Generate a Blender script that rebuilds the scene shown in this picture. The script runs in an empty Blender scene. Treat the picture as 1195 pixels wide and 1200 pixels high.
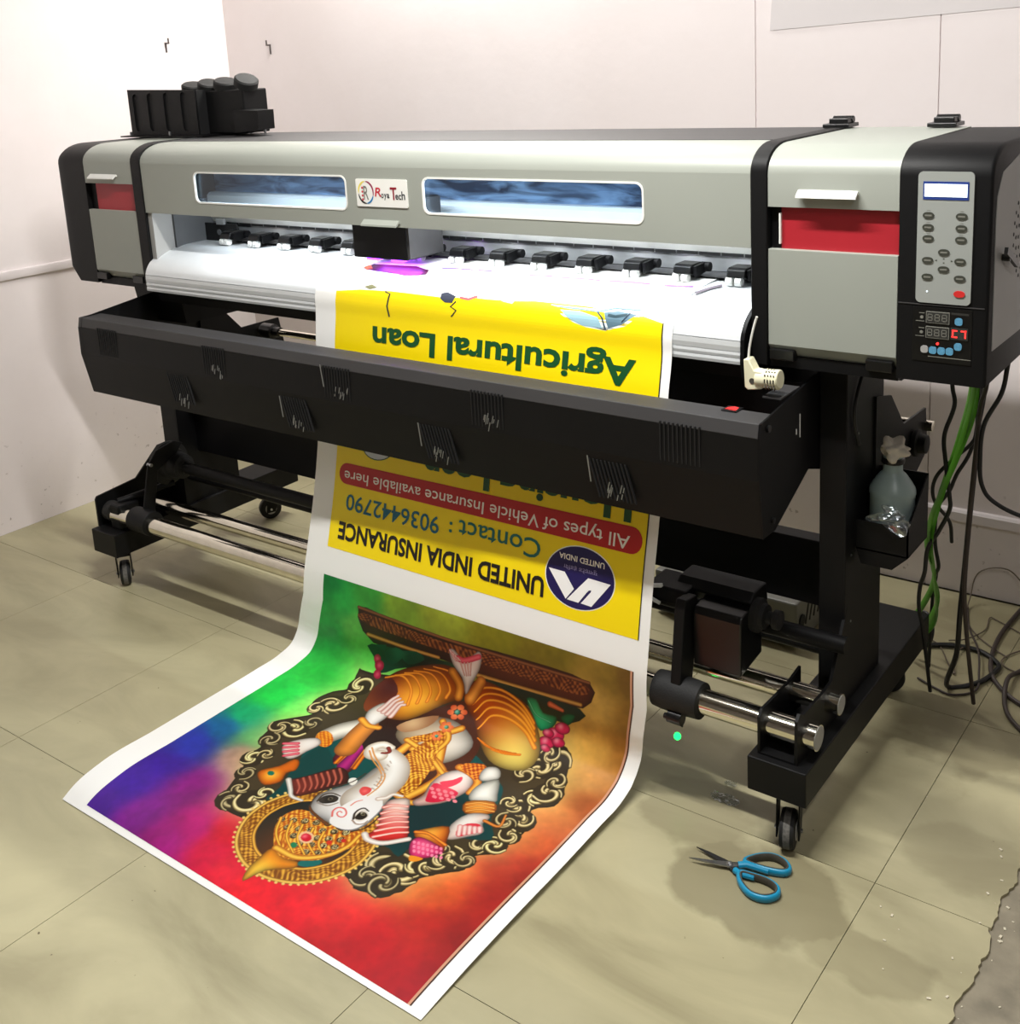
import bpy, bmesh, math, random
import numpy as np
from mathutils import Vector, Matrix

random.seed(7)
SC = bpy.context.scene
COL = SC.collection

# ---------------------------------------------------------------- camera
W_PX, H_PX = 1195.0, 1200.0
FOC, PCX, PCY = 1332.226, 597.127, 372.653
yaw, pit, rol = 0.65528, -0.22328, -0.05551
CAM = Vector((2.93731, -1.87994, 1.47408))
F = Vector((-math.sin(yaw)*math.cos(pit), math.cos(yaw)*math.cos(pit), math.sin(pit)))
R = Vector((math.cos(yaw), math.sin(yaw), 0)); U = R.cross(F)
R2 = R*math.cos(rol) + U*math.sin(rol); U2 = -R*math.sin(rol) + U*math.cos(rol)
cd = bpy.data.cameras.new('camera'); cam = bpy.data.objects.new('camera', cd); COL.objects.link(cam)
cam.matrix_world = Matrix(((R2.x, U2.x, -F.x, CAM.x), (R2.y, U2.y, -F.y, CAM.y), (R2.z, U2.z, -F.z, CAM.z), (0, 0, 0, 1)))
cd.sensor_fit = 'HORIZONTAL'; cd.sensor_width = 36; cd.lens = FOC*36/W_PX
cd.shift_x = (W_PX/2-PCX)/W_PX; cd.shift_y = (PCY-H_PX/2)/W_PX
cd.clip_start = 0.05
SC.camera = cam

# ---------------------------------------------------------------- world, lamps, exposure
wd = bpy.data.worlds.new('world'); SC.world = wd; wd.use_nodes = True
wd.node_tree.nodes['Background'].inputs[0].default_value = (0.9, 0.93, 1.0, 1)
wd.node_tree.nodes['Background'].inputs[1].default_value = 0.25
SC.view_settings.view_transform = 'Standard'; SC.view_settings.look = 'None'
SC.view_settings.exposure = 0.13; SC.view_settings.gamma = 1.0
try: SC.view_settings.use_curve_mapping = False
except Exception: pass

def area(name, loc, rot, sx, sy, watts, col=(1, 1, 1), spread=math.pi):
    l = bpy.data.lights.new(name, 'AREA'); l.shape = 'RECTANGLE'; l.size = sx; l.size_y = sy
    l.energy = watts; l.color = col; l.spread = spread
    o = bpy.data.objects.new(name, l); COL.objects.link(o); o.location = loc; o.rotation_euler = rot
    return o
# tube on the back wall, ceiling tubes in the room
area('tube_light_back', (0.5, 0.95, 2.45), (math.radians(-8), 0, 0), 1.2, 0.05, 33, (1.0, 0.985, 0.93))
area('tube_light_main', (1.8, -0.6, 2.5), (math.radians(8), 0, 0), 1.2, 0.06, 58, (1.0, 0.985, 0.95))
area('tube_light_front', (3.4, -1.5, 2.5), (0, math.radians(15), 0), 0.06, 1.2, 13, (1.0, 0.98, 0.95))
# the lamp strip inside the printer above the platen
area('platen_lamp', (1.24, 0.085, 1.235), (math.radians(-12), 0, 0), 1.5, 0.03, 7, (0.93, 0.97, 1.0))

# ---------------------------------------------------------------- materials
def lin(c): return tuple(((v/255)/12.92 if v/255 <= .04045 else (((v/255)+.055)/1.055)**2.4) for v in c)
def mat(name, rgb, rough=.5, metal=0., noise=0., nscale=30., bump=0., bscale=200., spec=.5, emis=None, estr=0., alpha=None, coat=0.):
    m = bpy.data.materials.new(name); m.use_nodes = True; nt = m.node_tree; b = nt.nodes['Principled BSDF']
    c = (*lin(rgb), 1)
    b.inputs['Base Color'].default_value = c; b.inputs['Roughness'].default_value = rough
    b.inputs['Metallic'].default_value = metal; b.inputs['Specular IOR Level'].default_value = spec
    b.inputs['Coat Weight'].default_value = coat
    tc = nt.nodes.new('ShaderNodeTexCoord')
    if noise > 0:
        n = nt.nodes.new('ShaderNodeTexNoise'); n.inputs['Scale'].default_value = nscale; n.inputs['Detail'].default_value = 5
        nt.links.new(tc.outputs['Object'], n.inputs['Vector'])
        r = nt.nodes.new('ShaderNodeValToRGB')
        r.color_ramp.elements[0].position = .3; r.color_ramp.elements[1].position = .7
        r.color_ramp.elements[0].color = tuple(v*(1-noise) for v in c[:3])+(1,)
        r.color_ramp.elements[1].color = tuple(min(1, v*(1+noise)) for v in c[:3])+(1,)
        nt.links.new(n.outputs['Fac'], r.inputs[0]); nt.links.new(r.outputs[0], b.inputs['Base Color'])
    if bump > 0:
        n2 = nt.nodes.new('ShaderNodeTexNoise'); n2.inputs['Scale'].default_value = bscale; n2.inputs['Detail'].default_value = 3
        nt.links.new(tc.outputs['Object'], n2.inputs['Vector'])
        bp = nt.nodes.new('ShaderNodeBump'); bp.inputs['Strength'].default_value = bump; bp.inputs['Distance'].default_value = .002
        nt.links.new(n2.outputs['Fac'], bp.inputs['Height']); nt.links.new(bp.outputs[0], b.inputs['Normal'])
    if emis:
        b.inputs['Emission Color'].default_value = (*lin(emis), 1); b.inputs['Emission Strength'].default_value = estr
    return m

M = {}
M['cheek'] = mat('grey_inner_cheek', (92, 94, 96), .5)
M['black'] = mat('black_powder_coat', (14, 14, 15), .5, noise=.1, nscale=8, bump=.2, bscale=900, spec=.22)
M['black2'] = mat('black_sheet_metal', (9, 9, 11), .5, noise=.15, nscale=5, bump=.2, bscale=700, spec=.2)
M['dark'] = mat('dark_interior', (10, 10, 12), .7)
M['blackplastic'] = mat('black_plastic', (13, 13, 14), .3, noise=.1, nscale=20)
M['darkgrey'] = mat('dark_grey_paint', (58, 57, 58), .55, noise=.06, nscale=6)
M['grey'] = mat('light_grey_panel', (152, 156, 148), .42, noise=.03, nscale=3, bump=.05, bscale=500)
M['greyside'] = mat('grey_side_panel', (160, 160, 158), .5, noise=.05, nscale=5)
M['red'] = mat('red_panel', (168, 32, 44), .45, noise=.04, nscale=6)
M['white'] = mat('white_plastic', (235, 235, 230), .4)
M['alu'] = mat('aluminium', (205, 208, 210), .32, metal=.75, noise=.05, nscale=40)
M['platen'] = mat('anodised_platen', (222, 226, 228), .42, metal=.25, noise=.03, nscale=12)
M['chrome'] = mat('polished_steel_tube', (225, 220, 205), .12, metal=1., noise=.08, nscale=25)
M['steel'] = mat('brushed_steel', (170, 172, 176), .3, metal=1., noise=.2, nscale=60)
M['rubber'] = mat('black_rubber', (15, 15, 15), .7, noise=.2, nscale=60, bump=.3, bscale=300)
M['tread'] = mat('worn_wheel_tread', (98, 96, 92), .8, noise=.35, nscale=150)
M['hub'] = mat('grey_wheel_hub', (190, 188, 182), .5)
M['cream'] = mat('cream_plastic', (232, 228, 196), .4, noise=.03, nscale=40)
M['cable'] = mat('black_cable_sheath', (18, 18, 19), .5)
M['cable2'] = mat('brown_grey_cable_sheath', (58, 48, 44), .55)
M['cable3'] = mat('thin_grey_wire', (96, 84, 70), .6)
M['green'] = mat('green_plastic_strip', (96, 168, 46), .45, noise=.15, nscale=20)
M['blue'] = mat('blue_scissor_grip', (22, 138, 178), .35)
M['gripgrey'] = mat('dark_grey_grip_lining', (70, 66, 58), .6, noise=.15, nscale=90)
M['bluebtn'] = mat('pale_blue_button', (88, 150, 185), .4, noise=.15, nscale=400)
M['btn'] = mat('dark_membrane_button', (58, 60, 52), .5)
M['btnred'] = mat('red_membrane_button', (205, 42, 42), .45)
M['panelgrey'] = mat('control_panel_grey', (150, 154, 150), .45)
M['digitoff'] = mat('unlit_digit_display', (52, 52, 50), .3)
M['seg'] = mat('unlit_digit_segments', (120, 120, 112), .5)
M['whiteprint'] = mat('white_print', (210, 210, 208), .5)
M['darkprint'] = mat('dark_print', (36, 36, 40), .5)
M['lcd'] = mat('lit_lcd', (235, 245, 255), .4, emis=(225, 240, 255), estr=1.2)
M['lcdrim'] = mat('blue_lcd_rim', (38, 60, 130), .4)
M['ledred'] = mat('lit_red_segments', (255, 60, 50), .4, emis=(255, 40, 40), estr=2.2)
M['ledgreen'] = mat('green_indicator_lamp', (40, 255, 110), .4, emis=(20, 255, 90), estr=4.0)
M['uv'] = mat('violet_lamp', (150, 60, 255), .4, emis=(130, 40, 255), estr=12.0)
M['paper'] = mat('white_vinyl_sheet', (248, 248, 245), .5)
M['yellow'] = mat('yellow_print', (255, 226, 0), .42)
M['pillred'] = mat('red_print', (190, 28, 30), .45)
M['txtgreen'] = mat('dark_green_print', (14, 78, 36), .45)
M['txtteal'] = mat('teal_print', (20, 112, 106), .45)
M['txtblue'] = mat('blue_green_print', (12, 104, 128), .45)
M['txtblack'] = mat('black_print', (22, 16, 16), .45)
M['txtwhite'] = mat('white_lettering_print', (250, 246, 236), .45)
M['txtlilac'] = mat('pale_lilac_print', (160, 150, 200), .45)
M['foil'] = mat('crumpled_white_plastic', (214, 216, 214), .25, noise=.12, nscale=60)
M['tissue'] = mat('crumpled_white_tissue', (222, 214, 198), .8, noise=.08, nscale=60)
M['box'] = mat('grey_enamel_box', (112, 112, 106), .5, noise=.06, nscale=12)
M['pipe'] = mat('white_wall_trim', (222, 214, 214), .5)
M['nail'] = mat('rusty_nail', (84, 76, 74), .5, metal=.4)

def wallmat(name, rgb, low):
    m = mat(name, rgb, .75, bump=.25, bscale=35); nt = m.node_tree; b = nt.nodes['Principled BSDF']
    tc = nt.nodes.new('ShaderNodeTexCoord')
    n = nt.nodes.new('ShaderNodeTexNoise'); n.inputs['Scale'].default_value = 1.3; n.inputs['Detail'].default_value = 8; n.inputs['Roughness'].default_value = .62
    nt.links.new(tc.outputs['Object'], n.inputs['Vector'])
    r = nt.nodes.new('ShaderNodeValToRGB'); r.color_ramp.elements[0].position = .35; r.color_ramp.elements[1].position = .62
    r.color_ramp.elements[0].color = (*lin(low), 1); r.color_ramp.elements[1].color = (*lin(rgb), 1)
    nt.links.new(n.outputs['Fac'], r.inputs[0])
    n2 = nt.nodes.new('ShaderNodeTexNoise'); n2.inputs['Scale'].default_value = 42; n2.inputs['Detail'].default_value = 4
    nt.links.new(tc.outputs['Object'], n2.inputs['Vector'])
    r2 = nt.nodes.new('ShaderNodeValToRGB'); r2.color_ramp.elements[0].position = .27; r2.color_ramp.elements[1].position = .33
    r2.color_ramp.elements[0].color = (.35, .3, .27, 1); r2.color_ramp.elements[1].color = (1, 1, 1, 1)
    nt.links.new(n2.outputs['Fac'], r2.inputs[0])
    # specks only low on the wall (real scuffs near the floor)
    sp = nt.nodes.new('ShaderNodeSeparateXYZ'); nt.links.new(tc.outputs['Object'], sp.inputs[0])
    mr = nt.nodes.new('ShaderNodeMapRange'); mr.inputs['From Min'].default_value = .05; mr.inputs['From Max'].default_value = .4
    mr.inputs['To Min'].default_value = .8; mr.inputs['To Max'].default_value = 0
    nt.links.new(sp.outputs['Z'], mr.inputs['Value'])
    mx = nt.nodes.new('ShaderNodeMix'); mx.data_type = 'RGBA'; mx.blend_type = 'MULTIPLY'
    nt.links.new(mr.outputs[0], mx.inputs[0]); nt.links.new(r.outputs[0], mx.inputs[6]); nt.links.new(r2.outputs[0], mx.inputs[7])
    nt.links.new(mx.outputs[2], b.inputs['Base Color'])
    return m
M['wall'] = wallmat('painted_wall', (236, 228, 228), (230, 221, 220))
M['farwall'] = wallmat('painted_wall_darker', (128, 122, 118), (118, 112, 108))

def tilemat():
    m = mat('beige_marble_tile', (174, 167, 134), .28, bump=.03, bscale=60); nt = m.node_tree; b = nt.nodes['Principled BSDF']
    g = nt.nodes.new('ShaderNodeNewGeometry')
    mp = nt.nodes.new('ShaderNodeMapping'); mp.inputs['Rotation'].default_value = (0, 0, .5); mp.inputs['Scale'].default_value = (1, 2.6, 1)
    nt.links.new(g.outputs['Position'], mp.inputs['Vector'])
    n = nt.nodes.new('ShaderNodeTexNoise'); n.inputs['Scale'].default_value = 1.9; n.inputs['Detail'].default_value = 9; n.inputs['Distortion'].default_value = .9; n.inputs['Roughness'].default_value = .55
    nt.links.new(mp.outputs[0], n.inputs['Vector'])
    r = nt.nodes.new('ShaderNodeValToRGB'); e = r.color_ramp.elements
    e[0].position = .33; e[0].color = (*lin((156, 149, 118)), 1); e[1].position = .66; e[1].color = (*lin((184, 177, 142)), 1)
    q = e.new(.5); q.color = (*lin((172, 165, 132)), 1)
    nt.links.new(n.outputs['Fac'], r.inputs[0])
    # printer shadow painted into the tile colour as ragged dark patches
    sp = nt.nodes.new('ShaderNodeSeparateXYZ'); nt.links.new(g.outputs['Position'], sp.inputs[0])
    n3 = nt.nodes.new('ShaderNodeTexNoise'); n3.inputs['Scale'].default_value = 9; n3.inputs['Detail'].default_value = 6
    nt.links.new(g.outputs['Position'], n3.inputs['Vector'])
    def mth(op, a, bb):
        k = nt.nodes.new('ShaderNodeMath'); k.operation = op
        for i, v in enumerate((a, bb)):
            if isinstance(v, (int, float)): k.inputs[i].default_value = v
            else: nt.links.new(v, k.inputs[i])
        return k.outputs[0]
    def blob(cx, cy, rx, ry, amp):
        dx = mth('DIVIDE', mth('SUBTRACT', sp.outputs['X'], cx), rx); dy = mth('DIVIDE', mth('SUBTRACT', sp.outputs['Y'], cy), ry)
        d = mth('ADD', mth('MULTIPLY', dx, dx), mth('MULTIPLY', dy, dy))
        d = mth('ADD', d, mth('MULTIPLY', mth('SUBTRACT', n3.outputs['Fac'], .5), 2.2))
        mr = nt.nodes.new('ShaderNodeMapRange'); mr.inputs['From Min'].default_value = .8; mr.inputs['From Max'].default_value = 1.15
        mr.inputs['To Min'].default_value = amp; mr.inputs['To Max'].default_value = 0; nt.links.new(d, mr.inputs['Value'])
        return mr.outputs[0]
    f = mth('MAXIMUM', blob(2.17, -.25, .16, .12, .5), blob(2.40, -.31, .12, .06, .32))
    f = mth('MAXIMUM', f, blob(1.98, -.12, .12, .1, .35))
    f = mth('MAXIMUM', f, blob(2.46, .02, .12, .10, .2)); f = mth('MAXIMUM', f, blob(2.40, .75, .35, .45, .38))  # last blob: shade behind the right post, painted as darker tile
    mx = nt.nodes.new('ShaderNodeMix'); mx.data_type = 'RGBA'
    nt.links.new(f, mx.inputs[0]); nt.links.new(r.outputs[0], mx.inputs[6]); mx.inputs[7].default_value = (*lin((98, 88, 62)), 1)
    # dirt specks
    n4 = nt.nodes.new('ShaderNodeTexNoise'); n4.inputs['Scale'].default_value = 55; n4.inputs['Detail'].default_value = 2
    nt.links.new(g.outputs['Position'], n4.inputs['Vector'])
    r4 = nt.nodes.new('ShaderNodeValToRGB'); r4.color_ramp.elements[0].position = .21; r4.color_ramp.elements[1].position = .24
    r4.color_ramp.elements[0].color = (.25, .22, .18, 1); r4.color_ramp.elements[1].color = (1, 1, 1, 1)
    nt.links.new(n4.outputs['Fac'], r4.inputs[0])
    m2 = nt.nodes.new('ShaderNodeMix'); m2.data_type = 'RGBA'; m2.blend_type = 'MULTIPLY'; m2.inputs[0].default_value = 1
    nt.links.new(mx.outputs[2], m2.inputs[6]); nt.links.new(r4.outputs[0], m2.inputs[7])
    nt.links.new(m2.outputs[2], b.inputs['Base Color'])
    n5 = nt.nodes.new('ShaderNodeTexNoise'); n5.inputs['Scale'].default_value = 4; nt.links.new(g.outputs['Position'], n5.inputs['Vector'])
    mr = nt.nodes.new('ShaderNodeMapRange'); mr.inputs['To Min'].default_value = .22; mr.inputs['To Max'].default_value = .5
    nt.links.new(n5.outputs['Fac'], mr.inputs['Value']); nt.links.new(mr.outputs[0], b.inputs['Roughness'])
    return m
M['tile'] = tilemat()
M['grout'] = mat('tile_grout', (136, 128, 98), .8, noise=.2, nscale=30)
M['concrete'] = mat('rough_grey_cement', (138, 130, 112), .8, noise=.25, nscale=18, bump=.8, bscale=60)
M['crumbs'] = mat('white_paint_crumbs', (214, 206, 184), .7)

def beamat():
    m = mat('mottled_steel_shroud', (86, 100, 124), .3, metal=.35, bump=.5, bscale=9); nt = m.node_tree; b = nt.nodes['Principled BSDF']
    tc = nt.nodes.new('ShaderNodeTexCoord'); mp = nt.nodes.new('ShaderNodeMapping'); mp.inputs['Scale'].default_value = (3, 1, 16)
    nt.links.new(tc.outputs['Object'], mp.inputs['Vector'])
    n = nt.nodes.new('ShaderNodeTexNoise'); n.inputs['Scale'].default_value = 2.2; n.inputs['Detail'].default_value = 6; n.inputs['Distortion'].default_value = 1.2
    nt.links.new(mp.outputs[0], n.inputs['Vector'])
    r = nt.nodes.new('ShaderNodeValToRGB'); e = r.color_ramp.elements
    e[0].position = .35; e[0].color = (*lin((48, 58, 80)), 1); e[1].position = .68; e[1].color = (*lin((150, 180, 214)), 1)
    nt.links.new(n.outputs['Fac'], r.inputs[0]); nt.links.new(r.outputs[0], b.inputs['Base Color'])
    return m
M['shroud'] = beamat()

def glassmat(name, tint, gl=.12, rough=.04):
    m = bpy.data.materials.new(name); m.use_nodes = True; nt = m.node_tree; nt.nodes.clear()
    o = nt.nodes.new('ShaderNodeOutputMaterial'); t = nt.nodes.new('ShaderNodeBsdfTransparent'); t.inputs[0].default_value = (*tint, 1)
    g = nt.nodes.new('ShaderNodeBsdfGlossy'); g.inputs['Roughness'].default_value = rough; g.inputs[0].default_value = (.85, .92, 1, 1)
    lw = nt.nodes.new('ShaderNodeLayerWeight'); lw.inputs[0].default_value = .5
    fr = nt.nodes.new('ShaderNodeMath'); fr.operation = 'POWER'; fr.inputs[1].default_value = 3.5; nt.links.new(lw.outputs['Facing'], fr.inputs[0])
    ad = nt.nodes.new('ShaderNodeMath'); ad.operation = 'ADD'; ad.inputs[1].default_value = gl; nt.links.new(fr.outputs[0], ad.inputs[0])
    mx = nt.nodes.new('ShaderNodeMixShader'); nt.links.new(ad.outputs[0], mx.inputs[0]); nt.links.new(t.outputs[0], mx.inputs[1]); nt.links.new(g.outputs[0], mx.inputs[2])
    nt.links.new(mx.outputs[0], o.inputs[0]); return m
M['glass'] = glassmat('tinted_acrylic', (.72, .8, .88), .03)
def bottlemat():
    m = mat('cloudy_bottle_plastic', (178, 198, 196), .25); b = m.node_tree.nodes['Principled BSDF']
    b.inputs['Transmission Weight'].default_value = .35; b.inputs['Roughness'].default_value = .35; return m
M['bottle'] = bottlemat()
M['liquid'] = mat('dark_grey_green_liquid', (86, 112, 112), .2)
def wrapmat():
    m = glassmat('clear_plastic_film', (.93, .94, .93), .25, .12); return m
M['film'] = wrapmat()

# ---------------------------------------------------------------- mesh helpers
class MB:
    def __init__(s): s.v = []; s.f = []
    def add(s, vs, fs):
        o = len(s.v); s.v += [tuple(map(float, q)) for q in vs]; s.f += [tuple(i+o for i in f) for f in fs]; return s
    def box(s, x0, x1, y0, y1, z0, z1):
        vs = [(x, y, z) for z in (z0, z1) for y in (y0, y1) for x in (x0, x1)]
        return s.add(vs, [(0, 2, 3, 1), (4, 5, 7, 6), (0, 1, 5, 4), (2, 6, 7, 3), (0, 4, 6, 2), (1, 3, 7, 5)])
    def obox(s, c, ax, ay, az, hx, hy, hz):
        c = Vector(c); ax, ay, az = Vector(ax), Vector(ay), Vector(az)
        vs = [c+ax*hx*i+ay*hy*j+az*hz*k for k in (-1, 1) for j in (-1, 1) for i in (-1, 1)]
        return s.add(vs, [(0, 2, 3, 1), (4, 5, 7, 6), (0, 1, 5, 4), (2, 6, 7, 3), (0, 4, 6, 2), (1, 3, 7, 5)])
    def prism(s, poly, a0, a1, axis='X'):
        """poly: list of 2-D points; axis X: (y,z), Y: (x,z), Z: (x,y)"""
        n = len(poly)
        def p(q, a): return (a, q[0], q[1]) if axis == 'X' else ((q[0], a, q[1]) if axis == 'Y' else (q[0], q[1], a))
        vs = [p(q, a0) for q in poly]+[p(q, a1) for q in poly]
        return s.add(vs, [tuple(range(n))[::-1], tuple(range(n, 2*n))]+[(i, (i+1) % n, (i+1) % n+n, i+n) for i in range(n)])
    def loft(s, rings, closed=True, caps=True):
        n = len(rings[0]); vs = [q for r in rings for q in r]; fs = []
        for k in range(len(rings)-1):
            for i in range(n if closed else n-1):
                j = (i+1) % n; fs.append((k*n+i, k*n+j, (k+1)*n+j, (k+1)*n+i))
        if caps: fs.append(tuple(range(n))[::-1]); fs.append(tuple((len(rings)-1)*n+i for i in range(n)))
        return s.add(vs, fs)
    def cyl(s, p0, p1, r0, r1=None, seg=24, caps=True):
        r1 = r0 if r1 is None else r1; p0, p1 = Vector(p0), Vector(p1); d = (p1-p0).normalized()
        a = d.orthogonal().normalized(); b = d.cross(a)
        rings = [[p+a*r*math.cos(2*math.pi*i/seg)+b*r*math.sin(2*math.pi*i/seg) for i in range(seg)] for p, r in ((p0, r0), (p1, r1))]
        return s.loft(rings, True, caps)
    def lathe(s, c, prof, seg=28, axis='Z'):
        """prof: list of (r, h) along the axis from point c"""
        c = Vector(c); ax = {'X': Vector((1, 0, 0)), 'Y': Vector((0, 1, 0)), 'Z': Vector((0, 0, 1))}[axis] if isinstance(axis, str) else Vector(axis).normalized()
        a = ax.orthogonal().normalized(); b = ax.cross(a)
        return s.loft([[c+ax*h+a*r*math.cos(2*math.pi*i/seg)+b*r*math.sin(2*math.pi*i/seg) for i in range(seg)] for r, h in prof])
    def tube(s, pts, r, seg=10, flat=None):
        P = [Vector(p) for p in pts]; rings = []; up = None
        for i, p in enumerate(P):
            t = (P[min(i+1, len(P)-1)]-P[max(i-1, 0)]).normalized()
            if up is None: up = t.orthogonal().normalized()
            up = (up-t*up.dot(t)).normalized(); w = t.cross(up)
            ra, rb = (r, r) if flat is None else flat
            rings.append([p+up*ra*math.cos(2*math.pi*k/seg)+w*rb*math.sin(2*math.pi*k/seg) for k in range(seg)])
        return s.loft(rings)
    def build(s, name, m, parent=None, smooth=False, bevel=0., seg=2, ang=35):
        me = bpy.data.meshes.new(name); me.from_pydata(s.v, [], s.f); me.validate()
        bm = bmesh.new(); bm.from_mesh(me); bmesh.ops.recalc_face_normals(bm, faces=bm.faces); bm.to_mesh(me); bm.free()
        if smooth:
            me.polygons.foreach_set('use_smooth', [True]*len(me.polygons)); me.set_sharp_from_angle(angle=math.radians(ang))
        me.materials.append(M[m] if isinstance(m, str) else m)
        o = bpy.data.objects.new(name, me); COL.objects.link(o)
        if bevel > 0:
            b = o.modifiers.new('bevel', 'BEVEL'); b.width = bevel; b.segments = seg; b.limit_method = 'ANGLE'; b.angle_limit = math.radians(40)
            if hasattr(b, 'harden_normals'): b.harden_normals = False
        if parent:
            o.parent = parent; o.matrix_parent_inverse = Matrix.Translation(-world_loc(parent))
        return o
def world_loc(o):
    return Vector(o.location) if o.type == 'EMPTY' else Vector((0, 0, 0))
def dup(o, off, parent=None):
    """copy a part (and its sub-parts), moved by off"""
    c = o.copy(); COL.objects.link(c); c.location = Vector(o.location)+Vector(off)
    if parent is not None: c.parent = parent
    for ch in [q for q in bpy.data.objects if q.parent == o]:
        g = ch.copy(); COL.objects.link(g); g.parent = c
    return c
def thing(name, label, cat, loc=(0, 0, 0), group=None):
    o = bpy.data.objects.new(name, None); COL.objects.link(o); o.location = loc; o.empty_display_size = .05
    o['label'] = label; o['category'] = cat
    if group: o['group'] = group
    return o
def tag(o, label, cat, group=None):
    o['label'] = label; o['category'] = cat
    if group: o['group'] = group
    return o
def crv(pts, n=8):
    """Catmull-Rom through 3-D points"""
    P = [Vector(p) for p in pts]; P = [P[0]*2-P[1]]+P+[P[-1]*2-P[-2]]; o = []
    for i in range(1, len(P)-2):
        for k in range(n):
            t = k/n; a, b, c, d = P[i-1], P[i], P[i+1], P[i+2]
            o.append(.5*((2*b)+(c-a)*t+(2*a-5*b+4*c-d)*t*t+(3*b-a-3*c+d)*t**3))
    o.append(P[-2]); return o
def rrect(x0, x1, z0, z1, r, n=5):
    o = []
    for cx, cz, a in ((x1-r, z1-r, 0), (x0+r, z1-r, 90), (x0+r, z0+r, 180), (x1-r, z0+r, 270)):
        for k in range(n+1):
            t = math.radians(a+90*k/n); o.append((cx+r*math.cos(t), cz+r*math.sin(t)))
    return o
def flat_fill(outlines):
    """triangulated 2-D fill (holes allowed) -> verts, faces in the plane"""
    c = bpy.data.curves.new('t', 'CURVE'); c.dimensions = '2D'; c.fill_mode = 'BOTH'
    for ol in outlines:
        sp = c.splines.new('POLY'); sp.points.add(len(ol)-1); sp.use_cyclic_u = True
        for i, q in enumerate(ol): sp.points[i].co = (q[0], q[1], 0, 1)
    ob = bpy.data.objects.new('t', c); me = ob.to_mesh()
    v = [tuple(q.co[:2]) for q in me.vertices]; f = [tuple(p.vertices) for p in me.polygons]
    ob.to_mesh_clear(); bpy.data.objects.remove(ob); bpy.data.curves.remove(c); return v, f
def plate_xz(mb, outlines, y0, y1):
    """solid plate between y0 and y1 with holes, outlines in (x, z)"""
    v, f = flat_fill(outlines)
    mb.add([(a, y0, b) for a, b in v], f); mb.add([(a, y1, b) for a, b in v], f)
    for ol in outlines:
        n = len(ol); mb.add([(a, y0, b) for a, b in ol]+[(a, y1, b) for a, b in ol], [(i, (i+1) % n, (i+1) % n+n, i+n) for i in range(n)])
    return mb
_tc = {}
def text_flat(s, bold=0., spacing=1.):
    """text as a flat fill, scaled to a unit box (0..1, 0..1) with its advance"""
    k = (s, bold, spacing)
    if k in _tc: return _tc[k]
    c = bpy.data.curves.new('t', 'FONT'); c.body = s; c.size = 1; c.offset = bold; c.space_character = spacing; c.resolution_u = 3
    ob = bpy.data.objects.new('t', c); me = ob.to_mesh()
    v = np.array([q.co[:2] for q in me.vertices]); f = [tuple(p.vertices) for p in me.polygons]
    ob.to_mesh_clear(); bpy.data.objects.remove(ob); bpy.data.curves.remove(c)
    _tc[k] = (v, f); return v, f
def text_xz(mb, s, x0, x1, z0, z1, y, bold=0.):
    v, f = text_flat(s, bold); lo = v.min(0); hi = v.max(0)
    w = (v-lo)/(hi-lo); mb.add([(x0+(x1-x0)*a, y, z0+(z1-z0)*b) for a, b in w], f); return mb

# ================================================================ the room
XL, YW, X1, Y1, ZC = -0.649, 1.087, 4.6, -3.6, 2.75
TX, TY, TS = 0.5407, -0.1227, 0.6
def struct(o): o['kind'] = 'structure'; return o
floor = struct(MB().box(XL-.1, X1+.1, Y1-.1, YW+.1, -.06, -.012).build('floor', 'grout'))
cem = MB().box(2.50, X1, Y1, YW, -.02, -.006).build('cement_screed', 'concrete', floor)
rnd = random.Random(3)
def tile_poly(x0, x1, y0, y1):
    g = .0007
    if x1 > 2.54:
        if x0 > 2.5: return None
        pts = [(x0+g, y0+g)]; n = 70; e = []
        for k in range(n+1):
            y = y0+g+(y1-y0-2*g)*k/n; e.append((2.542+.005*math.sin(y*23)+.003*math.sin(y*71+1)+rnd.uniform(-.003, .003), y))
        return pts+e+[(x0+g, y1-g)]
    return [(x0+g, y0+g), (x1-g, y0+g), (x1-g, y1-g), (x0+g, y1-g)]
for i in range(-2, 5):
    for j in range(-5, 3):
        x0, x1 = max(TX+TS*i, XL), TX+TS*(i+1); y0, y1 = max(TY+TS*j, Y1), min(TY+TS*(j+1), YW)
        if x1 <= XL+.02 or y1 <= y0+.01: continue
        p = tile_poly(x0, x1, y0, y1)
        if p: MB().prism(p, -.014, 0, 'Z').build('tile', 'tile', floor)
cr = MB()
for k in range(60):
    y = rnd.uniform(-.75, .2); x = 2.545+rnd.gauss(0, .02); r = rnd.uniform(.0008, .0034)
    if k % 3 == 0: x = rnd.uniform(2.3, 2.75)
    a = rnd.uniform(0, 3); z0 = 0 if x < 2.53 else -.006
    cr.obox((x, y, z0+r*.4), (math.cos(a), math.sin(a), 0), (-math.sin(a), math.cos(a), 0), (0, 0, 1), r, r*.6, r*.4)
o = cr.build('paint_crumb', 'crumbs', floor); o['kind'] = 'stuff'

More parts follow.
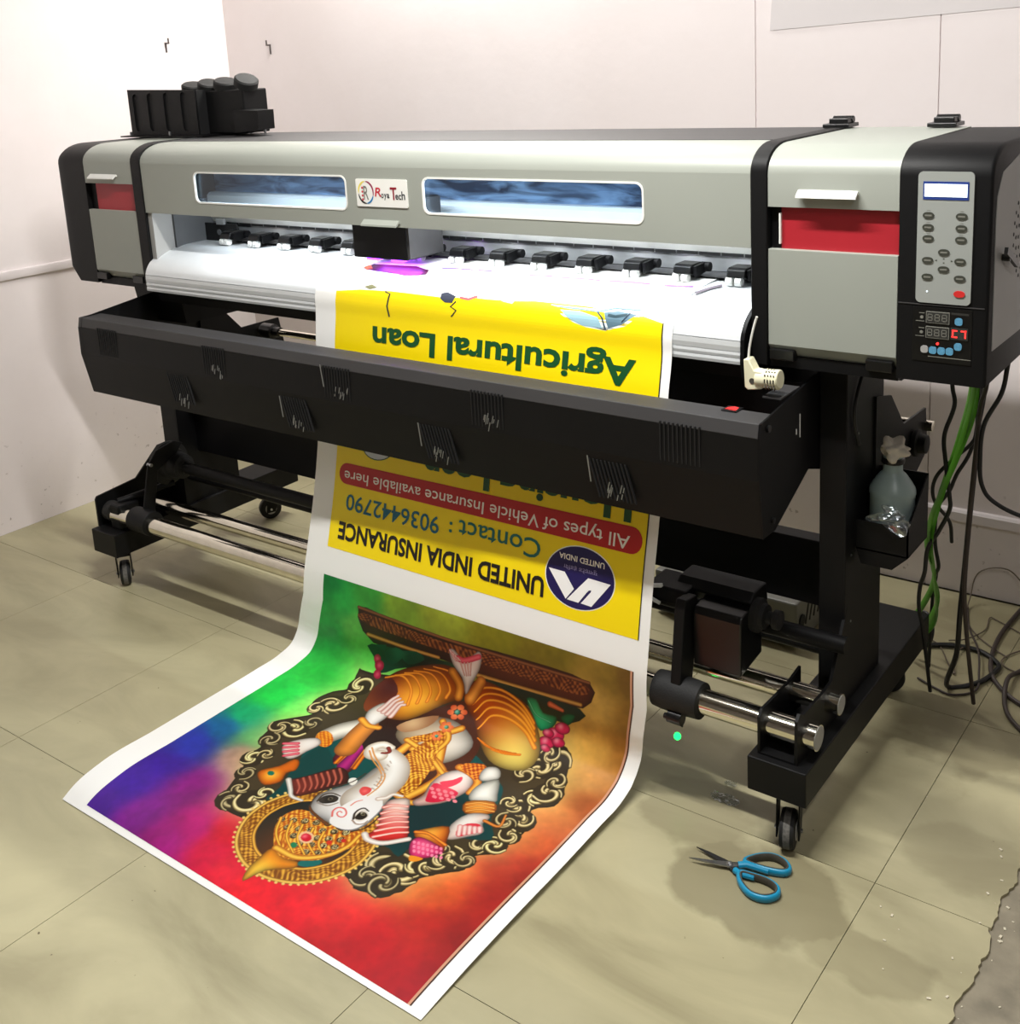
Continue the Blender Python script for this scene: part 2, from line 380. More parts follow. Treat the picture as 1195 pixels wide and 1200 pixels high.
# walls: back, left, right, front, ceiling
wb = MB(); wb.box(XL-.1, 1.5555, YW, YW+.1, 0, ZC); wb.box(1.5605, 2.05, YW, YW+.1, 0, ZC); wb.box(2.0535, X1+.1, YW, YW+.1, 0, ZC); wb.box(1.5, 2.1, YW+.006, YW+.1, 0, ZC)
struct(wb.build('wall_back', 'wall'))
struct(MB().box(XL-.1, XL, Y1-.1, YW, 0, ZC).build('wall_left', 'wall'))
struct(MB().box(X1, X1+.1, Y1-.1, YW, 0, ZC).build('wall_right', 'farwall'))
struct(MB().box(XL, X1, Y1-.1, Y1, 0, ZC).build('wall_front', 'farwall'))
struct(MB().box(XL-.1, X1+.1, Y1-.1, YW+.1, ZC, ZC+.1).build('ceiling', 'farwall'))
# ledge low on the back wall (right part) and the trim strip along the left wall
struct(MB().prism([(YW, .205), (YW-.014, .208), (YW-.014, .232), (YW-.009, .238), (YW, .240)], 1.9, X1, 'X').build('trim_1', 'pipe', None))
struct(MB().prism([(XL, .852), (XL+.010, .853), (XL+.013, .866), (XL+.010, .880), (XL, .882)], Y1, YW, 'Y').build('trim_2', 'pipe', None, smooth=True))
for (nm, x, y, z, lab) in (('wall_hook', XL, .805, 1.60, 'small rusty nail high on the left wall above the ink tanks'), ('wall_hook', -.40, YW, 1.575, 'small rusty nail on the back wall right of the room corner')):
    ax = (1, 0, 0) if x == XL else (0, -1, 0)
    b = MB(); p = Vector((x, y, z)); b.cyl(p, p+Vector(ax)*.02, .003, seg=8); b.cyl(p+Vector(ax)*.018, p+Vector(ax)*.018+Vector((0, 0, .018)), .003, seg=8)
    b.obox(p+Vector(ax)*.0015+Vector((0, 0, -.015)), (1, 0, 0), (0, 1, 0), (0, 0, 1), .0022, .0022, .018)
    tag(b.build(nm, 'nail', None), lab, 'nail', 'nails in the walls')
# pale sheet stuck high on the back wall
sh = MB().prism([(1.600, 1.512), (1.606, 1.60), (1.606, 2.2), (3.2, 2.2), (3.2, 1.545), (2.3, 1.532)], YW-.002, YW, 'Y')
M['sheet'] = mat('pale_grey_sheet', (214, 208, 208), .55, noise=.04, nscale=3)
tag(sh.build('wall_sheet', 'sheet'), 'pale grey translucent sheet stuck high on the back wall, top right', 'sheet')

# ceiling lamps that light the room (outside the frame)
M['tube'] = mat('lit_tube', (255, 255, 250), .5, emis=(255, 252, 240), estr=2.5)
for (lab, p0, p1, up) in (('lit tube lamp fixed high on the back wall above the printer', (-.1, YW-.075, 2.50), (1.1, YW-.075, 2.50), (0, 1, 0)),
                          ('lit tube lamp under the ceiling nearest the printer', (1.2, -.6, 2.62), (2.4, -.6, 2.62), (0, 0, 1)),
                          ('lit tube lamp under the ceiling farthest from the printer', (3.4, -2.1, 2.62), (3.4, -.9, 2.62), (0, 0, 1))):
    t = thing('tube_lamp', lab, 'lamp', p0, 'tube lamps of the room')
    MB().cyl(p0, p1, .013, seg=12).build('tube', 'tube', t, smooth=True)
    a = Vector(p0)+Vector(up)*.035; b = Vector(p1)+Vector(up)*.035; d = (b-a).normalized(); w = d.cross(Vector(up))
    MB().obox((a+b)/2, d, w, up, (b-a).length/2+.03, .022, .018).build('batten', 'white', t)

# ================================================================ the printer
YB, YK, ZT = .03, .45, 1.299
PR = thing('large_format_printer', 'large black and grey roll printer with red accents standing on a wheeled stand', 'printer', (1.1, .2, 0))
XO, XA, XB, XC, XD, XE, XF, XG = -.213, -.066, .167, .209, 2.038, 2.070, 2.3085, 2.4566
def topcurve(y0, inset=0., n=8, ry=.085, rz=.050):
    """front-top rounding in (y, z), from the front face up and back"""
    return [(y0+inset+ry*(1-math.cos(math.pi/2*k/n)), ZT-inset-rz+rz*math.sin(math.pi/2*k/n)) for k in range(n+1)]
def yz(inset, zb, y0=YB, yk=YK):
    return [(y0+inset, zb)]+topcurve(y0, inset)+[(yk-inset, ZT-inset*.5-.002), (yk-inset, zb)]
# left end cap: rounded outer edge, chamfered lower corner
secs = [(XO, .022, .952), (XO+.004, .012, .945), (XO+.014, .004, .936), (XO+.028, 0, .926), (-.157, 0, .893), (XA, 0, .893)]
MB().loft([[(x, y, z) for y, z in yz(i, zb)] for x, i, zb in secs]).build('end_cap', 'black', PR, smooth=True, ang=40)
# side lids wrap from the front over the top (light grey)
def shell(x0, x1, z0, y_end, th=.012, lift=0.):
    outer = [(YB, z0)]+topcurve(YB)+[(y_end, ZT)]
    inner = [(YB+th, z0)]+[(y+th*.9, z-th) for y, z in topcurve(YB)]+[(y_end, ZT-th)]
    return MB().prism([(y-lift, z+lift) for y, z in outer]+[(y, z) for y, z in inner[::-1]], x0, x1, 'X')
lidL = shell(XA+.002, XB-.001, 1.190, YK-.005).build('side_lid', 'grey', PR, smooth=True, ang=40)
lidR = shell(XE+.001, XF-.001, 1.190, YK-.005).build('side_lid', 'grey', PR, smooth=True, ang=40)
def lip_handle(x0, x1, z, par, name='lid_handle'):
    prof = [(YB, z+.003), (YB-.004, z+.0055), (YB-.016, z-.004), (YB-.017, z-.0075), (YB-.0145, z-.0075), (YB-.004, z), (YB, z-.002)]
    MB().prism(prof, x0, x1, 'X').build(name, 'white', par)
lip_handle(-.028, .096, 1.212, lidL); lip_handle(2.130, 2.238, 1.217, lidR)
for x0, x1 in ((XA, XB), (XE, XF)):
    MB().box(x0, x1, YB+.03, YK-.02, .885, 1.280).build('cabin_body', 'black2', PR)
    MB().box(x0+.022 if x0 > 1 else x0+.034, x1-.004 if x0 > 1 else x1, YB+.012, YB+.03, 1.108, 1.195).build('red_panel', 'red', PR)
    MB().box(x0+.002, x0+.022 if x0 > 1 else x0+.034, YB+.014, YB+.03, 1.108, 1.195).build('shadow_gap', 'black2', PR)
    # lower door: flat front with a lip folded back at the foot
    d = MB().prism([(YB, .934), (YB, 1.113), (YB+.014, 1.113), (YB+.03, .915), (YB+.016, .912)], x0+.001, x1-.001, 'X').build('side_door', 'grey', PR, bevel=.001)
    for hx in ((x0+.004, x0+.052), (x1-.054, x1-.006)):
        MB().box(hx[0], hx[1], YB-.004, YB+.02, .906, .926).build('hinge', 'blackplastic', d, bevel=.002)
    MB().box(x0, x1, YB+.010, YK-.02, .890, .912).build('base_rail', 'black', PR)
MB().box(XE+.0195, XE+.0225, YB+.006, YB+.014, 1.122, 1.178).build('panel_edge', 'white', PR)
# black dividers
for x0, x1 in ((XB, XC), (XD, XE)):
    prof = [(YB-.003, .893)]+[(y-.003, z+.003) for y, z in topcurve(YB)]+[(YK, ZT+.003), (YK, .893)]
    MB().prism(prof, x0, x1, 'X').build('divider', 'black', PR, smooth=True, ang=40, bevel=.002)
# top plate behind the front cover
MB().prism([(.150, ZT-.004), (.150, ZT+.001), (YK, ZT+.001), (YK, ZT-.02), (YK-.01, ZT-.02)], XC, XD, 'X').build('top_plate', 'darkgrey', PR)
MB().box(XC, XD, YK-.012, YK, .92, ZT-.01).build('rear_panel', 'black2', PR)
# front cover with two windows
cov = MB()
ZF = ZT-.050
w1 = rrect(.437, 1.005, 1.146, 1.229, .018); w2 = rrect(1.243, 1.813, 1.146, 1.229, .018)
plate_xz(cov, [[(XC+.001, 1.112), (XD-.001, 1.112), (XD-.001, ZF), (XC+.001, ZF)], w1, w2], YB, YB+.008)
tc_ = topcurve(YB)
cov.prism(tc_+[(.152, ZT), (.152, ZT-.008)]+[(y+.007, z-.008) for y, z in tc_[::-1]], XC+.001, XD-.001, 'X')
cover = cov.build('front_cover', 'grey', PR, smooth=True, ang=38)
for (x0, x1) in ((.437, 1.005), (1.243, 1.813)):
    b = MB(); plate_xz(b, [rrect(x0-.0005, x1+.0005, 1.1455, 1.2295, .018), rrect(x0+.0035, x1-.0035, 1.1495, 1.2255, .015)], YB-.0012, YB+.004)
    b.build('window_rim', 'white', cover)
    b = MB(); b.prism(rrect(x0-.01, x1+.01, 1.137, 1.238, .02), YB+.0085, YB+.0105, 'Y'); b.build('window_pane', 'glass', cover)
prof = [(YB, 1.126), (YB-.004, 1.128), (YB-.016, 1.118), (YB-.017, 1.114), (YB-.0145, 1.114), (YB-.004, 1.122), (YB, 1.120)]
MB().prism(prof, 1.058, 1.169, 'X').build('cover_handle', 'grey', cover)
# badge (letters and ring are flat print on a plate)
bd = MB(); bd.prism(rrect(1.039, 1.199, 1.158, 1.222, .003), YB-.0025, YB, 'Y'); badge = bd.build('badge', 'white', PR)
badge['label'] = 'white maker badge with a ring emblem and red and black lettering'
def ringarc(mb, cx, cz, rx, rz, a0, a1, w, y, n=20):
    vs = []
    for k in range(n+1):
        a = math.radians(a0+(a1-a0)*k/n); t = w*math.sin(math.pi*k/n)**.4 if 0 < k < n else w*.2
        for s_ in (1, -1): vs.append((cx+(rx+s_*t)*math.cos(a), y, cz+(rz+s_*t)*math.sin(a)))
    mb.add(vs, [(2*i, 2*i+1, 2*i+3, 2*i+2) for i in range(n)])
for nm, c, a0, a1 in (('yellow_ink', (232, 214, 90), 95, 185), ('black_ink', (18, 18, 20), 188, 275), ('cyan_ink', (30, 120, 180), 272, 345), ('magenta_ink', (150, 40, 80), 340, 450)):
    M[nm] = mat(nm, c, .5); b = MB(); ringarc(b, 1.0705, 1.191, .0235, .0255, a0, a1, .0022, YB-.0031); b.build('ring_emblem', nm, badge)
b = MB(); text_xz(b, 'R', 1.063, 1.079, 1.174, 1.206, YB-.0031, .01); b.build('emblem_letter', 'seg', badge)
M['logored'] = mat('logo_red_ink', (196, 28, 52), .5); M['logomar'] = mat('logo_maroon_ink', (140, 20, 40), .5); M['logoblk'] = mat('logo_black_ink', (30, 34, 40), .5)
b = MB()
for k in range(4): b.prism(rrect(1.057, 1.062, 1.172+.009*k, 1.177+.009*k, .0012, 2), YB-.0031, YB-.0029, 'Y')
b.build('emblem_dots', 'logored', badge)['kind'] = 'stuff'
b = MB(); v, f = text_flat('R', .012); lo, hi = v.min(0), v.max(0); w = (v-lo)/(hi-lo)
b.add([(1.0985+.021*a+.004*c, YB-.0031, 1.182+.021*c) for a, c in w], f); b.build('lettering', 'logored', badge)
b = MB()
for t_, x0, x1, z0, z1 in (('o', 1.1185, 1.1265, 1.179, 1.1895), ('y', 1.1275, 1.1355, 1.1745, 1.1895), ('a', 1.1365, 1.1445, 1.179, 1.1895), ('e', 1.1625, 1.1715, 1.1765, 1.188), ('c', 1.1725, 1.1805, 1.1765, 1.188), ('h', 1.182, 1.1925, 1.1765, 1.196)):
    text_xz(b, t_, x0, x1, z0, z1, YB-.0031, .018)
b.build('lettering', 'logoblk', badge)
b = MB(); text_xz(b, 'T', 1.1475, 1.1675, 1.1755, 1.2045, YB-.0032, .02); b.build('lettering', 'logomar', badge)

# interior: steel shroud, bright beam, slotted rail, lamp strip
MB().box(XC+.03, XD-.004, .255, .262, 1.146, 1.262).build('steel_shroud', 'shroud', PR)
MB().prism([(.222, 1.085), (.222, 1.138), (.232, 1.146), (.262, 1.146), (.262, 1.06), (.236, 1.06)], XC+.03, XD-.004, 'X').build('beam', 'white', PR)
MB().box(XC+.02, XD-.004, .236, .252, 1.050, 1.062).build('slot_rail', 'steel', PR)
sl = PR
s0 = MB().box(.30, .349, .2352, .237, 1.053, 1.0595).build('rail_slot', 'dark', PR)
for k in range(1, 34): dup(s0, (.0525*k, 0, 0))
MB().box(XC+.02, XD-.004, .238, .262, 1.020, 1.050).build('beam_foot', 'alu', PR)
MB().box(XC+.001, XC+.02, .035, .10, .93, 1.13).build('inner_cheek', 'greyside', PR)
MB().box(XC+.02, XC+.028, .10, .26, .93, 1.13).build('inner_cheek', 'cheek', PR)
MB().prism([(.237, 1.06), (.237, 1.005), (.385, 1.005), (.385, 1.035), (.372, 1.06)], .205, .212, 'Y').build('inner_plate', 'dark', PR)
MB().cyl((.30, .202, 1.035), (.30, .206, 1.035), .008, seg=14).build('inner_bolt', 'cheek', PR)
MB().box(.30, .33, .196, .206, 1.0585, 1.074).build('rail_end', 'alu', PR)
MB().box(XC+.02, XC+.20, .262, .275, .99, 1.05).build('end_block', 'dark', PR)
M['lampstrip'] = mat('lit_lamp_strip', (255, 255, 255), .5, emis=(235, 244, 255), estr=6)
MB().box(.50, 1.98, .088, .100, 1.243, 1.247).build('lamp_strip', 'lampstrip', PR)

# platen: curved feed table with slatted apron
nose = [(.40, 1.008), (.16, 1.009), (.10, 1.003), (.055, .990), (.028, .975), (.012, .957), (.005, .940)]
pf = crv([(0, y, z) for y, z in nose], 5)
plt = MB().prism([(q.y, q.z) for q in pf]+[(.02, .938), (.05, .965), (.12, .985), (.40, .990)], .207, 2.028, 'X').build('platen', 'platen', PR, smooth=True, ang=30)
for z0, z1, y in ((.9185, .9385, .005), (.9065, .9175, .005), (.894, .9055, .005)):
    MB().prism([(y, z0), (y-.001, (z0+z1)/2), (y, z1), (y+.02, z1), (y+.02, z0)], .207, 2.028, 'X').build('apron_slat', 'platen', PR)
sg = [(q.y-.006, q.z+.004) for q in crv([(0, y, z) for y, z in nose[1:]], 5)]+[(-.003, .90), (0, .87), (.10, .87), (.2, 1.0)]
MB().prism(sg, 2.029, 2.037, 'X').build('platen_end_plate', 'black2', PR)
MB().prism([(.035, .86), (.025, .895), (.10, .98), (.36, .985), (.36, .86), (.10, .845)], .22, 2.02, 'X').build('heater_box', 'black2', PR)
MB().prism([(.06, .70), (.05, .86), (.32, .86), (.32, .74)], 1.78, 2.13, 'X').build('electronics_box', 'black2', PR)
MB().prism([(.10, .78), (.08, .90), (.30, .90), (.30, .78)], .03, .24, 'X').build('electronics_box', 'black2', PR)
MB().box(.36, 2.02, .190, .262, 1.0165, 1.0185).build('rear_guide', 'darkgrey', PR)

# pinch rollers
pb = MB(); pb.prism([(.145, 1.030), (.150, 1.043), (.158, 1.047), (.196, 1.047), (.196, 1.025), (.165, 1.022)], .372, .412, 'X')
pr0 = pb.build('pinch_roller', 'blackplastic', PR, bevel=.0015)
b = MB(); b.prism([(.16, 1.020), (.155, 1.043), (.20, 1.046), (.205, 1.026)], .413, .420, 'X'); b.cyl((.41, .20, 1.036), (.43, .20, 1.036), .010, seg=14); b.build('roller_arm', 'black2', pr0)
b = MB()
for x in (.378, .398): b.cyl((x-.0065, .152, 1.0195), (x+.0065, .152, 1.0195), .0095, seg=16)
b.build('roller_wheel', 'white', pr0, smooth=True)
for k in range(1, 14): dup(pr0, (.1197*k, 0, 0))

# print carriage with violet lamps
MB().box(.992, 1.165, .050, .175, 1.030, 1.170).build('carriage', 'black', PR, bevel=.002)
MB().box(1.165, 1.172, .052, .172, 1.034, 1.168).build('carriage_cheek', 'darkgrey', PR)
for x in (1.045, 1.125): MB().box(x-.018, x+.018, .056, .085, 1.0245, 1.0295).build('violet_lamp', 'uv', PR)
area('violet_lamp_glow', (1.10, .085, 1.0225), (0, 0, 0), .13, .03, .22, (.45, .12, 1.0))

# control box on the right end
secs = [(XF, 0, .898), (XG-.006, 0, .898), (XG-.002, .002, .899), (XG, .006, .902)]
cb = MB().loft([[(x, y, z) for y, z in yz(i, zb)] for x, i, zb in secs]).build('control_box', 'black', PR, smooth=True, ang=40)
b = MB(); b.prism([(.058, .956), (.052, 1.18), (.056, 1.215), (.085, 1.252), (.19, 1.272), (.425, 1.272), (.425, .950)], XG-.001, XG+.0012, 'X')
sp_ = b.build('side_panel', 'greyside', cb)
b = MB(); b.obox((XG+.012, .115, 1.106), (0, .88, -.42), (1, 0, 0), (0, .42, .88), .042, .003, .006); b.cyl((XG, .10, 1.108), (XG+.014, .10, 1.108), .006, seg=12); b.build('side_lever', 'blackplastic', cb)
b = MB()
for r_, n_ in ((.018, 6), (.034, 11), (.050, 16), (.066, 22), (.082, 27)):
    for k in range(n_):
        a = 2*math.pi*k/n_+r_*9; b.cyl((XG+.0013, .25+r_*math.cos(a), 1.13+r_*math.sin(a)), (XG+.0018, .25+r_*math.cos(a), 1.13+r_*math.sin(a)), .0035, seg=8)
b.build('vent_holes', 'dark', cb)['kind'] = 'stuff'
b = MB().prism(rrect(2.339, 2.4285, 1.037, 1.2575, .008), YB-.0028, YB, 'Y'); cp = b.build('control_panel', 'panelgrey', PR)
MB().box(2.3475, 2.4205, YB-.0036, YB-.0026, 1.2115, 1.2415).build('screen_rim', 'lcdrim', cp)
MB().box(2.350, 2.418, YB-.0042, YB-.0034, 1.2165, 1.2375).build('screen', 'lcd', cp)
BT = [(2.3571, 1.1852), (2.4104, 1.1851), (2.3569, 1.1652), (2.4104, 1.1654), (2.3575, 1.1466), (2.4103, 1.1464), (2.3837, 1.1243), (2.3577, 1.1098), (2.4102, 1.1102), (2.3839, 1.0956), (2.3578, 1.0815), (2.4104, 1.0816)]
TXT = ['ONLINE', 'SETUP', 'TEST', 'CLEAN', 'LOAD', 'RESET', 'UP', 'LEFT', 'RIGHT', 'DOWN', 'MENU', 'ENTER']
def button(x, z, m, n=22):
    return MB().prism([(x+.0092*math.copysign(abs(math.cos(a))**.8, math.cos(a)), z+.0056*math.sin(a)) for a in [2*math.pi*k/n for k in range(n)]], YB-.0042, YB-.0026, 'Y').build('button', m, cp)
for i, (x, z) in enumerate(BT):
    button(x, z, 'btn')
b = MB()
for (x, z) in BT:   # the tiny legends are not legible in the photograph: short light bars
    b.box(x-.0055, x+.0055, YB-.0045, YB-.0042, z-.0014, z+.0012)
for x, z in BT[:6]: b.box(x-.003, x+.003, YB-.0031, YB-.0028, z+.0078, z+.0086)
b.build('button_legends', 'seg', cp)['kind'] = 'stuff'
button(2.4106, 1.0557, 'btnred')
b = MB()
for x, z, s_ in ((2.3710, 1.1102, -1), (2.3970, 1.1102, 1)): b.prism([(x-.0018*s_, z-.0015), (x+.0018*s_, z), (x-.0018*s_, z+.0015)], YB-.0031, YB-.0027, 'Y')
for z in (1.1135, 1.1065): b.box(2.3825, 2.3850, YB-.0031, YB-.0027, z-.001, z+.001)
b.build('arrow_marks', 'btn', cp)
MB().cyl((2.3580, YB-.0034, 1.0566), (2.3580, YB-.0026, 1.0566), .0014, seg=10).build('status_lamp', 'lcd', cp)
MB().box(XF+.001, XG-.006, YB-.0012, YB+.002, 1.0325, 1.0342).build('panel_seam', 'darkgrey', PR)
# heater control panel: digit displays and buttons
hp = MB().box(2.335, 2.432, YB-.0012, YB, .935, 1.029).build('heater_panel', 'blackplastic', PR)
def seven(mb, ch, x, z, w, h, y, t=.0013):
    S = {'8': 'abcdefg', 'C': 'adef', '7': 'abc', '1': 'bc', '0': 'abcdef'}[ch]
    seg = {'a': (x, x+w, z+h-t, z+h), 'g': (x, x+w, z+h/2-t/2, z+h/2+t/2), 'd': (x, x+w, z, z+t), 'f': (x, x+t, z+h/2, z+h), 'b': (x+w-t, x+w, z+h/2, z+h), 'e': (x, x+t, z, z+h/2), 'c': (x+w-t, x+w, z, z+h/2)}
    for c in S: q = seg[c]; mb.box(q[0], q[1], y-.0003, y, q[2], q[3])
for z in (1.0035, .9775):
    MB().box(2.3575, 2.3960, YB-.0030, YB-.0012, z-.001, z+.019).build('digit_display', 'seg', hp)
    MB().box(2.3585, 2.3950, YB-.0032, YB-.0028, z, z+.018).build('display_window', 'digitoff', hp)
    b = MB()
    for k in range(3): seven(b, '8', 2.3600+.0118*k, z+.003, .0085, .012, YB-.0032, .0012)
    b.build('digit_segments', 'seg', hp)
    b = MB(); b.cyl((2.3500, YB-.0016, z+.008), (2.3500, YB-.0012, z+.008), .0028, seg=12); b.box(2.3455, 2.3545, YB-.0015, YB-.0012, z+.0145, z+.0158); b.box(2.340, 2.3545, YB-.0015, YB-.0012, z+.0005, z+.0016); b.build('panel_print', 'seg', hp)
MB().box(2.3985, 2.4265, YB-.0031, YB-.0012, .9775, .9975).build('digit_display', 'digitoff', hp)
b = MB(); seven(b, 'C', 2.4010, .981, .0085, .013, YB-.0031, .0022); seven(b, '7', 2.4150, .981, .0085, .013, YB-.0031, .0022); b.build('lit_digits', 'ledred', hp)
b = MB(); b.box(2.3985, 2.4265, YB-.0015, YB-.0012, 1.0195, 1.0230); b.build('panel_print', 'digitoff', hp)
for x, z, m in ((2.411, 1.0085, 'bluebtn'), (2.411, .9655, 'bluebtn'), (2.3560, .9560, 'greyside'), (2.3700, .9555, 'bluebtn'), (2.3840, .9555, 'bluebtn'), (2.3975, .9560, 'bluebtn')):
    MB().prism(rrect(x-.0062, x+.0062, z-.0062, z+.0062, .0045), YB-.0034, YB-.0012, 'Y').build('round_button', m, hp)
MB().cyl((2.3775, YB-.0030, .9675), (2.3775, YB-.0012, .9675), .0022, seg=12).build('red_lamp', 'ledred', hp)
MB().box(2.362, 2.432, YB-.0018, YB-.0012, .9435, .9446).build('panel_edge', 'seg', hp)
for x in (2.050, 2.262):
    b = MB(); b.box(x-.028, x+.028, YK-.045, YK+.012, ZT+.002, ZT+.010); b.box(x-.020, x+.020, YK-.03, YK+.012, ZT+.010, ZT+.020); b.cyl((x-.022, YK, ZT+.016), (x+.022, YK, ZT+.016), .008, seg=14)
    b.build('rear_hinge', 'blackplastic', PR, bevel=.0015)

# ---------------------------------------------------------------- dryer tray in front
TXL, TXR = .088, 2.1324
fp = MB().loft([[(TXL, -.150, .735), (TXL, -.152, .812), (TXL, -.147, .812), (TXL, -.145, .735), (TXL, -.145, .735)]], caps=False)
b = MB()
b.add([(TXL, -.151, .812), (TXR, -.151, .812), (TXR, -.153, .735), (TXL, -.153, .735), (TXL+.014, -.139, .623), (TXR, -.139, .623),
       (TXL, -.146, .812), (TXR, -.146, .812), (TXR, -.148, .735), (TXL, -.148, .735), (TXL+.014, -.134, .623), (TXR, -.134, .623)],
      [(0, 1, 2, 3), (3, 2, 5, 4), (7, 6, 9, 8), (8, 9, 10, 11), (0, 3, 9, 6), (3, 4, 10, 9), (4, 5, 11, 10), (5, 2, 8, 11), (2, 1, 7, 8), (1, 0, 6, 7)])
tray = b.build('dryer_front', 'black', PR)
MB().prism([(-.151, .812), (-.145, .838), (-.085, .839), (-.085, .834), (-.141, .833), (-.146, .812)], TXL, TXR, 'X').build('dryer_lip', 'darkgrey', PR, bevel=.0015)
ep = [(-.151, .812), (-.145, .838), (.10, .866), (.125, .866), (.125, .668), (.062, .689), (-.088, .622), (-.139, .623), (-.153, .735)]
MB().prism(ep, TXR, TXR+.004, 'X').build('dryer_end_plate', 'black2', PR)
MB().prism([(y, z) for y, z in ep], TXL+.014, TXL+.018, 'X').build('dryer_end_plate', 'black2', PR)
MB().box(TXR-.035, TXR, -.055, .03, .8565, .8595).build('dryer_corner_flap', 'darkgrey', PR)
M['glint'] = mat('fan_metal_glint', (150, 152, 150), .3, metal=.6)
def vent(x, z, w=.080, h=.075, tilt=.0):
    b = MB()
    for k in range(10):
        xx = x-w/2+w*k/9
        b.add([(xx-.0014, -.1535, z+h/2), (xx+.0014, -.1535, z+h/2), (xx+.0014+tilt, -.1535, z-h/2), (xx-.0014+tilt, -.1535, z-h/2),
               (xx-.0014, -.149, z+h/2), (xx+.0014, -.149, z+h/2), (xx+.0014+tilt, -.149, z-h/2), (xx-.0014+tilt, -.149, z-h/2)],
              [(0, 1, 2, 3), (4, 5, 6, 7), (0, 1, 5, 4), (2, 3, 7, 6), (0, 3, 7, 4), (1, 2, 6, 5)])
    o = b.build('vent', 'dark', tray)
    return o
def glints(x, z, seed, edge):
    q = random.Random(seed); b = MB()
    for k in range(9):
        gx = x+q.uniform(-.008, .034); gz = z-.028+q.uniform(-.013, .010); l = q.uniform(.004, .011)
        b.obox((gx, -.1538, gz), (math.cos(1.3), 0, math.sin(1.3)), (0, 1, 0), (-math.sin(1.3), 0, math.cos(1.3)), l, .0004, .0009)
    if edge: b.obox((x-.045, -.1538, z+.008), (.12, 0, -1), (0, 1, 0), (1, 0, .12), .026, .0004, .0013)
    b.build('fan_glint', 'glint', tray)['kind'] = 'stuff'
for i, x in enumerate((.222, .672, 1.105, 1.538, 1.981)):
    vent(x, .780); 
    if i in (1, 2, 3): glints(x, .785, i, i == 2)
for i, x in enumerate((.513, .950, 1.389, 1.823)):
    vent(x, .690-.003*i, tilt=.022); glints(x+.005, .690, 10+i, i > 0)
for z in (.800, .812): pass
b = MB()
for k in range(5): b.box(TXL+.005, TXL+.0056, -.035+.022*k, -.031+.022*k, .79, .822)
b.build('end_slots', 'white', PR)['kind'] = 'stuff'
b = MB(); b.box(2.042, 2.072, -.108, -.078, .8392, .8408); b.build('warning_sticker', 'blackplastic', PR)
b = MB(); b.prism([(2.045, -.10), (2.068, -.103), (2.066, -.084), (2.056, -.080), (2.047, -.088)], .8409, .8414, 'Z'); b.build('red_sticker', 'btnred', PR)
b = MB(); b.cyl((TXR+.004, -.118, .823), (TXR+.008, -.118, .823), .007, seg=12); b.cyl((TXR+.004, -.10, .645), (TXR+.008, -.10, .645), .006, seg=12); b.build('end_screw', 'blackplastic', PR)['kind'] = 'stuff'
b = MB(); b.box(TXR+.004, TXR+.0048, .020, .0222, .765, .81); b.box(TXR+.004, TXR+.0048, .004, .006, .775, .785); b.build('end_mark', 'white', PR)['kind'] = 'stuff'

# ---------------------------------------------------------------- stand: posts, crossboard, feet, casters
for x0, x1, y0, y1, nm in ((.030, .100, .12, .27, 'post'), (2.143, 2.196, .10, .30, 'post')):
    MB().box(x0, x1, y0, y1, .187, .900).build(nm, 'black', PR, bevel=.002)
MB().box(.10, 2.146, .185, .225, .345, .487).build('crossboard', 'black2', PR, bevel=.002)
MB().prism([(.112, .187), (.112, .40), (.100, .375), (.035, .275), (.0, .272), (-.100, .276), (-.116, .286), (-.128, .276), (-.130, .187)], 2.1905, 2.1965, 'X').build('gusset', 'black', PR)
MB().prism([(.12, .62), (.14, .50), (.33, .30), (.33, .187), (.12, .187)], .0995, .104, 'X').build('gusset', 'black2', PR)
for dx, name in ((0, 'stand_foot'), (2.1049, 'stand_foot')):
    MB().box(dx, dx+.1153, -.147, .565, .117, .187).build(name, 'black', PR, bevel=.0025)
def caster(x, y, ang, brake=False):
    c, s_ = math.cos(ang), math.sin(ang); D = Vector((c, s_, 0)); N = Vector((-s_, c, 0))
    A = N; B = -D          # wheel axis is A, trail direction B
    wc = Vector((x, y, .037))+B*.018
    cs = MB(); cs.cyl((x, y, .103), (x, y, .117), .022, seg=20)
    for s in (1, -1):
        p = wc+A*.0205*s; q = Vector((x, y, .100))+A*.0205*s
        a = B*.013; cs.loft([[q-B*.018+A*e, q+B*.026+A*e, p+B*.016+Vector((0, 0, -.012))+A*e, p-B*.014+Vector((0, 0, -.010))+A*e] for e in (-.0015, .0015)])
    cs.loft([[Vector((x, y, .100))+A*i*.022+B*j for i, j in ((-1, -.016), (1, -.016), (1, .022), (-1, .022))], [Vector((x, y, .105))+A*i*.022+B*j for i, j in ((-1, -.016), (1, -.016), (1, .022), (-1, .022))]])
    if brake: cs.obox(Vector((x, y, .088))-B*-.030, B, A, (0, 0, 1), .018, .014, .003)
    ca = cs.build('caster', 'black2', PR, bevel=.0006)
    w = MB(); w.lathe(wc, [(.024, -.015), (.035, -.013), (.037, -.008), (.037, .008), (.035, .013), (.024, .015)], 32, A); w.build('wheel', 'rubber', ca, smooth=True, ang=50)
    w = MB(); w.lathe(wc, [(.0368, -.0085), (.0372, -.004), (.0372, .004), (.0368, .0085)], 32, A); w.build('tread', 'tread', ca, smooth=True, ang=50)
    w = MB()
    for s in (1, -1): w.lathe(wc+A*.0135*s, [(.019, 0), (.019, .0025*s), (.006, .003*s)], 24, A)
    w.build('hub', 'hub', ca)
    w = MB(); w.cyl(wc-A*.026, wc+A*.026, .004, seg=8); w.build('axle', 'steel', ca)
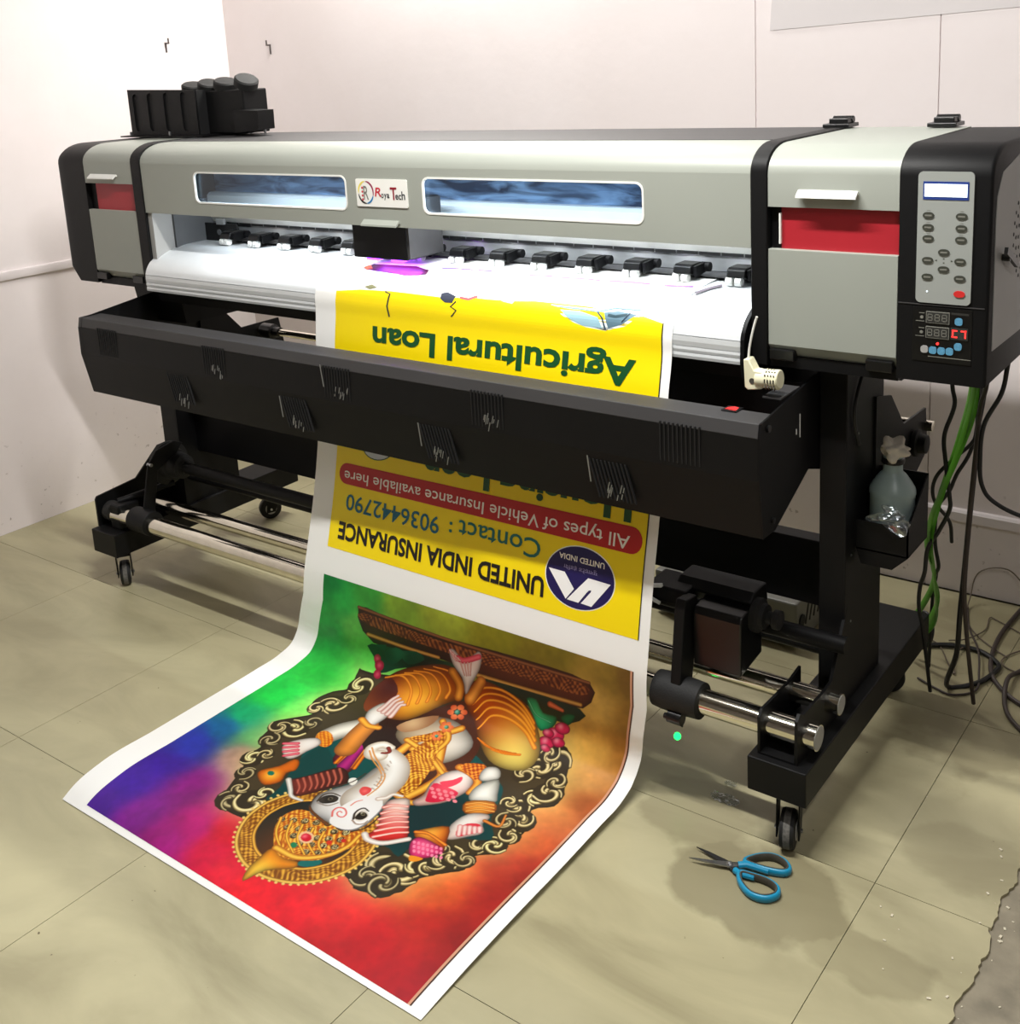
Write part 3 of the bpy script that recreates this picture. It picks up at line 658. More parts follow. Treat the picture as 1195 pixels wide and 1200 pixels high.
caster(.070, -.100, math.radians(-35)); caster(2.168, -.095, math.radians(105)); caster(.060, .50, math.radians(60)); caster(2.165, .515, math.radians(20), True)

# take-up: polished tubes, spindle, brackets, motor
MB().cyl((.045, -.090, .225), (2.222, -.092, .233), .0245, seg=36).build('takeup_tube', 'chrome', PR, smooth=True)
MB().cyl((.050, .030, .220), (2.222, .018, .243), .0205, seg=36).build('takeup_tube', 'chrome', PR, smooth=True)
MB().cyl((.16, .05, .352), (2.22, .05, .350), .017, seg=24).build('spindle', 'black', PR, smooth=True)
MB().cyl((.12, .135, .285), (2.14, .135, .285), .016, seg=20).build('rear_bar', 'black2', PR, smooth=True)
for p_, q_, r_ in (((2.222, -.092, .233), (2.2228, -.092, .233), .0225), ((2.222, .018, .243), (2.2228, .018, .243), .0185)): MB().cyl(p_, q_, r_, seg=30).build('tube_plug', 'greyside', PR)
# left brackets
MB().prism([(-.122, .187), (-.122, .270), (-.116, .278), (.022, .290), (.112, .368), (.20, .372), (.20, .187)], -.002, .004, 'X').build('side_plate', 'black', PR)
b = MB(); b.box(.050, .100, -.112, -.040, .187, .262); b.build('tube_holder', 'black2', PR, bevel=.006)
MB().cyl((.020, -.088, .229), (.048, -.088, .229), .030, seg=26).build('end_cap_ring', 'rubber', PR, smooth=True)
b = MB(); b.lathe((.120, .055, .352), [(.02, 0), (.062, .0), (.066, .006), (.066, .018), (.050, .022), (.046, .048), (.040, .052), (.036, .086), (.026, .09), (.022, .10)], 36, 'X'); b.build('roll_flange', 'rubber', PR, smooth=True, ang=30)
b = MB(); b.lathe((.214, .055, .352), [(.004, 0), (.007, .003), (.003, .008)], 12, 'X'); b.build('flange_screw', 'steel', PR)
def arm(x0, x1, mtl='black'):
    pf = [(-.095, .215), (-.055, .205), (-.020, .360), (.05, .392), (.075, .418), (.045, .432), (-.018, .420), (-.050, .385), (-.062, .340)]
    b = MB().prism(pf, x0, x1, 'X'); b.lathe((x0-.03, -.089, .229), [(.027, 0), (.036, 0), (.036, x1-x0+.075), (.027, x1-x0+.075)], 28, 'X')
    return b.build('bracket_arm', mtl, PR, smooth=True, ang=30, bevel=.002)
arm(.176, .184)
b = MB(); b.cyl((.172, -.082, .210), (.190, -.082, .210), .005, seg=10); b.cyl((.172, -.044, .385), (.190, -.044, .385), .005, seg=10); b.build('arm_screw', 'steel', PR)['kind'] = 'stuff'
MB().cyl((.06, -.085, .262), (.14, .06, .290), .010, seg=14).build('brace_rod', 'black2', PR, smooth=True)
# right arm and motor box
pf = [(-.118, .222), (-.070, .205), (-.030, .395), (-.035, .424), (-.080, .430), (-.088, .412)]
b = MB().prism(pf, 1.925, 1.948, 'X'); b.build('bracket_arm', 'black', PR, bevel=.003)
b = MB(); b.lathe((1.885, -.091, .231), [(.027, 0), (.036, .001), (.038, .02), (.038, .065), (.036, .10), (.027, .101)], 30, 'X'); b.build('arm_clamp', 'rubber', PR, smooth=True, ang=40)
b = MB(); b.cyl((1.925, -.118, .196), (1.955, -.118, .196), .014, seg=14); b.cyl((1.918, -.124, .196), (1.925, -.124, .196), .006, seg=10); b.build('clamp_knob', 'blackplastic', PR, smooth=True)
mb_ = MB().prism([(-.065, .290), (-.065, .400), (-.058, .412), (.03, .420), (.03, .300)], 1.953, 2.055, 'X').build('motor_box', 'blackplastic', PR, bevel=.003)
MB().prism([(.0, .395), (-.02, .425), (.0, .440), (.055, .440), (.06, .40)], 1.89, 2.055, 'X').build('motor_cover', 'black', PR, bevel=.004)
b = MB(); b.lathe((2.055, .0, .395), [(.034, 0), (.034, .012), (.026, .016), (.024, .024), (.013, .026), (.013, .036), (.019, .040), (.019, .052), (.006, .056)], 28, 'X'); b.build('motor_knob', 'rubber', PR, smooth=True, ang=30)
b = MB(); b.box(1.84, 1.93, -.05, .03, .395, .43); b.build('bracket_head', 'black2', PR, bevel=.005)
b = MB(); b.obox((1.865, -.055, .432), (1, .1, .2), (0, 1, 0), (-.2, 0, 1), .014, .004, .003); b.obox((1.862, -.056, .40), (1, 0, -.3), (0, 1, 0), (.3, 0, 1), .013, .002, .003); b.build('tape_scrap', 'foil', PR)
# right foot brackets holding the tubes
for x in (2.118,):
    MB().prism([(-.130, .187), (-.130, .262), (-.118, .274), (.0, .268), (.060, .275), (.060, .187)], x, x+.006, 'X').build('tube_bracket', 'black', PR, bevel=.001)
MB().box(2.1235, 2.191, -.130, .05, .187, .191).build('bracket_base', 'black', PR)

# rear roll supports (V brackets) and roll bar
for x in (.104, 2.196):
    MB().prism([(.245, .60), (.245, .80), (.29, .79), (.325, .772), (.400, .690), (.555, .690), (.57, .60), (.50, .57), (.33, .58)] if x < 1 else
               [(.245, .56), (.245, .79), (.29, .78), (.331, .770), (.413, .685), (.560, .679), (.575, .60), (.56, .57), (.50, .545), (.33, .58)], x, x+.005, 'X').build('roll_support', 'black', PR)
MB().cyl((.11, .47, .668), (2.2, .47, .668), .012, seg=18).build('rear_roll_bar', 'chrome', PR, smooth=True)
b = MB(); b.lathe((.13, .47, .668), [(.02, 0), (.024, .002), (.024, .05), (.016, .052), (.016, .08)], 22, 'X'); b.build('bar_stop', 'blackplastic', PR, smooth=True, ang=30)
b = MB(); b.lathe((2.203, .475, .625), [(.026, 0), (.030, .003), (.030, .010), (.022, .012), (.020, .028), (.014, .030)], 26, 'X'); b.build('roll_flange', 'rubber', PR, smooth=True, ang=30)
b = MB(); b.lathe((2.203, .555, .640), [(.012, 0), (.012, .016), (.008, .018)], 20, 'X'); b.build('flange_knob', 'chrome', PR, smooth=True, ang=30)
# post details: small screws and the curved scratch
b = MB()
for y, z in ((.135, .80), (.142, .765), (.16, .74), (.13, .50), (.13, .36)): b.cyl((2.196, y, z), (2.1975, y, z), .0025, seg=8)
b.build('post_screw', 'steel', PR)['kind'] = 'stuff'

# bottle holder on the right post (open box)
hx0, hx1, hy0, hy1, hz0, hz1 = 2.1965, 2.297, .155, .272, .475, .565
b = MB(); t = .003
b.prism([(hx0, hz0+.03), (hx0, hz1), (hx1, hz1), (hx1, hz0+.03), (hx1-.03, hz0), (hx0+.01, hz0)], hy0, hy0+t, 'Y')
b.prism([(hx0, hz0+.03), (hx0, .640), (hx1, .640), (hx1, hz0+.03), (hx1-.03, hz0), (hx0+.01, hz0)], hy1-t, hy1, 'Y')
b.prism([(hy0, hz0+.03), (hy0, hz1), (hy1, .640), (hy1, hz0+.03)], hx1-t, hx1, 'X'); b.box(hx0, hx1, hy0, hy1, hz0+.03, hz0+.033)
b.build('bottle_holder', 'black', PR)

# ================================================================ ink tanks on top
IR = thing('ink_tank_rack', 'black ink tank rack with four slots and round caps on top of the printer', 'ink rack', (.0, .33, 1.30))
b = MB(); fx0, fx1, fz0, fz1, fy = -.180, .148, 1.305, 1.446, .29
slots = [rrect(x-.0145, x+.0145, 1.318, 1.432, .013) for x in (-.143, -.070, .010, .092)]
plate_xz(b, [[(fx0, fz0), (fx1, fz0-.003), (fx1, fz1-.009), (fx0, fz1)]]+slots, fy, fy+.004); b.build('front_plate', 'black', IR)
MB().box(fx0+.014, fx1, fy+.006, fy+.12, fz0, fz1-.010).build('tank_body', 'dark', IR)
MB().box(fx1-.004, .315, .33, .42, 1.306, 1.432).build('tank_body', 'black', IR, bevel=.004)
MB().prism([(.30, 1.31), (.30, 1.375), (.405, 1.372), (.403, 1.318)], .30, .36, 'Y').build('rear_plate', 'black', IR)
MB().box(-.20, .20, .26, .44, 1.3025, 1.3065).build('rack_base', 'black2', IR)
b = MB()
for x in (-.165, .03, .30, .36): b.cyl((x, .275 if x < .1 else .36, 1.303), (x, .275 if x < .1 else .36, 1.318), .004, seg=10)
b.build('rack_bolt', 'steel', IR)
for k, (x, y, z, t) in enumerate(((.055, .36, 1.440, .25), (.130, .36, 1.444, .35), (.205, .36, 1.447, .3), (.295, .36, 1.452, .5))):
    ax = Vector((math.sin(t), -.15, math.cos(t))).normalized()
    MB().lathe((x, y, z-.012), [(.030, 0), (.035, .002), (.0355, .022), (.031, .026), (.010, .027)], 30, ax).build('tank_cap', 'rubber', IR, smooth=True, ang=30)

# ================================================================ the printed sheet
PL=[(-.80,.002),(-.77,.018),(-.70,.034),(-.565,.036),(-.395,.038),(-.265,.040),(-.19,.045),(-.150,.060),(-.136,.088),(-.133,.14),(-.131,.188),(-.120,.255),(-.102,.315),(-.062,.45),(-.036,.56),(-.008,.83),(0,.90),(.0025,.935),(.0095,.9575),(.026,.9765),(.054,.992),(.100,1.0055),(.16,1.0115),(.24,1.012)]
PR=[(-.806,.002),(-.78,.004),(-.70,.009),(-.56,.013),(-.40,.014),(-.28,.018),(-.19,.023),(-.150,.039),(-.132,.072),(-.134,.14),(-.135,.20),(-.132,.265),(-.120,.33),(-.093,.465),(-.064,.585),(-.016,.83),(0,.90),(.0025,.935),(.0095,.9575),(.026,.9765),(.054,.992),(.100,1.0055),(.16,1.0115),(.24,1.012)]
def crom(P,n=24):
    P=np.array(P,float);M=(P[1:]-P[:-1])
    d=np.hypot(M[:,0],M[:,1]);out=[]
    t=np.concatenate([[0],np.cumsum(d)])
    # monotone-ish hermite with chord param
    T=np.zeros_like(P);T[1:-1]=((P[2:]-P[1:-1])/d[1:,None]*d[:-1,None]+(P[1:-1]-P[:-2])/d[:-1,None]*d[1:,None])/(d[1:]+d[:-1])[:,None]
    T[0]=M[0]/d[0];T[-1]=M[-1]/d[-1]
    for i in range(len(M)):
        for k in range(n):
            h=k/n;a=2*h**3-3*h*h+1;b=h**3-2*h*h+h;c=-2*h**3+3*h*h;e=h**3-h*h
            out.append(a*P[i]+b*d[i]*T[i]+c*P[i+1]+e*d[i]*T[i+1])
    out.append(P[-1]);return np.array(out)
CL=crom(PL);CR=crom(PR);CM=(CL+CR)/2
SS=np.concatenate([[0],np.cumsum(np.hypot(*(CM[1:]-CM[:-1]).T))])

def bp(u, s, off=0.):
    """u, s arrays -> positions on the sheet surface, pushed off along its outer normal"""
    u = np.asarray(u, float); s = np.asarray(s, float)
    ly, lz = np.interp(s, SS, CL[:, 0]), np.interp(s, SS, CL[:, 1]); ry, rz = np.interp(s, SS, CR[:, 0]), np.interp(s, SS, CR[:, 1])
    y = ly*(1-u)+ry*u; z = lz*(1-u)+rz*u; w = np.clip((z-.04)/.16, 0, 1); x0 = .845+.048*w; x1 = 1.857+.027*w
    h = .004; my = (np.interp(s+h, SS, CM[:, 0])-np.interp(s-h, SS, CM[:, 0])); mz = (np.interp(s+h, SS, CM[:, 1])-np.interp(s-h, SS, CM[:, 1]))
    n = np.hypot(my, mz)+1e-9; ny, nz = -mz/n, my/n
    return np.stack([x0+(x1-x0)*u, y+ny*off, z+nz*off], -1)
SH = thing('printed_banner', 'long printed vinyl sheet hanging from the printer and curling onto the floor', 'banner', (1.35, -.45, 0))
nu, ns = 20, 420
ss = np.linspace(0, SS[-1]-.002, ns); us = np.linspace(0, 1, nu); uu, sv = np.meshgrid(us, ss)
P0 = bp(uu, sv, 0).reshape(-1, 3); P1 = bp(uu, sv, -.0006).reshape(-1, 3); b = MB()
q = [(i*nu+j, i*nu+j+1, (i+1)*nu+j+1, (i+1)*nu+j) for i in range(ns-1) for j in range(nu-1)]; n_ = ns*nu
fs = q+[tuple(k+n_ for k in f[::-1]) for f in q]
bd_ = [j for j in range(nu)]+[i*nu+nu-1 for i in range(1, ns)]+[(ns-1)*nu+j for j in range(nu-2, -1, -1)]+[i*nu for i in range(ns-2, 0, -1)]
fs += [(bd_[k], bd_[(k+1) % len(bd_)], bd_[(k+1) % len(bd_)]+n_, bd_[k]+n_) for k in range(len(bd_))]
b.add(np.vstack([P0, P1]), fs); b.build('sheet', 'paper', SH, smooth=True, ang=60)

def on_sheet(name, outlines, m, layer=1, parent=SH, flat=None, label=None, step=.006):
    """flat print (outlines in u, s) laid on the curved sheet"""
    v, f = flat if flat is not None else flat_fill(outlines)
    bm = bmesh.new(); vs = [bm.verts.new((a, c, 0)) for a, c in v]
    for t in f:
        try: bm.faces.new([vs[k] for k in t])
        except ValueError: pass
    s0 = min(c for _, c in v); s1 = max(c for _, c in v); u0 = min(a for a, _ in v); u1 = max(a for a, _ in v)
    k = math.ceil(s0/step)*step
    while k < s1:
        bmesh.ops.bisect_plane(bm, geom=bm.verts[:]+bm.edges[:]+bm.faces[:], plane_co=(0, k, 0), plane_no=(0, 1, 0)); k += step
    if u1-u0 > .12:
        for k in np.arange(.1, 1., .1): bmesh.ops.bisect_plane(bm, geom=bm.verts[:]+bm.edges[:]+bm.faces[:], plane_co=(k, 0, 0), plane_no=(1, 0, 0))
    bm.verts.ensure_lookup_table(); co = np.array([w.co[:2] for w in bm.verts])
    p = bp(co[:, 0], co[:, 1], .0005*layer)
    for w, c in zip(bm.verts, p): w.co = c
    me = bpy.data.meshes.new(name); bm.to_mesh(me); bm.free(); me.materials.append(M[m])
    o = bpy.data.objects.new(name, me); COL.objects.link(o); o.parent = parent
    o.matrix_parent_inverse = Matrix.Translation(-world_loc(parent))
    if label: o['label'] = label
    return o
def words(s, ua, ub, s_base, s_top, m, layer=3, bold=0., sp=1.):
    v, f = text_flat(s, bold, sp); lo, hi = v.min(0), v.max(0); w = (v-lo)/(hi-lo)
    return on_sheet('lettering', None, m, layer, flat=([(ua+(ub-ua)*a, s_base+(s_top-s_base)*c) for a, c in w], f))
# advert: yellow ground, cut short near the print head to imitate lamp glare
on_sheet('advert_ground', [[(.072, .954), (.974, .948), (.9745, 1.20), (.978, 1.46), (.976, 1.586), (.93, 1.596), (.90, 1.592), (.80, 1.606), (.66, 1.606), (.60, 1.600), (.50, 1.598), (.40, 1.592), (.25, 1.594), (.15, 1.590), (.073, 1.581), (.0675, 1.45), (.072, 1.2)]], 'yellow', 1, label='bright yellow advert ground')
on_sheet('advert_edge', [[(.974, .948), (.9765, .948), (.9775, 1.20), (.9807, 1.46), (.9787, 1.588), (.976, 1.586), (.978, 1.46), (.9745, 1.20)]], 'txtblack', 1.4)
words('UNITED INDIA INSURANCE', .736, .104, 1.0225, .979, 'txtblack', bold=.032)
words('Contact', .7195, .487, 1.0985, 1.0565, 'txtteal', bold=.008)
for q_ in ((1.0885, 1.0815), (1.0715, 1.0645)): on_sheet('colon_dot', [rrect(.459, .468, q_[1], q_[0], .003)], 'txtteal', 3)
words('9036442790', .428, .120, 1.0925, 1.052, 'txtblue', bold=.010)
on_sheet('red_strip', [rrect(.087, .967, 1.115, 1.168, .026)], 'pillred', 2, label='red rounded strip')
words('All types of Vehicle Insurance available here', .938, .106, 1.1575, 1.122, 'txtwhite', layer=3.4, bold=.006)
words('Housing Loan', .936, .368, 1.262, 1.174, 'txtgreen', bold=.035)
words('Agricultural Loan', .922, .196, 1.524, 1.452, 'txtgreen', bold=.030)
MM = {'oval': (236, 248, 250), 'glass': (130, 170, 185), 'trim': (40, 70, 90), 'staff': (40, 40, 50), 'bag': (120, 120, 80), 'figure': (60, 58, 66), 'leaf': (150, 190, 190), 'dash': (150, 110, 225), 'mark': (110, 100, 110), 'sketch': (170, 225, 240), 'fresh_ink': (90, 20, 40), 'emblem_rim': (250, 250, 240), 'emblem': (26, 16, 84), 'emblem_mark': (250, 250, 250), 'motif': (205, 215, 225)}
AD_OPS=[
('oval',1,[(0.7032,1.6017),(0.737,1.581),(0.7689,1.5683),(0.7991,1.5619),(0.8466,1.5592),(0.8916,1.5719),(0.9212,1.5952),(0.9247,1.62),(0.8886,1.6362),(0.8434,1.6405),(0.7778,1.6266),(0.7387,1.6156)],(236,248,250)),
('glass',2,[(0.73,1.5922),(0.7785,1.5934),(0.8254,1.5841),(0.8391,1.5633),(0.7916,1.5643),(0.7568,1.5753)],(150,190,205)),
('glass',2,[(0.8377,1.5957),(0.8698,1.6017),(0.9147,1.5979),(0.8842,1.5748),(0.8533,1.5647)],(90,120,135)),
('trim',3,[(0.8208,1.5944),(0.8348,1.583),(0.8455,1.5611),(0.8488,1.5622),(0.8378,1.5846),(0.8229,1.5966)],(30,60,80)),
('trim',3,[(0.8488,1.5888),(0.8676,1.5874),(0.8944,1.5932),(0.8919,1.5983),(0.8661,1.5924),(0.8483,1.594)],(30,60,70)),
('trim',3,[(0.8974,1.6006),(0.8825,1.5798),(0.8847,1.5783),(0.9,1.5989)],(20,40,60)),
('trim',3,[(0.7241,1.5975),(0.777,1.597),(0.8223,1.5944),(0.8605,1.6068),(0.9197,1.6079),(0.9189,1.6102),(0.8595,1.6091),(0.8214,1.5966),(0.7765,1.5992),(0.7234,1.5997)],(90,130,150)),
('staff',2,[(0.2308,1.5897),(0.2461,1.5864),(0.2409,1.558),(0.2472,1.5326),(0.2519,1.5338),(0.2457,1.5584),(0.2506,1.5873),(0.2314,1.5932)],(40,40,50)),
('bag',2,[(0.1593,1.5981),(0.1799,1.6067),(0.2006,1.6),(0.1815,1.5935)],(120,120,80)),
('figure',2,[(0.4004,1.6016),(0.4156,1.6062),(0.4447,1.5977),(0.4393,1.5814),(0.4174,1.581),(0.4018,1.5888)],(50,55,70)),
('figure',2,[(0.4477,1.5869),(0.4342,1.5729),(0.4508,1.5655),(0.4377,1.5514),(0.4411,1.5496),(0.4551,1.5661),(0.4386,1.5733),(0.4513,1.5846)],(40,40,40)),
('figure',2,[(0.4566,1.5928),(0.4843,1.5909),(0.5064,1.6005),(0.5015,1.606),(0.4814,1.5965),(0.4554,1.5987)],(200,90,90)),
('leaf',2,[(0.5536,1.6048),(0.5834,1.611),(0.6097,1.604),(0.6038,1.5937),(0.5782,1.5964)],(150,190,190)),
('dash',2,[(0.5853,1.6962),(0.6168,1.7012),(0.6581,1.7013),(0.6532,1.709),(0.6116,1.709),(0.5801,1.7036)],(150,110,225)),
('dash',2,[(0.6704,1.6983),(0.7179,1.7026),(0.7691,1.7011),(0.7647,1.7087),(0.7131,1.7104),(0.6656,1.7057)],(150,110,225)),
('dash',2,[(0.7903,1.7016),(0.8404,1.7043),(0.89,1.7031),(0.8846,1.7132),(0.8345,1.7147),(0.7843,1.7118)],(150,110,225)),
('dash',2,[(0.9238,1.7014),(0.9567,1.7048),(0.9875,1.7093),(0.982,1.7198),(0.9514,1.7148),(0.9186,1.7111)],(150,110,225)),
('dash',2,[(0.3322,1.6949),(0.3588,1.6977),(0.381,1.6998),(0.3747,1.7077),(0.3526,1.7055),(0.3261,1.7024)],(120,90,220)),
('dash',2,[(0.3866,1.6987),(0.4044,1.7),(0.4228,1.7004),(0.4168,1.7083),(0.3983,1.7079),(0.3805,1.7065)],(120,90,220)),
('dash',2,[(0.4363,1.7009),(0.4585,1.702),(0.4764,1.7024),(0.4706,1.7104),(0.4525,1.7101),(0.4303,1.7088)],(120,90,220)),
('mark',2,[(1.0089,1.6761),(1.025,1.7049),(1.0407,1.7298),(1.0324,1.7443),(1.0177,1.7166),(1.0029,1.6847)],(110,100,110)),
('sketch',2,[(0.6926,1.6645),(0.7285,1.6604),(0.7651,1.6713),(0.7958,1.6644),(0.7942,1.668),(0.7628,1.6751),(0.7263,1.6639),(0.6906,1.6681)],(170,225,240)),
('sketch',2,[(0.7999,1.6622),(0.8299,1.6605),(0.8506,1.6696),(0.8483,1.6733),(0.8279,1.6639),(0.7981,1.6657)],(170,225,240)),
('fresh_ink',2,[(0.1065,1.6676),(0.1192,1.6888),(0.1644,1.6912),(0.2522,1.6961),(0.3051,1.6805),(0.3136,1.6581),(0.2668,1.6489),(0.1984,1.6522),(0.1431,1.6562)],(70,20,40)),
('fresh_ink',3,[(0.1956,1.6556),(0.2501,1.6632),(0.2974,1.6661),(0.2981,1.653),(0.2532,1.6472)],(190,30,70)),
('fresh_ink',3,[(0.1032,1.6654),(0.114,1.6829),(0.1368,1.6634),(0.1254,1.6554)],(225,150,60)),
('emblem_rim',1,[(0.9047,1.0161),(0.8993,1.0082),(0.8926,1.0009),(0.8848,0.9943),(0.876,0.9884),(0.8663,0.9833),(0.8559,0.9793),(0.8449,0.9763),(0.8336,0.9743),(0.822,0.9735),(0.8105,0.9739),(0.7991,0.9754),(0.7882,0.9781),(0.7779,0.9819),(0.7683,0.9867),(0.7597,0.9925),(0.7523,0.9991),(0.746,1.0065),(0.7412,1.0144),(0.7378,1.0229),(0.736,1.0317),(0.7357,1.0406),(0.737,1.0496),(0.7399,1.0584),(0.7443,1.0668),(0.7501,1.0748),(0.7572,1.0821),(0.7654,1.0885),(0.7747,1.0941),(0.7848,1.0988),(0.7956,1.1024),(0.8068,1.105),(0.8183,1.1065),(0.8299,1.1069),(0.8414,1.1062),(0.8525,1.1044),(0.8632,1.1016),(0.8732,1.0978),(0.8823,1.0931),(0.8905,1.0876),(0.8975,1.0814),(0.9033,1.0744),(0.9077,1.0666),(0.9108,1.0585),(0.9125,1.05),(0.9127,1.0414),(0.9115,1.0328),(0.9088,1.0243)],(250,250,240)),
('emblem',2,[(0.9026,1.0167),(0.8974,1.0092),(0.8909,1.0021),(0.8833,0.9956),(0.8748,0.99),(0.8654,0.9851),(0.8552,0.9812),(0.8446,0.9783),(0.8335,0.9764),(0.8223,0.9757),(0.8111,0.9761),(0.8001,0.9776),(0.7895,0.9802),(0.7794,0.9838),(0.7701,0.9885),(0.7618,0.9941),(0.7545,1.0005),(0.7484,1.0077),(0.7437,1.0154),(0.7404,1.0236),(0.7386,1.0321),(0.7383,1.0408),(0.7396,1.0494),(0.7423,1.0579),(0.7465,1.0661),(0.7521,1.0738),(0.759,1.0809),(0.767,1.0871),(0.776,1.0925),(0.7858,1.097),(0.7963,1.1005),(0.8072,1.103),(0.8184,1.1045),(0.8297,1.1049),(0.8408,1.1042),(0.8517,1.1024),(0.862,1.0997),(0.8717,1.096),(0.8806,1.0915),(0.8886,1.0861),(0.8954,1.0801),(0.9011,1.0732),(0.9055,1.0657),(0.9085,1.0578),(0.9101,1.0496),(0.9103,1.0413),(0.9092,1.0329),(0.9066,1.0247)],(26,16,84)),
('emblem_mark',3,[(0.7447,1.0466),(0.7866,1.0463),(0.8132,1.0157),(0.7941,0.9906)],(250,250,250)),
('emblem_mark',3,[(0.8464,1.046),(0.9021,1.0446),(0.8593,0.9887),(0.8328,0.9899),(0.8553,1.0183),(0.8562,1.0227),(0.8501,1.0207),(0.8445,1.0141),(0.8266,0.9895),(0.7972,0.9903),(0.8202,1.0169)],(250,250,250)),
('motif',1,[(0.2691,1.228),(0.2673,1.2205),(0.263,1.2132),(0.2564,1.2065),(0.2478,1.2005),(0.2376,1.1957),(0.2262,1.1922),(0.2143,1.1902),(0.2023,1.19),(0.191,1.1916),(0.1808,1.1948),(0.1724,1.1994),(0.1662,1.2052),(0.1625,1.212),(0.1617,1.2193),(0.1636,1.2269),(0.1683,1.2343),(0.1754,1.2412),(0.1845,1.2472),(0.1952,1.252),(0.2069,1.2553),(0.219,1.2571),(0.2308,1.2571),(0.2418,1.2555),(0.2514,1.2523),(0.2593,1.2477),(0.265,1.2419),(0.2683,1.2352)],(20,70,40)),
('motif',2,[(0.2663,1.2284),(0.2646,1.2214),(0.2605,1.2146),(0.2542,1.2082),(0.2461,1.2026),(0.2364,1.1981),(0.2256,1.1949),(0.2143,1.1931),(0.203,1.1929),(0.1923,1.1943),(0.1826,1.1973),(0.1747,1.2016),(0.1688,1.207),(0.1654,1.2133),(0.1646,1.2202),(0.1664,1.2273),(0.1708,1.2343),(0.1775,1.2408),(0.1862,1.2464),(0.1963,1.2509),(0.2073,1.254),(0.2187,1.2557),(0.2299,1.2558),(0.2403,1.2543),(0.2495,1.2513),(0.257,1.247),(0.2624,1.2415),(0.2655,1.2352)],(205,215,225))]

for i_, (nm, ly, pts, c) in enumerate(AD_OPS):
    k = 'print_%d_%d_%d' % c
    if k not in M: M[k] = mat('ink_'+nm, c, .45)
    on_sheet({'oval': 'car_picture', 'glass': 'car_picture_detail', 'trim': 'car_picture_detail'}.get(nm, nm), [pts], k, ly+.02*(i_ % 9))
words('UNITED INDIA', .884, .769, 1.0848, 1.0728, 'txtwhite', 3.4, .02)
words('\u092f\u0941\u0928\u093e\u0907\u091f\u0947\u0921 \u0907\u0902\u0921\u093f\u092f\u093e', .868, .783, 1.0655, 1.053, 'txtlilac', 3.4, .0)

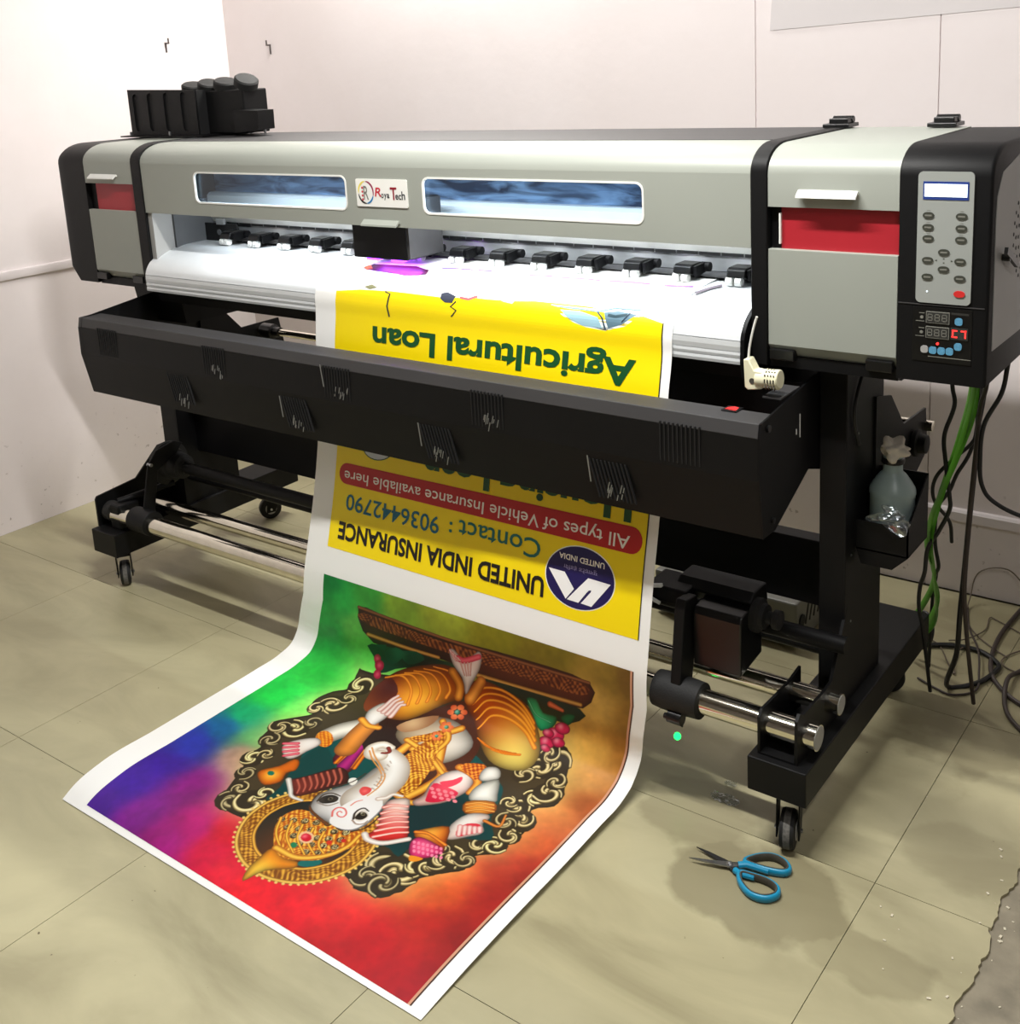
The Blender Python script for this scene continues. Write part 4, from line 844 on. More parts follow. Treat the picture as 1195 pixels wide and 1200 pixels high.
# the painted picture: flat print on the sheet, colour stored per point of a fine grid
ART_OPS=[
('G',[(0.236,0.661),(0.256,0.606),(0.231,0.574),(0.22,0.528),(0.231,0.5),(0.256,0.483),(0.231,0.449),(0.206,0.416),(0.217,0.39),(0.228,0.348),(0.252,0.333),(0.249,0.299),(0.272,0.269),(0.298,0.211),(0.319,0.167),(0.341,0.151),(0.4,0.153),(0.446,0.171),(0.688,0.152),(0.719,0.139),(0.762,0.152),(0.798,0.181),(0.796,0.213),(0.829,0.258),(0.857,0.289),(0.847,0.325),(0.881,0.361),(0.883,0.407),(0.889,0.436),(0.864,0.497),(0.895,0.531),(0.891,0.567),(0.871,0.604),(0.856,0.639),(0.833,0.672),(0.765,0.666),(0.752,0.611),(0.544,0.704),(0.276,0.665)]),
('F',[(0.236,0.661),(0.256,0.606),(0.231,0.574),(0.22,0.528),(0.231,0.5),(0.256,0.483),(0.231,0.449),(0.206,0.416),(0.217,0.39),(0.228,0.348),(0.252,0.333),(0.249,0.299),(0.272,0.269),(0.298,0.211),(0.319,0.167),(0.341,0.151),(0.4,0.153),(0.446,0.171),(0.688,0.152),(0.719,0.139),(0.762,0.152),(0.798,0.181),(0.796,0.213),(0.829,0.258),(0.857,0.289),(0.847,0.325),(0.881,0.361),(0.883,0.407),(0.889,0.436),(0.864,0.497),(0.895,0.531),(0.891,0.567),(0.871,0.604),(0.856,0.639),(0.833,0.672),(0.765,0.666),(0.752,0.611),(0.544,0.704),(0.276,0.665)],(84,72,48),(30,24,16),(0.564,0.434),0.46,0.01),
('C',(0.277,0.623),0.0313,1,0,(214,200,150),(60,50,32)),
('C',(0.27,0.534),0.0355,-1,1,(214,200,150),(60,50,32)),
('C',(0.247,0.502),0.0209,1,2,(214,200,150),(60,50,32)),
('C',(0.283,0.571),0.023,1,4,(214,200,150),(60,50,32)),
('C',(0.263,0.42),0.0355,-1,0,(214,200,150),(60,50,32)),
('C',(0.229,0.406),0.0251,1,3,(214,200,150),(60,50,32)),
('C',(0.282,0.458),0.0209,1,1,(214,200,150),(60,50,32)),
('C',(0.249,0.362),0.0251,-1,2,(214,200,150),(60,50,32)),
('C',(0.269,0.297),0.0272,1,0,(214,200,150),(60,50,32)),
('C',(0.283,0.321),0.0188,-1,4,(214,200,150),(60,50,32)),
('C',(0.295,0.254),0.023,1,5,(214,200,150),(60,50,32)),
('C',(0.34,0.181),0.0355,-1,1,(214,200,150),(60,50,32)),
('C',(0.38,0.195),0.0397,1,3,(214,200,150),(60,50,32)),
('C',(0.38,0.23),0.0209,1,0,(214,200,150),(60,50,32)),
('C',(0.324,0.214),0.0209,-1,2,(214,200,150),(60,50,32)),
('C',(0.723,0.204),0.0418,1,0,(214,200,150),(60,50,32)),
('C',(0.758,0.216),0.0439,-1,2,(214,200,150),(60,50,32)),
('C',(0.717,0.171),0.0272,1,4,(214,200,150),(60,50,32)),
('C',(0.758,0.176),0.0313,-1,5,(214,200,150),(60,50,32)),
('C',(0.78,0.242),0.0251,1,1,(214,200,150),(60,50,32)),
('C',(0.794,0.258),0.0272,-1,3,(214,200,150),(60,50,32)),
('C',(0.811,0.281),0.0292,1,0,(214,200,150),(60,50,32)),
('C',(0.815,0.303),0.0272,-1,2,(214,200,150),(60,50,32)),
('C',(0.842,0.309),0.0209,1,4,(214,200,150),(60,50,32)),
('C',(0.84,0.357),0.023,1,1,(214,200,150),(60,50,32)),
('C',(0.863,0.374),0.0251,-1,0,(214,200,150),(60,50,32)),
('C',(0.871,0.411),0.023,1,3,(214,200,150),(60,50,32)),
('C',(0.864,0.458),0.0313,-1,5,(214,200,150),(60,50,32)),
('C',(0.84,0.441),0.0251,1,2,(214,200,150),(60,50,32)),
('C',(0.836,0.491),0.0251,1,0,(214,200,150),(60,50,32)),
('C',(0.848,0.533),0.0272,-1,1,(214,200,150),(60,50,32)),
('C',(0.863,0.556),0.0313,1,4,(214,200,150),(60,50,32)),
('C',(0.856,0.591),0.023,-1,2,(214,200,150),(60,50,32)),
('C',(0.829,0.637),0.0313,1,0,(214,200,150),(60,50,32)),
('C',(0.805,0.604),0.0292,-1,3,(214,200,150),(60,50,32)),
('C',(0.788,0.575),0.0251,1,5,(214,200,150),(60,50,32)),
('C',(0.805,0.646),0.023,-1,1,(214,200,150),(60,50,32)),
('C',(0.814,0.49),0.0188,-1,4,(214,200,150),(60,50,32)),
('C',(0.785,0.313),0.0167,1,2,(214,200,150),(60,50,32)),
('F',[(0.348,0.365),(0.356,0.433),(0.394,0.474),(0.377,0.527),(0.487,0.568),(0.626,0.58),(0.755,0.532),(0.788,0.5),(0.81,0.433),(0.848,0.382),(0.765,0.337),(0.735,0.284),(0.732,0.245),(0.688,0.252),(0.647,0.194),(0.45,0.256)],(8,74,72),(4,40,44),(0.706,0.362),0.25,0.0),
('F',[(0.396,0.22),(0.392,0.26),(0.356,0.355),(0.375,0.414),(0.488,0.324),(0.446,0.24)],(6,60,58),(6,60,58),None,0.1,0.0),
('F',[(0.642,0.285),(0.658,0.268),(0.67,0.249),(0.677,0.229),(0.682,0.208),(0.682,0.187),(0.678,0.166),(0.67,0.146),(0.659,0.128),(0.644,0.112),(0.627,0.098),(0.606,0.087),(0.585,0.078),(0.562,0.073),(0.539,0.071),(0.515,0.072),(0.493,0.076),(0.472,0.083),(0.454,0.094),(0.438,0.108),(0.425,0.125),(0.415,0.144),(0.408,0.166),(0.406,0.189),(0.407,0.212),(0.414,0.235),(0.425,0.256),(0.44,0.275),(0.458,0.291),(0.48,0.304),(0.504,0.314),(0.528,0.319),(0.554,0.32),(0.579,0.317),(0.602,0.31),(0.623,0.299)],(150,95,30),(235,180,70),(0.633,0.118),0.22,0.004),
('O',[(0.639,0.282),(0.654,0.266),(0.665,0.247),(0.673,0.228),(0.677,0.208),(0.677,0.187),(0.674,0.167),(0.666,0.148),(0.655,0.13),(0.641,0.114),(0.624,0.101),(0.605,0.09),(0.584,0.082),(0.561,0.076),(0.539,0.074),(0.517,0.075),(0.495,0.079),(0.475,0.087),(0.457,0.097),(0.442,0.111),(0.429,0.127),(0.419,0.145),(0.413,0.166),(0.411,0.188),(0.412,0.211),(0.419,0.233),(0.429,0.253),(0.444,0.272),(0.462,0.287),(0.483,0.3),(0.505,0.309),(0.529,0.314),(0.554,0.316),(0.578,0.313),(0.6,0.306),(0.621,0.295)],(120,70,18),(228,176,78),150),
('S',[(0.643,0.286),(0.658,0.269),(0.67,0.25),(0.678,0.229),(0.682,0.208),(0.683,0.187),(0.679,0.166),(0.671,0.146),(0.66,0.128),(0.645,0.111),(0.627,0.097),(0.607,0.086),(0.585,0.078),(0.562,0.072),(0.539,0.07),(0.515,0.071),(0.493,0.075),(0.472,0.083),(0.453,0.094),(0.437,0.108),(0.424,0.125),(0.414,0.144),(0.407,0.166),(0.405,0.189),(0.406,0.212),(0.413,0.235),(0.424,0.256),(0.439,0.276),(0.458,0.292),(0.479,0.305),(0.503,0.315),(0.528,0.32),(0.554,0.321),(0.579,0.318),(0.602,0.311),(0.624,0.3),(0.643,0.286)],0.0043,0.0043,(110,70,25),(245,205,110)),
('F',[(0.614,0.266),(0.626,0.253),(0.635,0.239),(0.641,0.224),(0.645,0.208),(0.645,0.192),(0.642,0.176),(0.637,0.161),(0.628,0.147),(0.617,0.134),(0.604,0.123),(0.589,0.114),(0.572,0.108),(0.555,0.104),(0.537,0.102),(0.52,0.103),(0.503,0.106),(0.488,0.112),(0.473,0.121),(0.461,0.131),(0.451,0.144),(0.444,0.159),(0.439,0.175),(0.437,0.193),(0.439,0.21),(0.444,0.227),(0.452,0.243),(0.463,0.257),(0.477,0.269),(0.493,0.279),(0.511,0.286),(0.529,0.29),(0.548,0.291),(0.567,0.289),(0.584,0.284),(0.6,0.276)],(14,30,34),(90,50,20),(0.555,0.138),0.2,0.0),
('S',[(0.615,0.266),(0.627,0.254),(0.636,0.24),(0.642,0.224),(0.646,0.208),(0.646,0.192),(0.643,0.176),(0.638,0.16),(0.629,0.146),(0.618,0.133),(0.605,0.122),(0.589,0.114),(0.573,0.107),(0.555,0.103),(0.537,0.101),(0.52,0.102),(0.503,0.105),(0.487,0.111),(0.473,0.12),(0.46,0.131),(0.45,0.144),(0.443,0.159),(0.438,0.175),(0.436,0.193),(0.438,0.21),(0.442,0.227),(0.451,0.243),(0.462,0.258),(0.477,0.27),(0.493,0.28),(0.51,0.287),(0.529,0.291),(0.548,0.292),(0.567,0.29),(0.585,0.285),(0.601,0.277),(0.615,0.266)],0.0038,0.0038,(90,50,15),(240,190,90)),
('F',[(0.649,0.292),(0.65,0.289),(0.648,0.287),(0.644,0.288),(0.643,0.292),(0.646,0.293)],(236,206,130),(236,206,130),None,0.1,0.0),
('F',[(0.66,0.281),(0.661,0.278),(0.658,0.276),(0.655,0.278),(0.654,0.281),(0.656,0.283)],(236,206,130),(236,206,130),None,0.1,0.0),
('F',[(0.669,0.27),(0.669,0.267),(0.667,0.265),(0.663,0.267),(0.663,0.27),(0.665,0.272)],(236,206,130),(236,206,130),None,0.1,0.0),
('F',[(0.676,0.258),(0.677,0.255),(0.674,0.253),(0.671,0.255),(0.67,0.258),(0.673,0.26)],(236,206,130),(236,206,130),None,0.1,0.0),
('F',[(0.682,0.246),(0.683,0.242),(0.68,0.241),(0.677,0.242),(0.676,0.245),(0.679,0.247)],(236,206,130),(236,206,130),None,0.1,0.0),
('F',[(0.687,0.233),(0.687,0.23),(0.685,0.228),(0.682,0.229),(0.681,0.232),(0.683,0.234)],(236,206,130),(236,206,130),None,0.1,0.0),
('F',[(0.69,0.22),(0.69,0.217),(0.688,0.215),(0.685,0.216),(0.684,0.219),(0.686,0.221)],(236,206,130),(236,206,130),None,0.1,0.0),
('F',[(0.691,0.206),(0.692,0.203),(0.69,0.201),(0.686,0.203),(0.686,0.206),(0.688,0.207)],(236,206,130),(236,206,130),None,0.1,0.0),
('F',[(0.691,0.193),(0.692,0.19),(0.69,0.188),(0.686,0.189),(0.686,0.192),(0.688,0.194)],(236,206,130),(236,206,130),None,0.1,0.0),
('F',[(0.69,0.179),(0.691,0.177),(0.688,0.175),(0.685,0.176),(0.684,0.179),(0.687,0.181)],(236,206,130),(236,206,130),None,0.1,0.0),
('F',[(0.687,0.166),(0.688,0.164),(0.685,0.162),(0.682,0.163),(0.682,0.166),(0.684,0.168)],(236,206,130),(236,206,130),None,0.1,0.0),
('F',[(0.683,0.154),(0.684,0.151),(0.681,0.149),(0.678,0.15),(0.677,0.153),(0.68,0.155)],(236,206,130),(236,206,130),None,0.1,0.0),
('F',[(0.677,0.142),(0.678,0.139),(0.675,0.137),(0.672,0.138),(0.671,0.141),(0.674,0.143)],(236,206,130),(236,206,130),None,0.1,0.0),
('F',[(0.67,0.13),(0.671,0.127),(0.668,0.126),(0.665,0.127),(0.664,0.13),(0.667,0.131)],(236,206,130),(236,206,130),None,0.1,0.0),
('F',[(0.661,0.119),(0.662,0.117),(0.659,0.115),(0.656,0.116),(0.656,0.119),(0.658,0.121)],(236,206,130),(236,206,130),None,0.1,0.0),
('F',[(0.652,0.11),(0.652,0.107),(0.65,0.105),(0.647,0.106),(0.646,0.109),(0.648,0.111)],(236,206,130),(236,206,130),None,0.1,0.0),
('F',[(0.641,0.101),(0.641,0.098),(0.639,0.097),(0.636,0.098),(0.635,0.1),(0.638,0.102)],(236,206,130),(236,206,130),None,0.1,0.0),
('F',[(0.629,0.093),(0.63,0.09),(0.627,0.089),(0.624,0.09),(0.623,0.092),(0.626,0.094)],(236,206,130),(236,206,130),None,0.1,0.0),
('F',[(0.616,0.086),(0.617,0.083),(0.614,0.081),(0.611,0.082),(0.611,0.085),(0.613,0.087)],(236,206,130),(236,206,130),None,0.1,0.0),
('F',[(0.603,0.08),(0.604,0.077),(0.601,0.075),(0.598,0.076),(0.597,0.079),(0.6,0.081)],(236,206,130),(236,206,130),None,0.1,0.0),
('F',[(0.589,0.075),(0.59,0.072),(0.587,0.07),(0.584,0.071),(0.583,0.074),(0.586,0.076)],(236,206,130),(236,206,130),None,0.1,0.0),
('F',[(0.575,0.071),(0.576,0.068),(0.573,0.067),(0.57,0.068),(0.569,0.07),(0.572,0.072)],(236,206,130),(236,206,130),None,0.1,0.0),
('F',[(0.56,0.068),(0.561,0.066),(0.558,0.064),(0.555,0.065),(0.554,0.068),(0.557,0.069)],(236,206,130),(236,206,130),None,0.1,0.0),
('F',[(0.546,0.067),(0.546,0.064),(0.544,0.063),(0.54,0.064),(0.54,0.066),(0.542,0.068)],(236,206,130),(236,206,130),None,0.1,0.0),
('F',[(0.531,0.066),(0.532,0.064),(0.529,0.062),(0.525,0.063),(0.525,0.066),(0.528,0.067)],(236,206,130),(236,206,130),None,0.1,0.0),
('F',[(0.516,0.068),(0.517,0.065),(0.514,0.063),(0.511,0.064),(0.51,0.067),(0.513,0.068)],(236,206,130),(236,206,130),None,0.1,0.0),
('F',[(0.502,0.07),(0.503,0.067),(0.5,0.066),(0.497,0.067),(0.496,0.069),(0.499,0.071)],(236,206,130),(236,206,130),None,0.1,0.0),
('F',[(0.488,0.073),(0.489,0.071),(0.486,0.069),(0.483,0.07),(0.482,0.073),(0.485,0.074)],(236,206,130),(236,206,130),None,0.1,0.0),
('F',[(0.475,0.078),(0.476,0.076),(0.473,0.074),(0.47,0.075),(0.469,0.078),(0.472,0.079)],(236,206,130),(236,206,130),None,0.1,0.0),
('F',[(0.463,0.084),(0.464,0.082),(0.461,0.08),(0.457,0.081),(0.457,0.084),(0.459,0.085)],(236,206,130),(236,206,130),None,0.1,0.0),
('F',[(0.451,0.091),(0.452,0.089),(0.449,0.087),(0.446,0.088),(0.445,0.091),(0.448,0.093)],(236,206,130),(236,206,130),None,0.1,0.0),
('F',[(0.441,0.1),(0.442,0.097),(0.439,0.095),(0.435,0.097),(0.435,0.099),(0.437,0.101)],(236,206,130),(236,206,130),None,0.1,0.0),
('F',[(0.432,0.109),(0.432,0.107),(0.43,0.105),(0.426,0.106),(0.425,0.109),(0.428,0.11)],(236,206,130),(236,206,130),None,0.1,0.0),
('F',[(0.423,0.12),(0.424,0.117),(0.421,0.115),(0.418,0.116),(0.417,0.119),(0.42,0.121)],(236,206,130),(236,206,130),None,0.1,0.0),
('F',[(0.416,0.131),(0.417,0.128),(0.414,0.127),(0.411,0.128),(0.41,0.131),(0.412,0.133)],(236,206,130),(236,206,130),None,0.1,0.0),
('F',[(0.41,0.144),(0.411,0.141),(0.409,0.139),(0.405,0.14),(0.404,0.143),(0.406,0.145)],(236,206,130),(236,206,130),None,0.1,0.0),
('F',[(0.406,0.157),(0.407,0.154),(0.404,0.152),(0.4,0.154),(0.399,0.157),(0.402,0.159)],(236,206,130),(236,206,130),None,0.1,0.0),
('F',[(0.402,0.171),(0.403,0.168),(0.401,0.166),(0.397,0.168),(0.396,0.171),(0.398,0.173)],(236,206,130),(236,206,130),None,0.1,0.0),
('F',[(0.4,0.186),(0.402,0.183),(0.399,0.181),(0.395,0.182),(0.394,0.185),(0.397,0.187)],(236,206,130),(236,206,130),None,0.1,0.0),
('F',[(0.4,0.201),(0.402,0.197),(0.399,0.196),(0.395,0.197),(0.394,0.2),(0.396,0.202)],(236,206,130),(236,206,130),None,0.1,0.0),
('F',[(0.402,0.215),(0.403,0.212),(0.4,0.21),(0.396,0.212),(0.395,0.215),(0.398,0.217)],(236,206,130),(236,206,130),None,0.1,0.0),
('F',[(0.405,0.23),(0.406,0.227),(0.404,0.225),(0.4,0.226),(0.399,0.23),(0.401,0.231)],(236,206,130),(236,206,130),None,0.1,0.0),
('F',[(0.411,0.244),(0.412,0.241),(0.409,0.239),(0.405,0.24),(0.404,0.244),(0.407,0.245)],(236,206,130),(236,206,130),None,0.1,0.0),
('F',[(0.418,0.257),(0.419,0.254),(0.416,0.252),(0.412,0.254),(0.411,0.257),(0.414,0.259)],(236,206,130),(236,206,130),None,0.1,0.0),
('F',[(0.426,0.27),(0.427,0.267),(0.425,0.265),(0.421,0.266),(0.419,0.27),(0.422,0.271)],(236,206,130),(236,206,130),None,0.1,0.0),
('F',[(0.436,0.282),(0.437,0.278),(0.435,0.277),(0.431,0.278),(0.429,0.281),(0.432,0.283)],(236,206,130),(236,206,130),None,0.1,0.0),
('F',[(0.448,0.293),(0.449,0.289),(0.446,0.287),(0.442,0.289),(0.441,0.292),(0.444,0.294)],(236,206,130),(236,206,130),None,0.1,0.0),
('F',[(0.46,0.302),(0.461,0.299),(0.458,0.297),(0.455,0.298),(0.453,0.302),(0.456,0.304)],(236,206,130),(236,206,130),None,0.1,0.0),
('F',[(0.474,0.311),(0.475,0.307),(0.472,0.305),(0.468,0.307),(0.467,0.31),(0.47,0.312)],(236,206,130),(236,206,130),None,0.1,0.0),
('F',[(0.488,0.317),(0.489,0.314),(0.487,0.312),(0.483,0.314),(0.482,0.317),(0.484,0.319)],(236,206,130),(236,206,130),None,0.1,0.0),
('F',[(0.503,0.323),(0.504,0.319),(0.502,0.318),(0.498,0.319),(0.497,0.323),(0.5,0.324)],(236,206,130),(236,206,130),None,0.1,0.0),
('F',[(0.519,0.327),(0.52,0.323),(0.517,0.321),(0.514,0.323),(0.513,0.326),(0.515,0.328)],(236,206,130),(236,206,130),None,0.1,0.0),
('F',[(0.535,0.329),(0.536,0.326),(0.533,0.324),(0.53,0.325),(0.529,0.329),(0.531,0.331)],(236,206,130),(236,206,130),None,0.1,0.0),
('F',[(0.551,0.33),(0.552,0.326),(0.549,0.324),(0.546,0.326),(0.545,0.329),(0.547,0.331)],(236,206,130),(236,206,130),None,0.1,0.0),
('F',[(0.567,0.329),(0.568,0.325),(0.565,0.323),(0.562,0.325),(0.561,0.328),(0.563,0.33)],(236,206,130),(236,206,130),None,0.1,0.0),
('F',[(0.582,0.326),(0.583,0.323),(0.581,0.321),(0.577,0.322),(0.576,0.326),(0.579,0.328)],(236,206,130),(236,206,130),None,0.1,0.0),
('F',[(0.598,0.322),(0.598,0.319),(0.596,0.317),(0.592,0.318),(0.591,0.322),(0.594,0.323)],(236,206,130),(236,206,130),None,0.1,0.0),
('F',[(0.612,0.316),(0.613,0.313),(0.61,0.311),(0.607,0.313),(0.606,0.316),(0.608,0.318)],(236,206,130),(236,206,130),None,0.1,0.0),
('F',[(0.625,0.309),(0.626,0.306),(0.624,0.304),(0.62,0.306),(0.619,0.309),(0.622,0.311)],(236,206,130),(236,206,130),None,0.1,0.0),
('F',[(0.638,0.301),(0.639,0.298),(0.636,0.296),(0.633,0.298),(0.632,0.301),(0.635,0.303)],(236,206,130),(236,206,130),None,0.1,0.0),
('F',[(0.513,0.095),(0.516,0.129),(0.555,0.124),(0.585,0.13),(0.59,0.114),(0.548,0.082),(0.529,0.043),(0.515,0.067)],(235,150,40),(250,210,90),(0.536,0.074),0.05,0.006),
('F',[(0.623,0.155),(0.624,0.154),(0.625,0.152),(0.624,0.15),(0.624,0.147),(0.623,0.145),(0.621,0.142),(0.619,0.139),(0.616,0.136),(0.613,0.134),(0.61,0.131),(0.607,0.129),(0.603,0.127),(0.6,0.126),(0.597,0.125),(0.594,0.124),(0.591,0.124),(0.589,0.125),(0.588,0.126),(0.587,0.127),(0.586,0.129),(0.586,0.131),(0.587,0.133),(0.588,0.136),(0.59,0.139),(0.592,0.142),(0.594,0.144),(0.597,0.147),(0.601,0.15),(0.604,0.152),(0.607,0.154),(0.611,0.155),(0.614,0.156),(0.617,0.157),(0.619,0.157),(0.621,0.156)],(20,100,96),(20,100,96),None,0.1,0.0),
('F',[(0.499,0.147),(0.475,0.173),(0.464,0.204),(0.473,0.233),(0.503,0.244),(0.531,0.24),(0.555,0.244),(0.59,0.236),(0.619,0.26),(0.638,0.247),(0.643,0.22),(0.629,0.187),(0.614,0.155),(0.58,0.132),(0.552,0.122),(0.524,0.128)],(190,105,25),(248,190,70),(0.588,0.171),0.14,0.01),
('O',[(0.499,0.147),(0.475,0.173),(0.464,0.204),(0.473,0.233),(0.503,0.244),(0.531,0.24),(0.555,0.244),(0.59,0.236),(0.619,0.26),(0.638,0.247),(0.643,0.22),(0.629,0.187),(0.614,0.155),(0.58,0.132),(0.552,0.122),(0.524,0.128)],(170,86,20),(250,200,96),150),
('C',(0.469,0.195),0.0075,-1,0.0,(255,214,120),(130,62,14)),
('C',(0.491,0.206),0.0075,1,1.3,(255,214,120),(130,62,14)),
('C',(0.512,0.217),0.0075,-1,2.6,(255,214,120),(130,62,14)),
('C',(0.534,0.227),0.0075,1,3.9000000000000004,(255,214,120),(130,62,14)),
('C',(0.555,0.238),0.0075,-1,5.2,(255,214,120),(130,62,14)),
('C',(0.577,0.249),0.0075,1,6.5,(255,214,120),(130,62,14)),
('C',(0.598,0.259),0.0075,-1,7.800000000000001,(255,214,120),(130,62,14)),
('C',(0.497,0.185),0.0075,1,1.0,(255,214,120),(130,62,14)),
('C',(0.519,0.195),0.0075,-1,2.3,(255,214,120),(130,62,14)),
('C',(0.54,0.206),0.0075,1,3.6,(255,214,120),(130,62,14)),
('C',(0.561,0.217),0.0075,-1,4.9,(255,214,120),(130,62,14)),
('C',(0.582,0.228),0.0075,1,6.2,(255,214,120),(130,62,14)),
('C',(0.603,0.238),0.0075,-1,7.5,(255,214,120),(130,62,14)),
('C',(0.525,0.175),0.0075,-1,2.0,(255,214,120),(130,62,14)),
('C',(0.546,0.186),0.0075,1,3.3,(255,214,120),(130,62,14)),
('C',(0.567,0.196),0.0075,-1,4.6,(255,214,120),(130,62,14)),
('C',(0.588,0.207),0.0075,1,5.9,(255,214,120),(130,62,14)),
('C',(0.609,0.218),0.0075,-1,7.2,(255,214,120),(130,62,14)),
('C',(0.551,0.165),0.0075,1,3.0,(255,214,120),(130,62,14)),
('C',(0.572,0.176),0.0075,-1,4.3,(255,214,120),(130,62,14)),
('C',(0.593,0.187),0.0075,1,5.6,(255,214,120),(130,62,14)),
('C',(0.614,0.197),0.0075,-1,6.9,(255,214,120),(130,62,14)),
('C',(0.578,0.156),0.0075,-1,4.0,(255,214,120),(130,62,14)),
('C',(0.598,0.167),0.0075,1,5.3,(255,214,120),(130,62,14)),
('C',(0.619,0.177),0.0075,-1,6.6,(255,214,120),(130,62,14)),
('S',[(0.465,0.198),(0.492,0.16),(0.544,0.13)],0.0038,0.0024,(120,50,10),(252,205,90)),
('S',[(0.49,0.203),(0.515,0.166),(0.563,0.14)],0.0038,0.0024,(120,50,10),(252,205,90)),
('S',[(0.516,0.207),(0.538,0.173),(0.581,0.15)],0.0038,0.0024,(120,50,10),(252,205,90)),
('S',[(0.541,0.212),(0.56,0.179),(0.6,0.159)],0.0038,0.0024,(120,50,10),(252,205,90)),
('S',[(0.566,0.216),(0.583,0.185),(0.619,0.169)],0.0038,0.0024,(120,50,10),(252,205,90)),
('S',[(0.521,0.133),(0.575,0.137),(0.617,0.171),(0.633,0.211),(0.63,0.248)],0.0077,0.0048,(150,80,20),(250,205,95)),
('F',[(0.561,0.194),(0.563,0.192),(0.565,0.189),(0.566,0.187),(0.567,0.184),(0.567,0.182),(0.566,0.179),(0.565,0.177),(0.563,0.175),(0.561,0.173),(0.559,0.172),(0.556,0.171),(0.554,0.171),(0.551,0.171),(0.547,0.171),(0.544,0.172),(0.541,0.173),(0.539,0.175),(0.536,0.177),(0.534,0.179),(0.533,0.181),(0.532,0.184),(0.531,0.186),(0.531,0.189),(0.532,0.192),(0.533,0.194),(0.534,0.196),(0.536,0.198),(0.539,0.199),(0.541,0.2),(0.544,0.2),(0.547,0.2),(0.55,0.2),(0.553,0.199),(0.556,0.198),(0.559,0.196)],(240,200,160),(240,200,160),None,0.1,0.0),
('F',[(0.557,0.191),(0.559,0.19),(0.56,0.188),(0.561,0.186),(0.561,0.184),(0.561,0.183),(0.561,0.181),(0.56,0.18),(0.559,0.178),(0.557,0.177),(0.556,0.176),(0.554,0.176),(0.552,0.175),(0.55,0.175),(0.548,0.176),(0.546,0.176),(0.544,0.177),(0.542,0.178),(0.54,0.179),(0.539,0.181),(0.538,0.183),(0.537,0.184),(0.537,0.186),(0.537,0.188),(0.537,0.189),(0.538,0.191),(0.539,0.192),(0.54,0.194),(0.542,0.194),(0.544,0.195),(0.546,0.195),(0.548,0.195),(0.55,0.195),(0.552,0.194),(0.554,0.194),(0.556,0.192)],(190,30,50),(240,120,130),(0.544,0.186),0.01,0.0),
('F',[(0.55,0.16),(0.551,0.159),(0.552,0.158),(0.552,0.157),(0.552,0.156),(0.553,0.155),(0.552,0.154),(0.552,0.153),(0.551,0.152),(0.551,0.151),(0.55,0.151),(0.549,0.15),(0.547,0.15),(0.546,0.15),(0.545,0.151),(0.543,0.151),(0.542,0.152),(0.541,0.152),(0.54,0.153),(0.539,0.154),(0.538,0.155),(0.537,0.156),(0.537,0.158),(0.537,0.159),(0.537,0.16),(0.538,0.161),(0.538,0.162),(0.539,0.162),(0.54,0.163),(0.541,0.163),(0.542,0.163),(0.544,0.163),(0.545,0.163),(0.546,0.162),(0.548,0.162),(0.549,0.161)],(30,120,80),(30,120,80),None,0.1,0.0),
('F',[(0.601,0.204),(0.601,0.203),(0.602,0.202),(0.602,0.201),(0.602,0.2),(0.602,0.199),(0.602,0.198),(0.602,0.198),(0.601,0.197),(0.6,0.196),(0.6,0.196),(0.599,0.195),(0.598,0.195),(0.596,0.195),(0.595,0.195),(0.594,0.196),(0.593,0.196),(0.592,0.197),(0.592,0.197),(0.591,0.198),(0.59,0.199),(0.59,0.2),(0.59,0.201),(0.59,0.202),(0.59,0.203),(0.59,0.204),(0.591,0.204),(0.592,0.205),(0.593,0.205),(0.594,0.206),(0.595,0.206),(0.596,0.206),(0.597,0.206),(0.598,0.205),(0.599,0.205),(0.6,0.204)],(200,60,40),(200,60,40),None,0.1,0.0),
('F',[(0.619,0.222),(0.62,0.222),(0.62,0.221),(0.621,0.22),(0.621,0.219),(0.621,0.218),(0.621,0.217),(0.62,0.217),(0.62,0.216),(0.619,0.216),(0.618,0.215),(0.617,0.215),(0.617,0.215),(0.616,0.215),(0.615,0.215),(0.614,0.215),(0.613,0.216),(0.612,0.216),(0.611,0.217),(0.611,0.218),(0.61,0.218),(0.61,0.219),(0.61,0.22),(0.61,0.221),(0.61,0.222),(0.61,0.222),(0.611,0.223),(0.611,0.224),(0.612,0.224),(0.613,0.224),(0.614,0.224),(0.615,0.224),(0.616,0.224),(0.617,0.224),(0.618,0.223),(0.618,0.223)],(190,50,40),(190,50,40),None,0.1,0.0),
('F',[(0.194,0.831),(0.325,0.825),(0.474,0.825),(0.696,0.835),(0.864,0.83),(0.854,0.768),(0.742,0.764),(0.58,0.758),(0.471,0.767),(0.258,0.746)],(84,40,26),(40,20,16),(0.375,0.802),0.3,0.01),
('O',[(0.215,0.82),(0.463,0.813),(0.696,0.824),(0.849,0.822),(0.844,0.795),(0.699,0.792),(0.467,0.789),(0.233,0.792)],(70,30,18),(150,90,50),130),
('S',[(0.237,0.765),(0.357,0.765),(0.459,0.769)],0.006,0.005,(90,50,20),(205,160,90)),
('S',[(0.575,0.759),(0.702,0.766),(0.847,0.774)],0.006,0.005,(90,50,20),(205,160,90)),
('S',[(0.196,0.83),(0.474,0.822),(0.863,0.829)],0.004,0.004,(60,30,20),(140,90,60)),
('F',[(0.253,0.742),(0.471,0.765),(0.537,0.762),(0.498,0.726),(0.365,0.708),(0.297,0.671),(0.264,0.706)],(20,60,40),(8,24,18),(0.431,0.726),0.1,0.0),
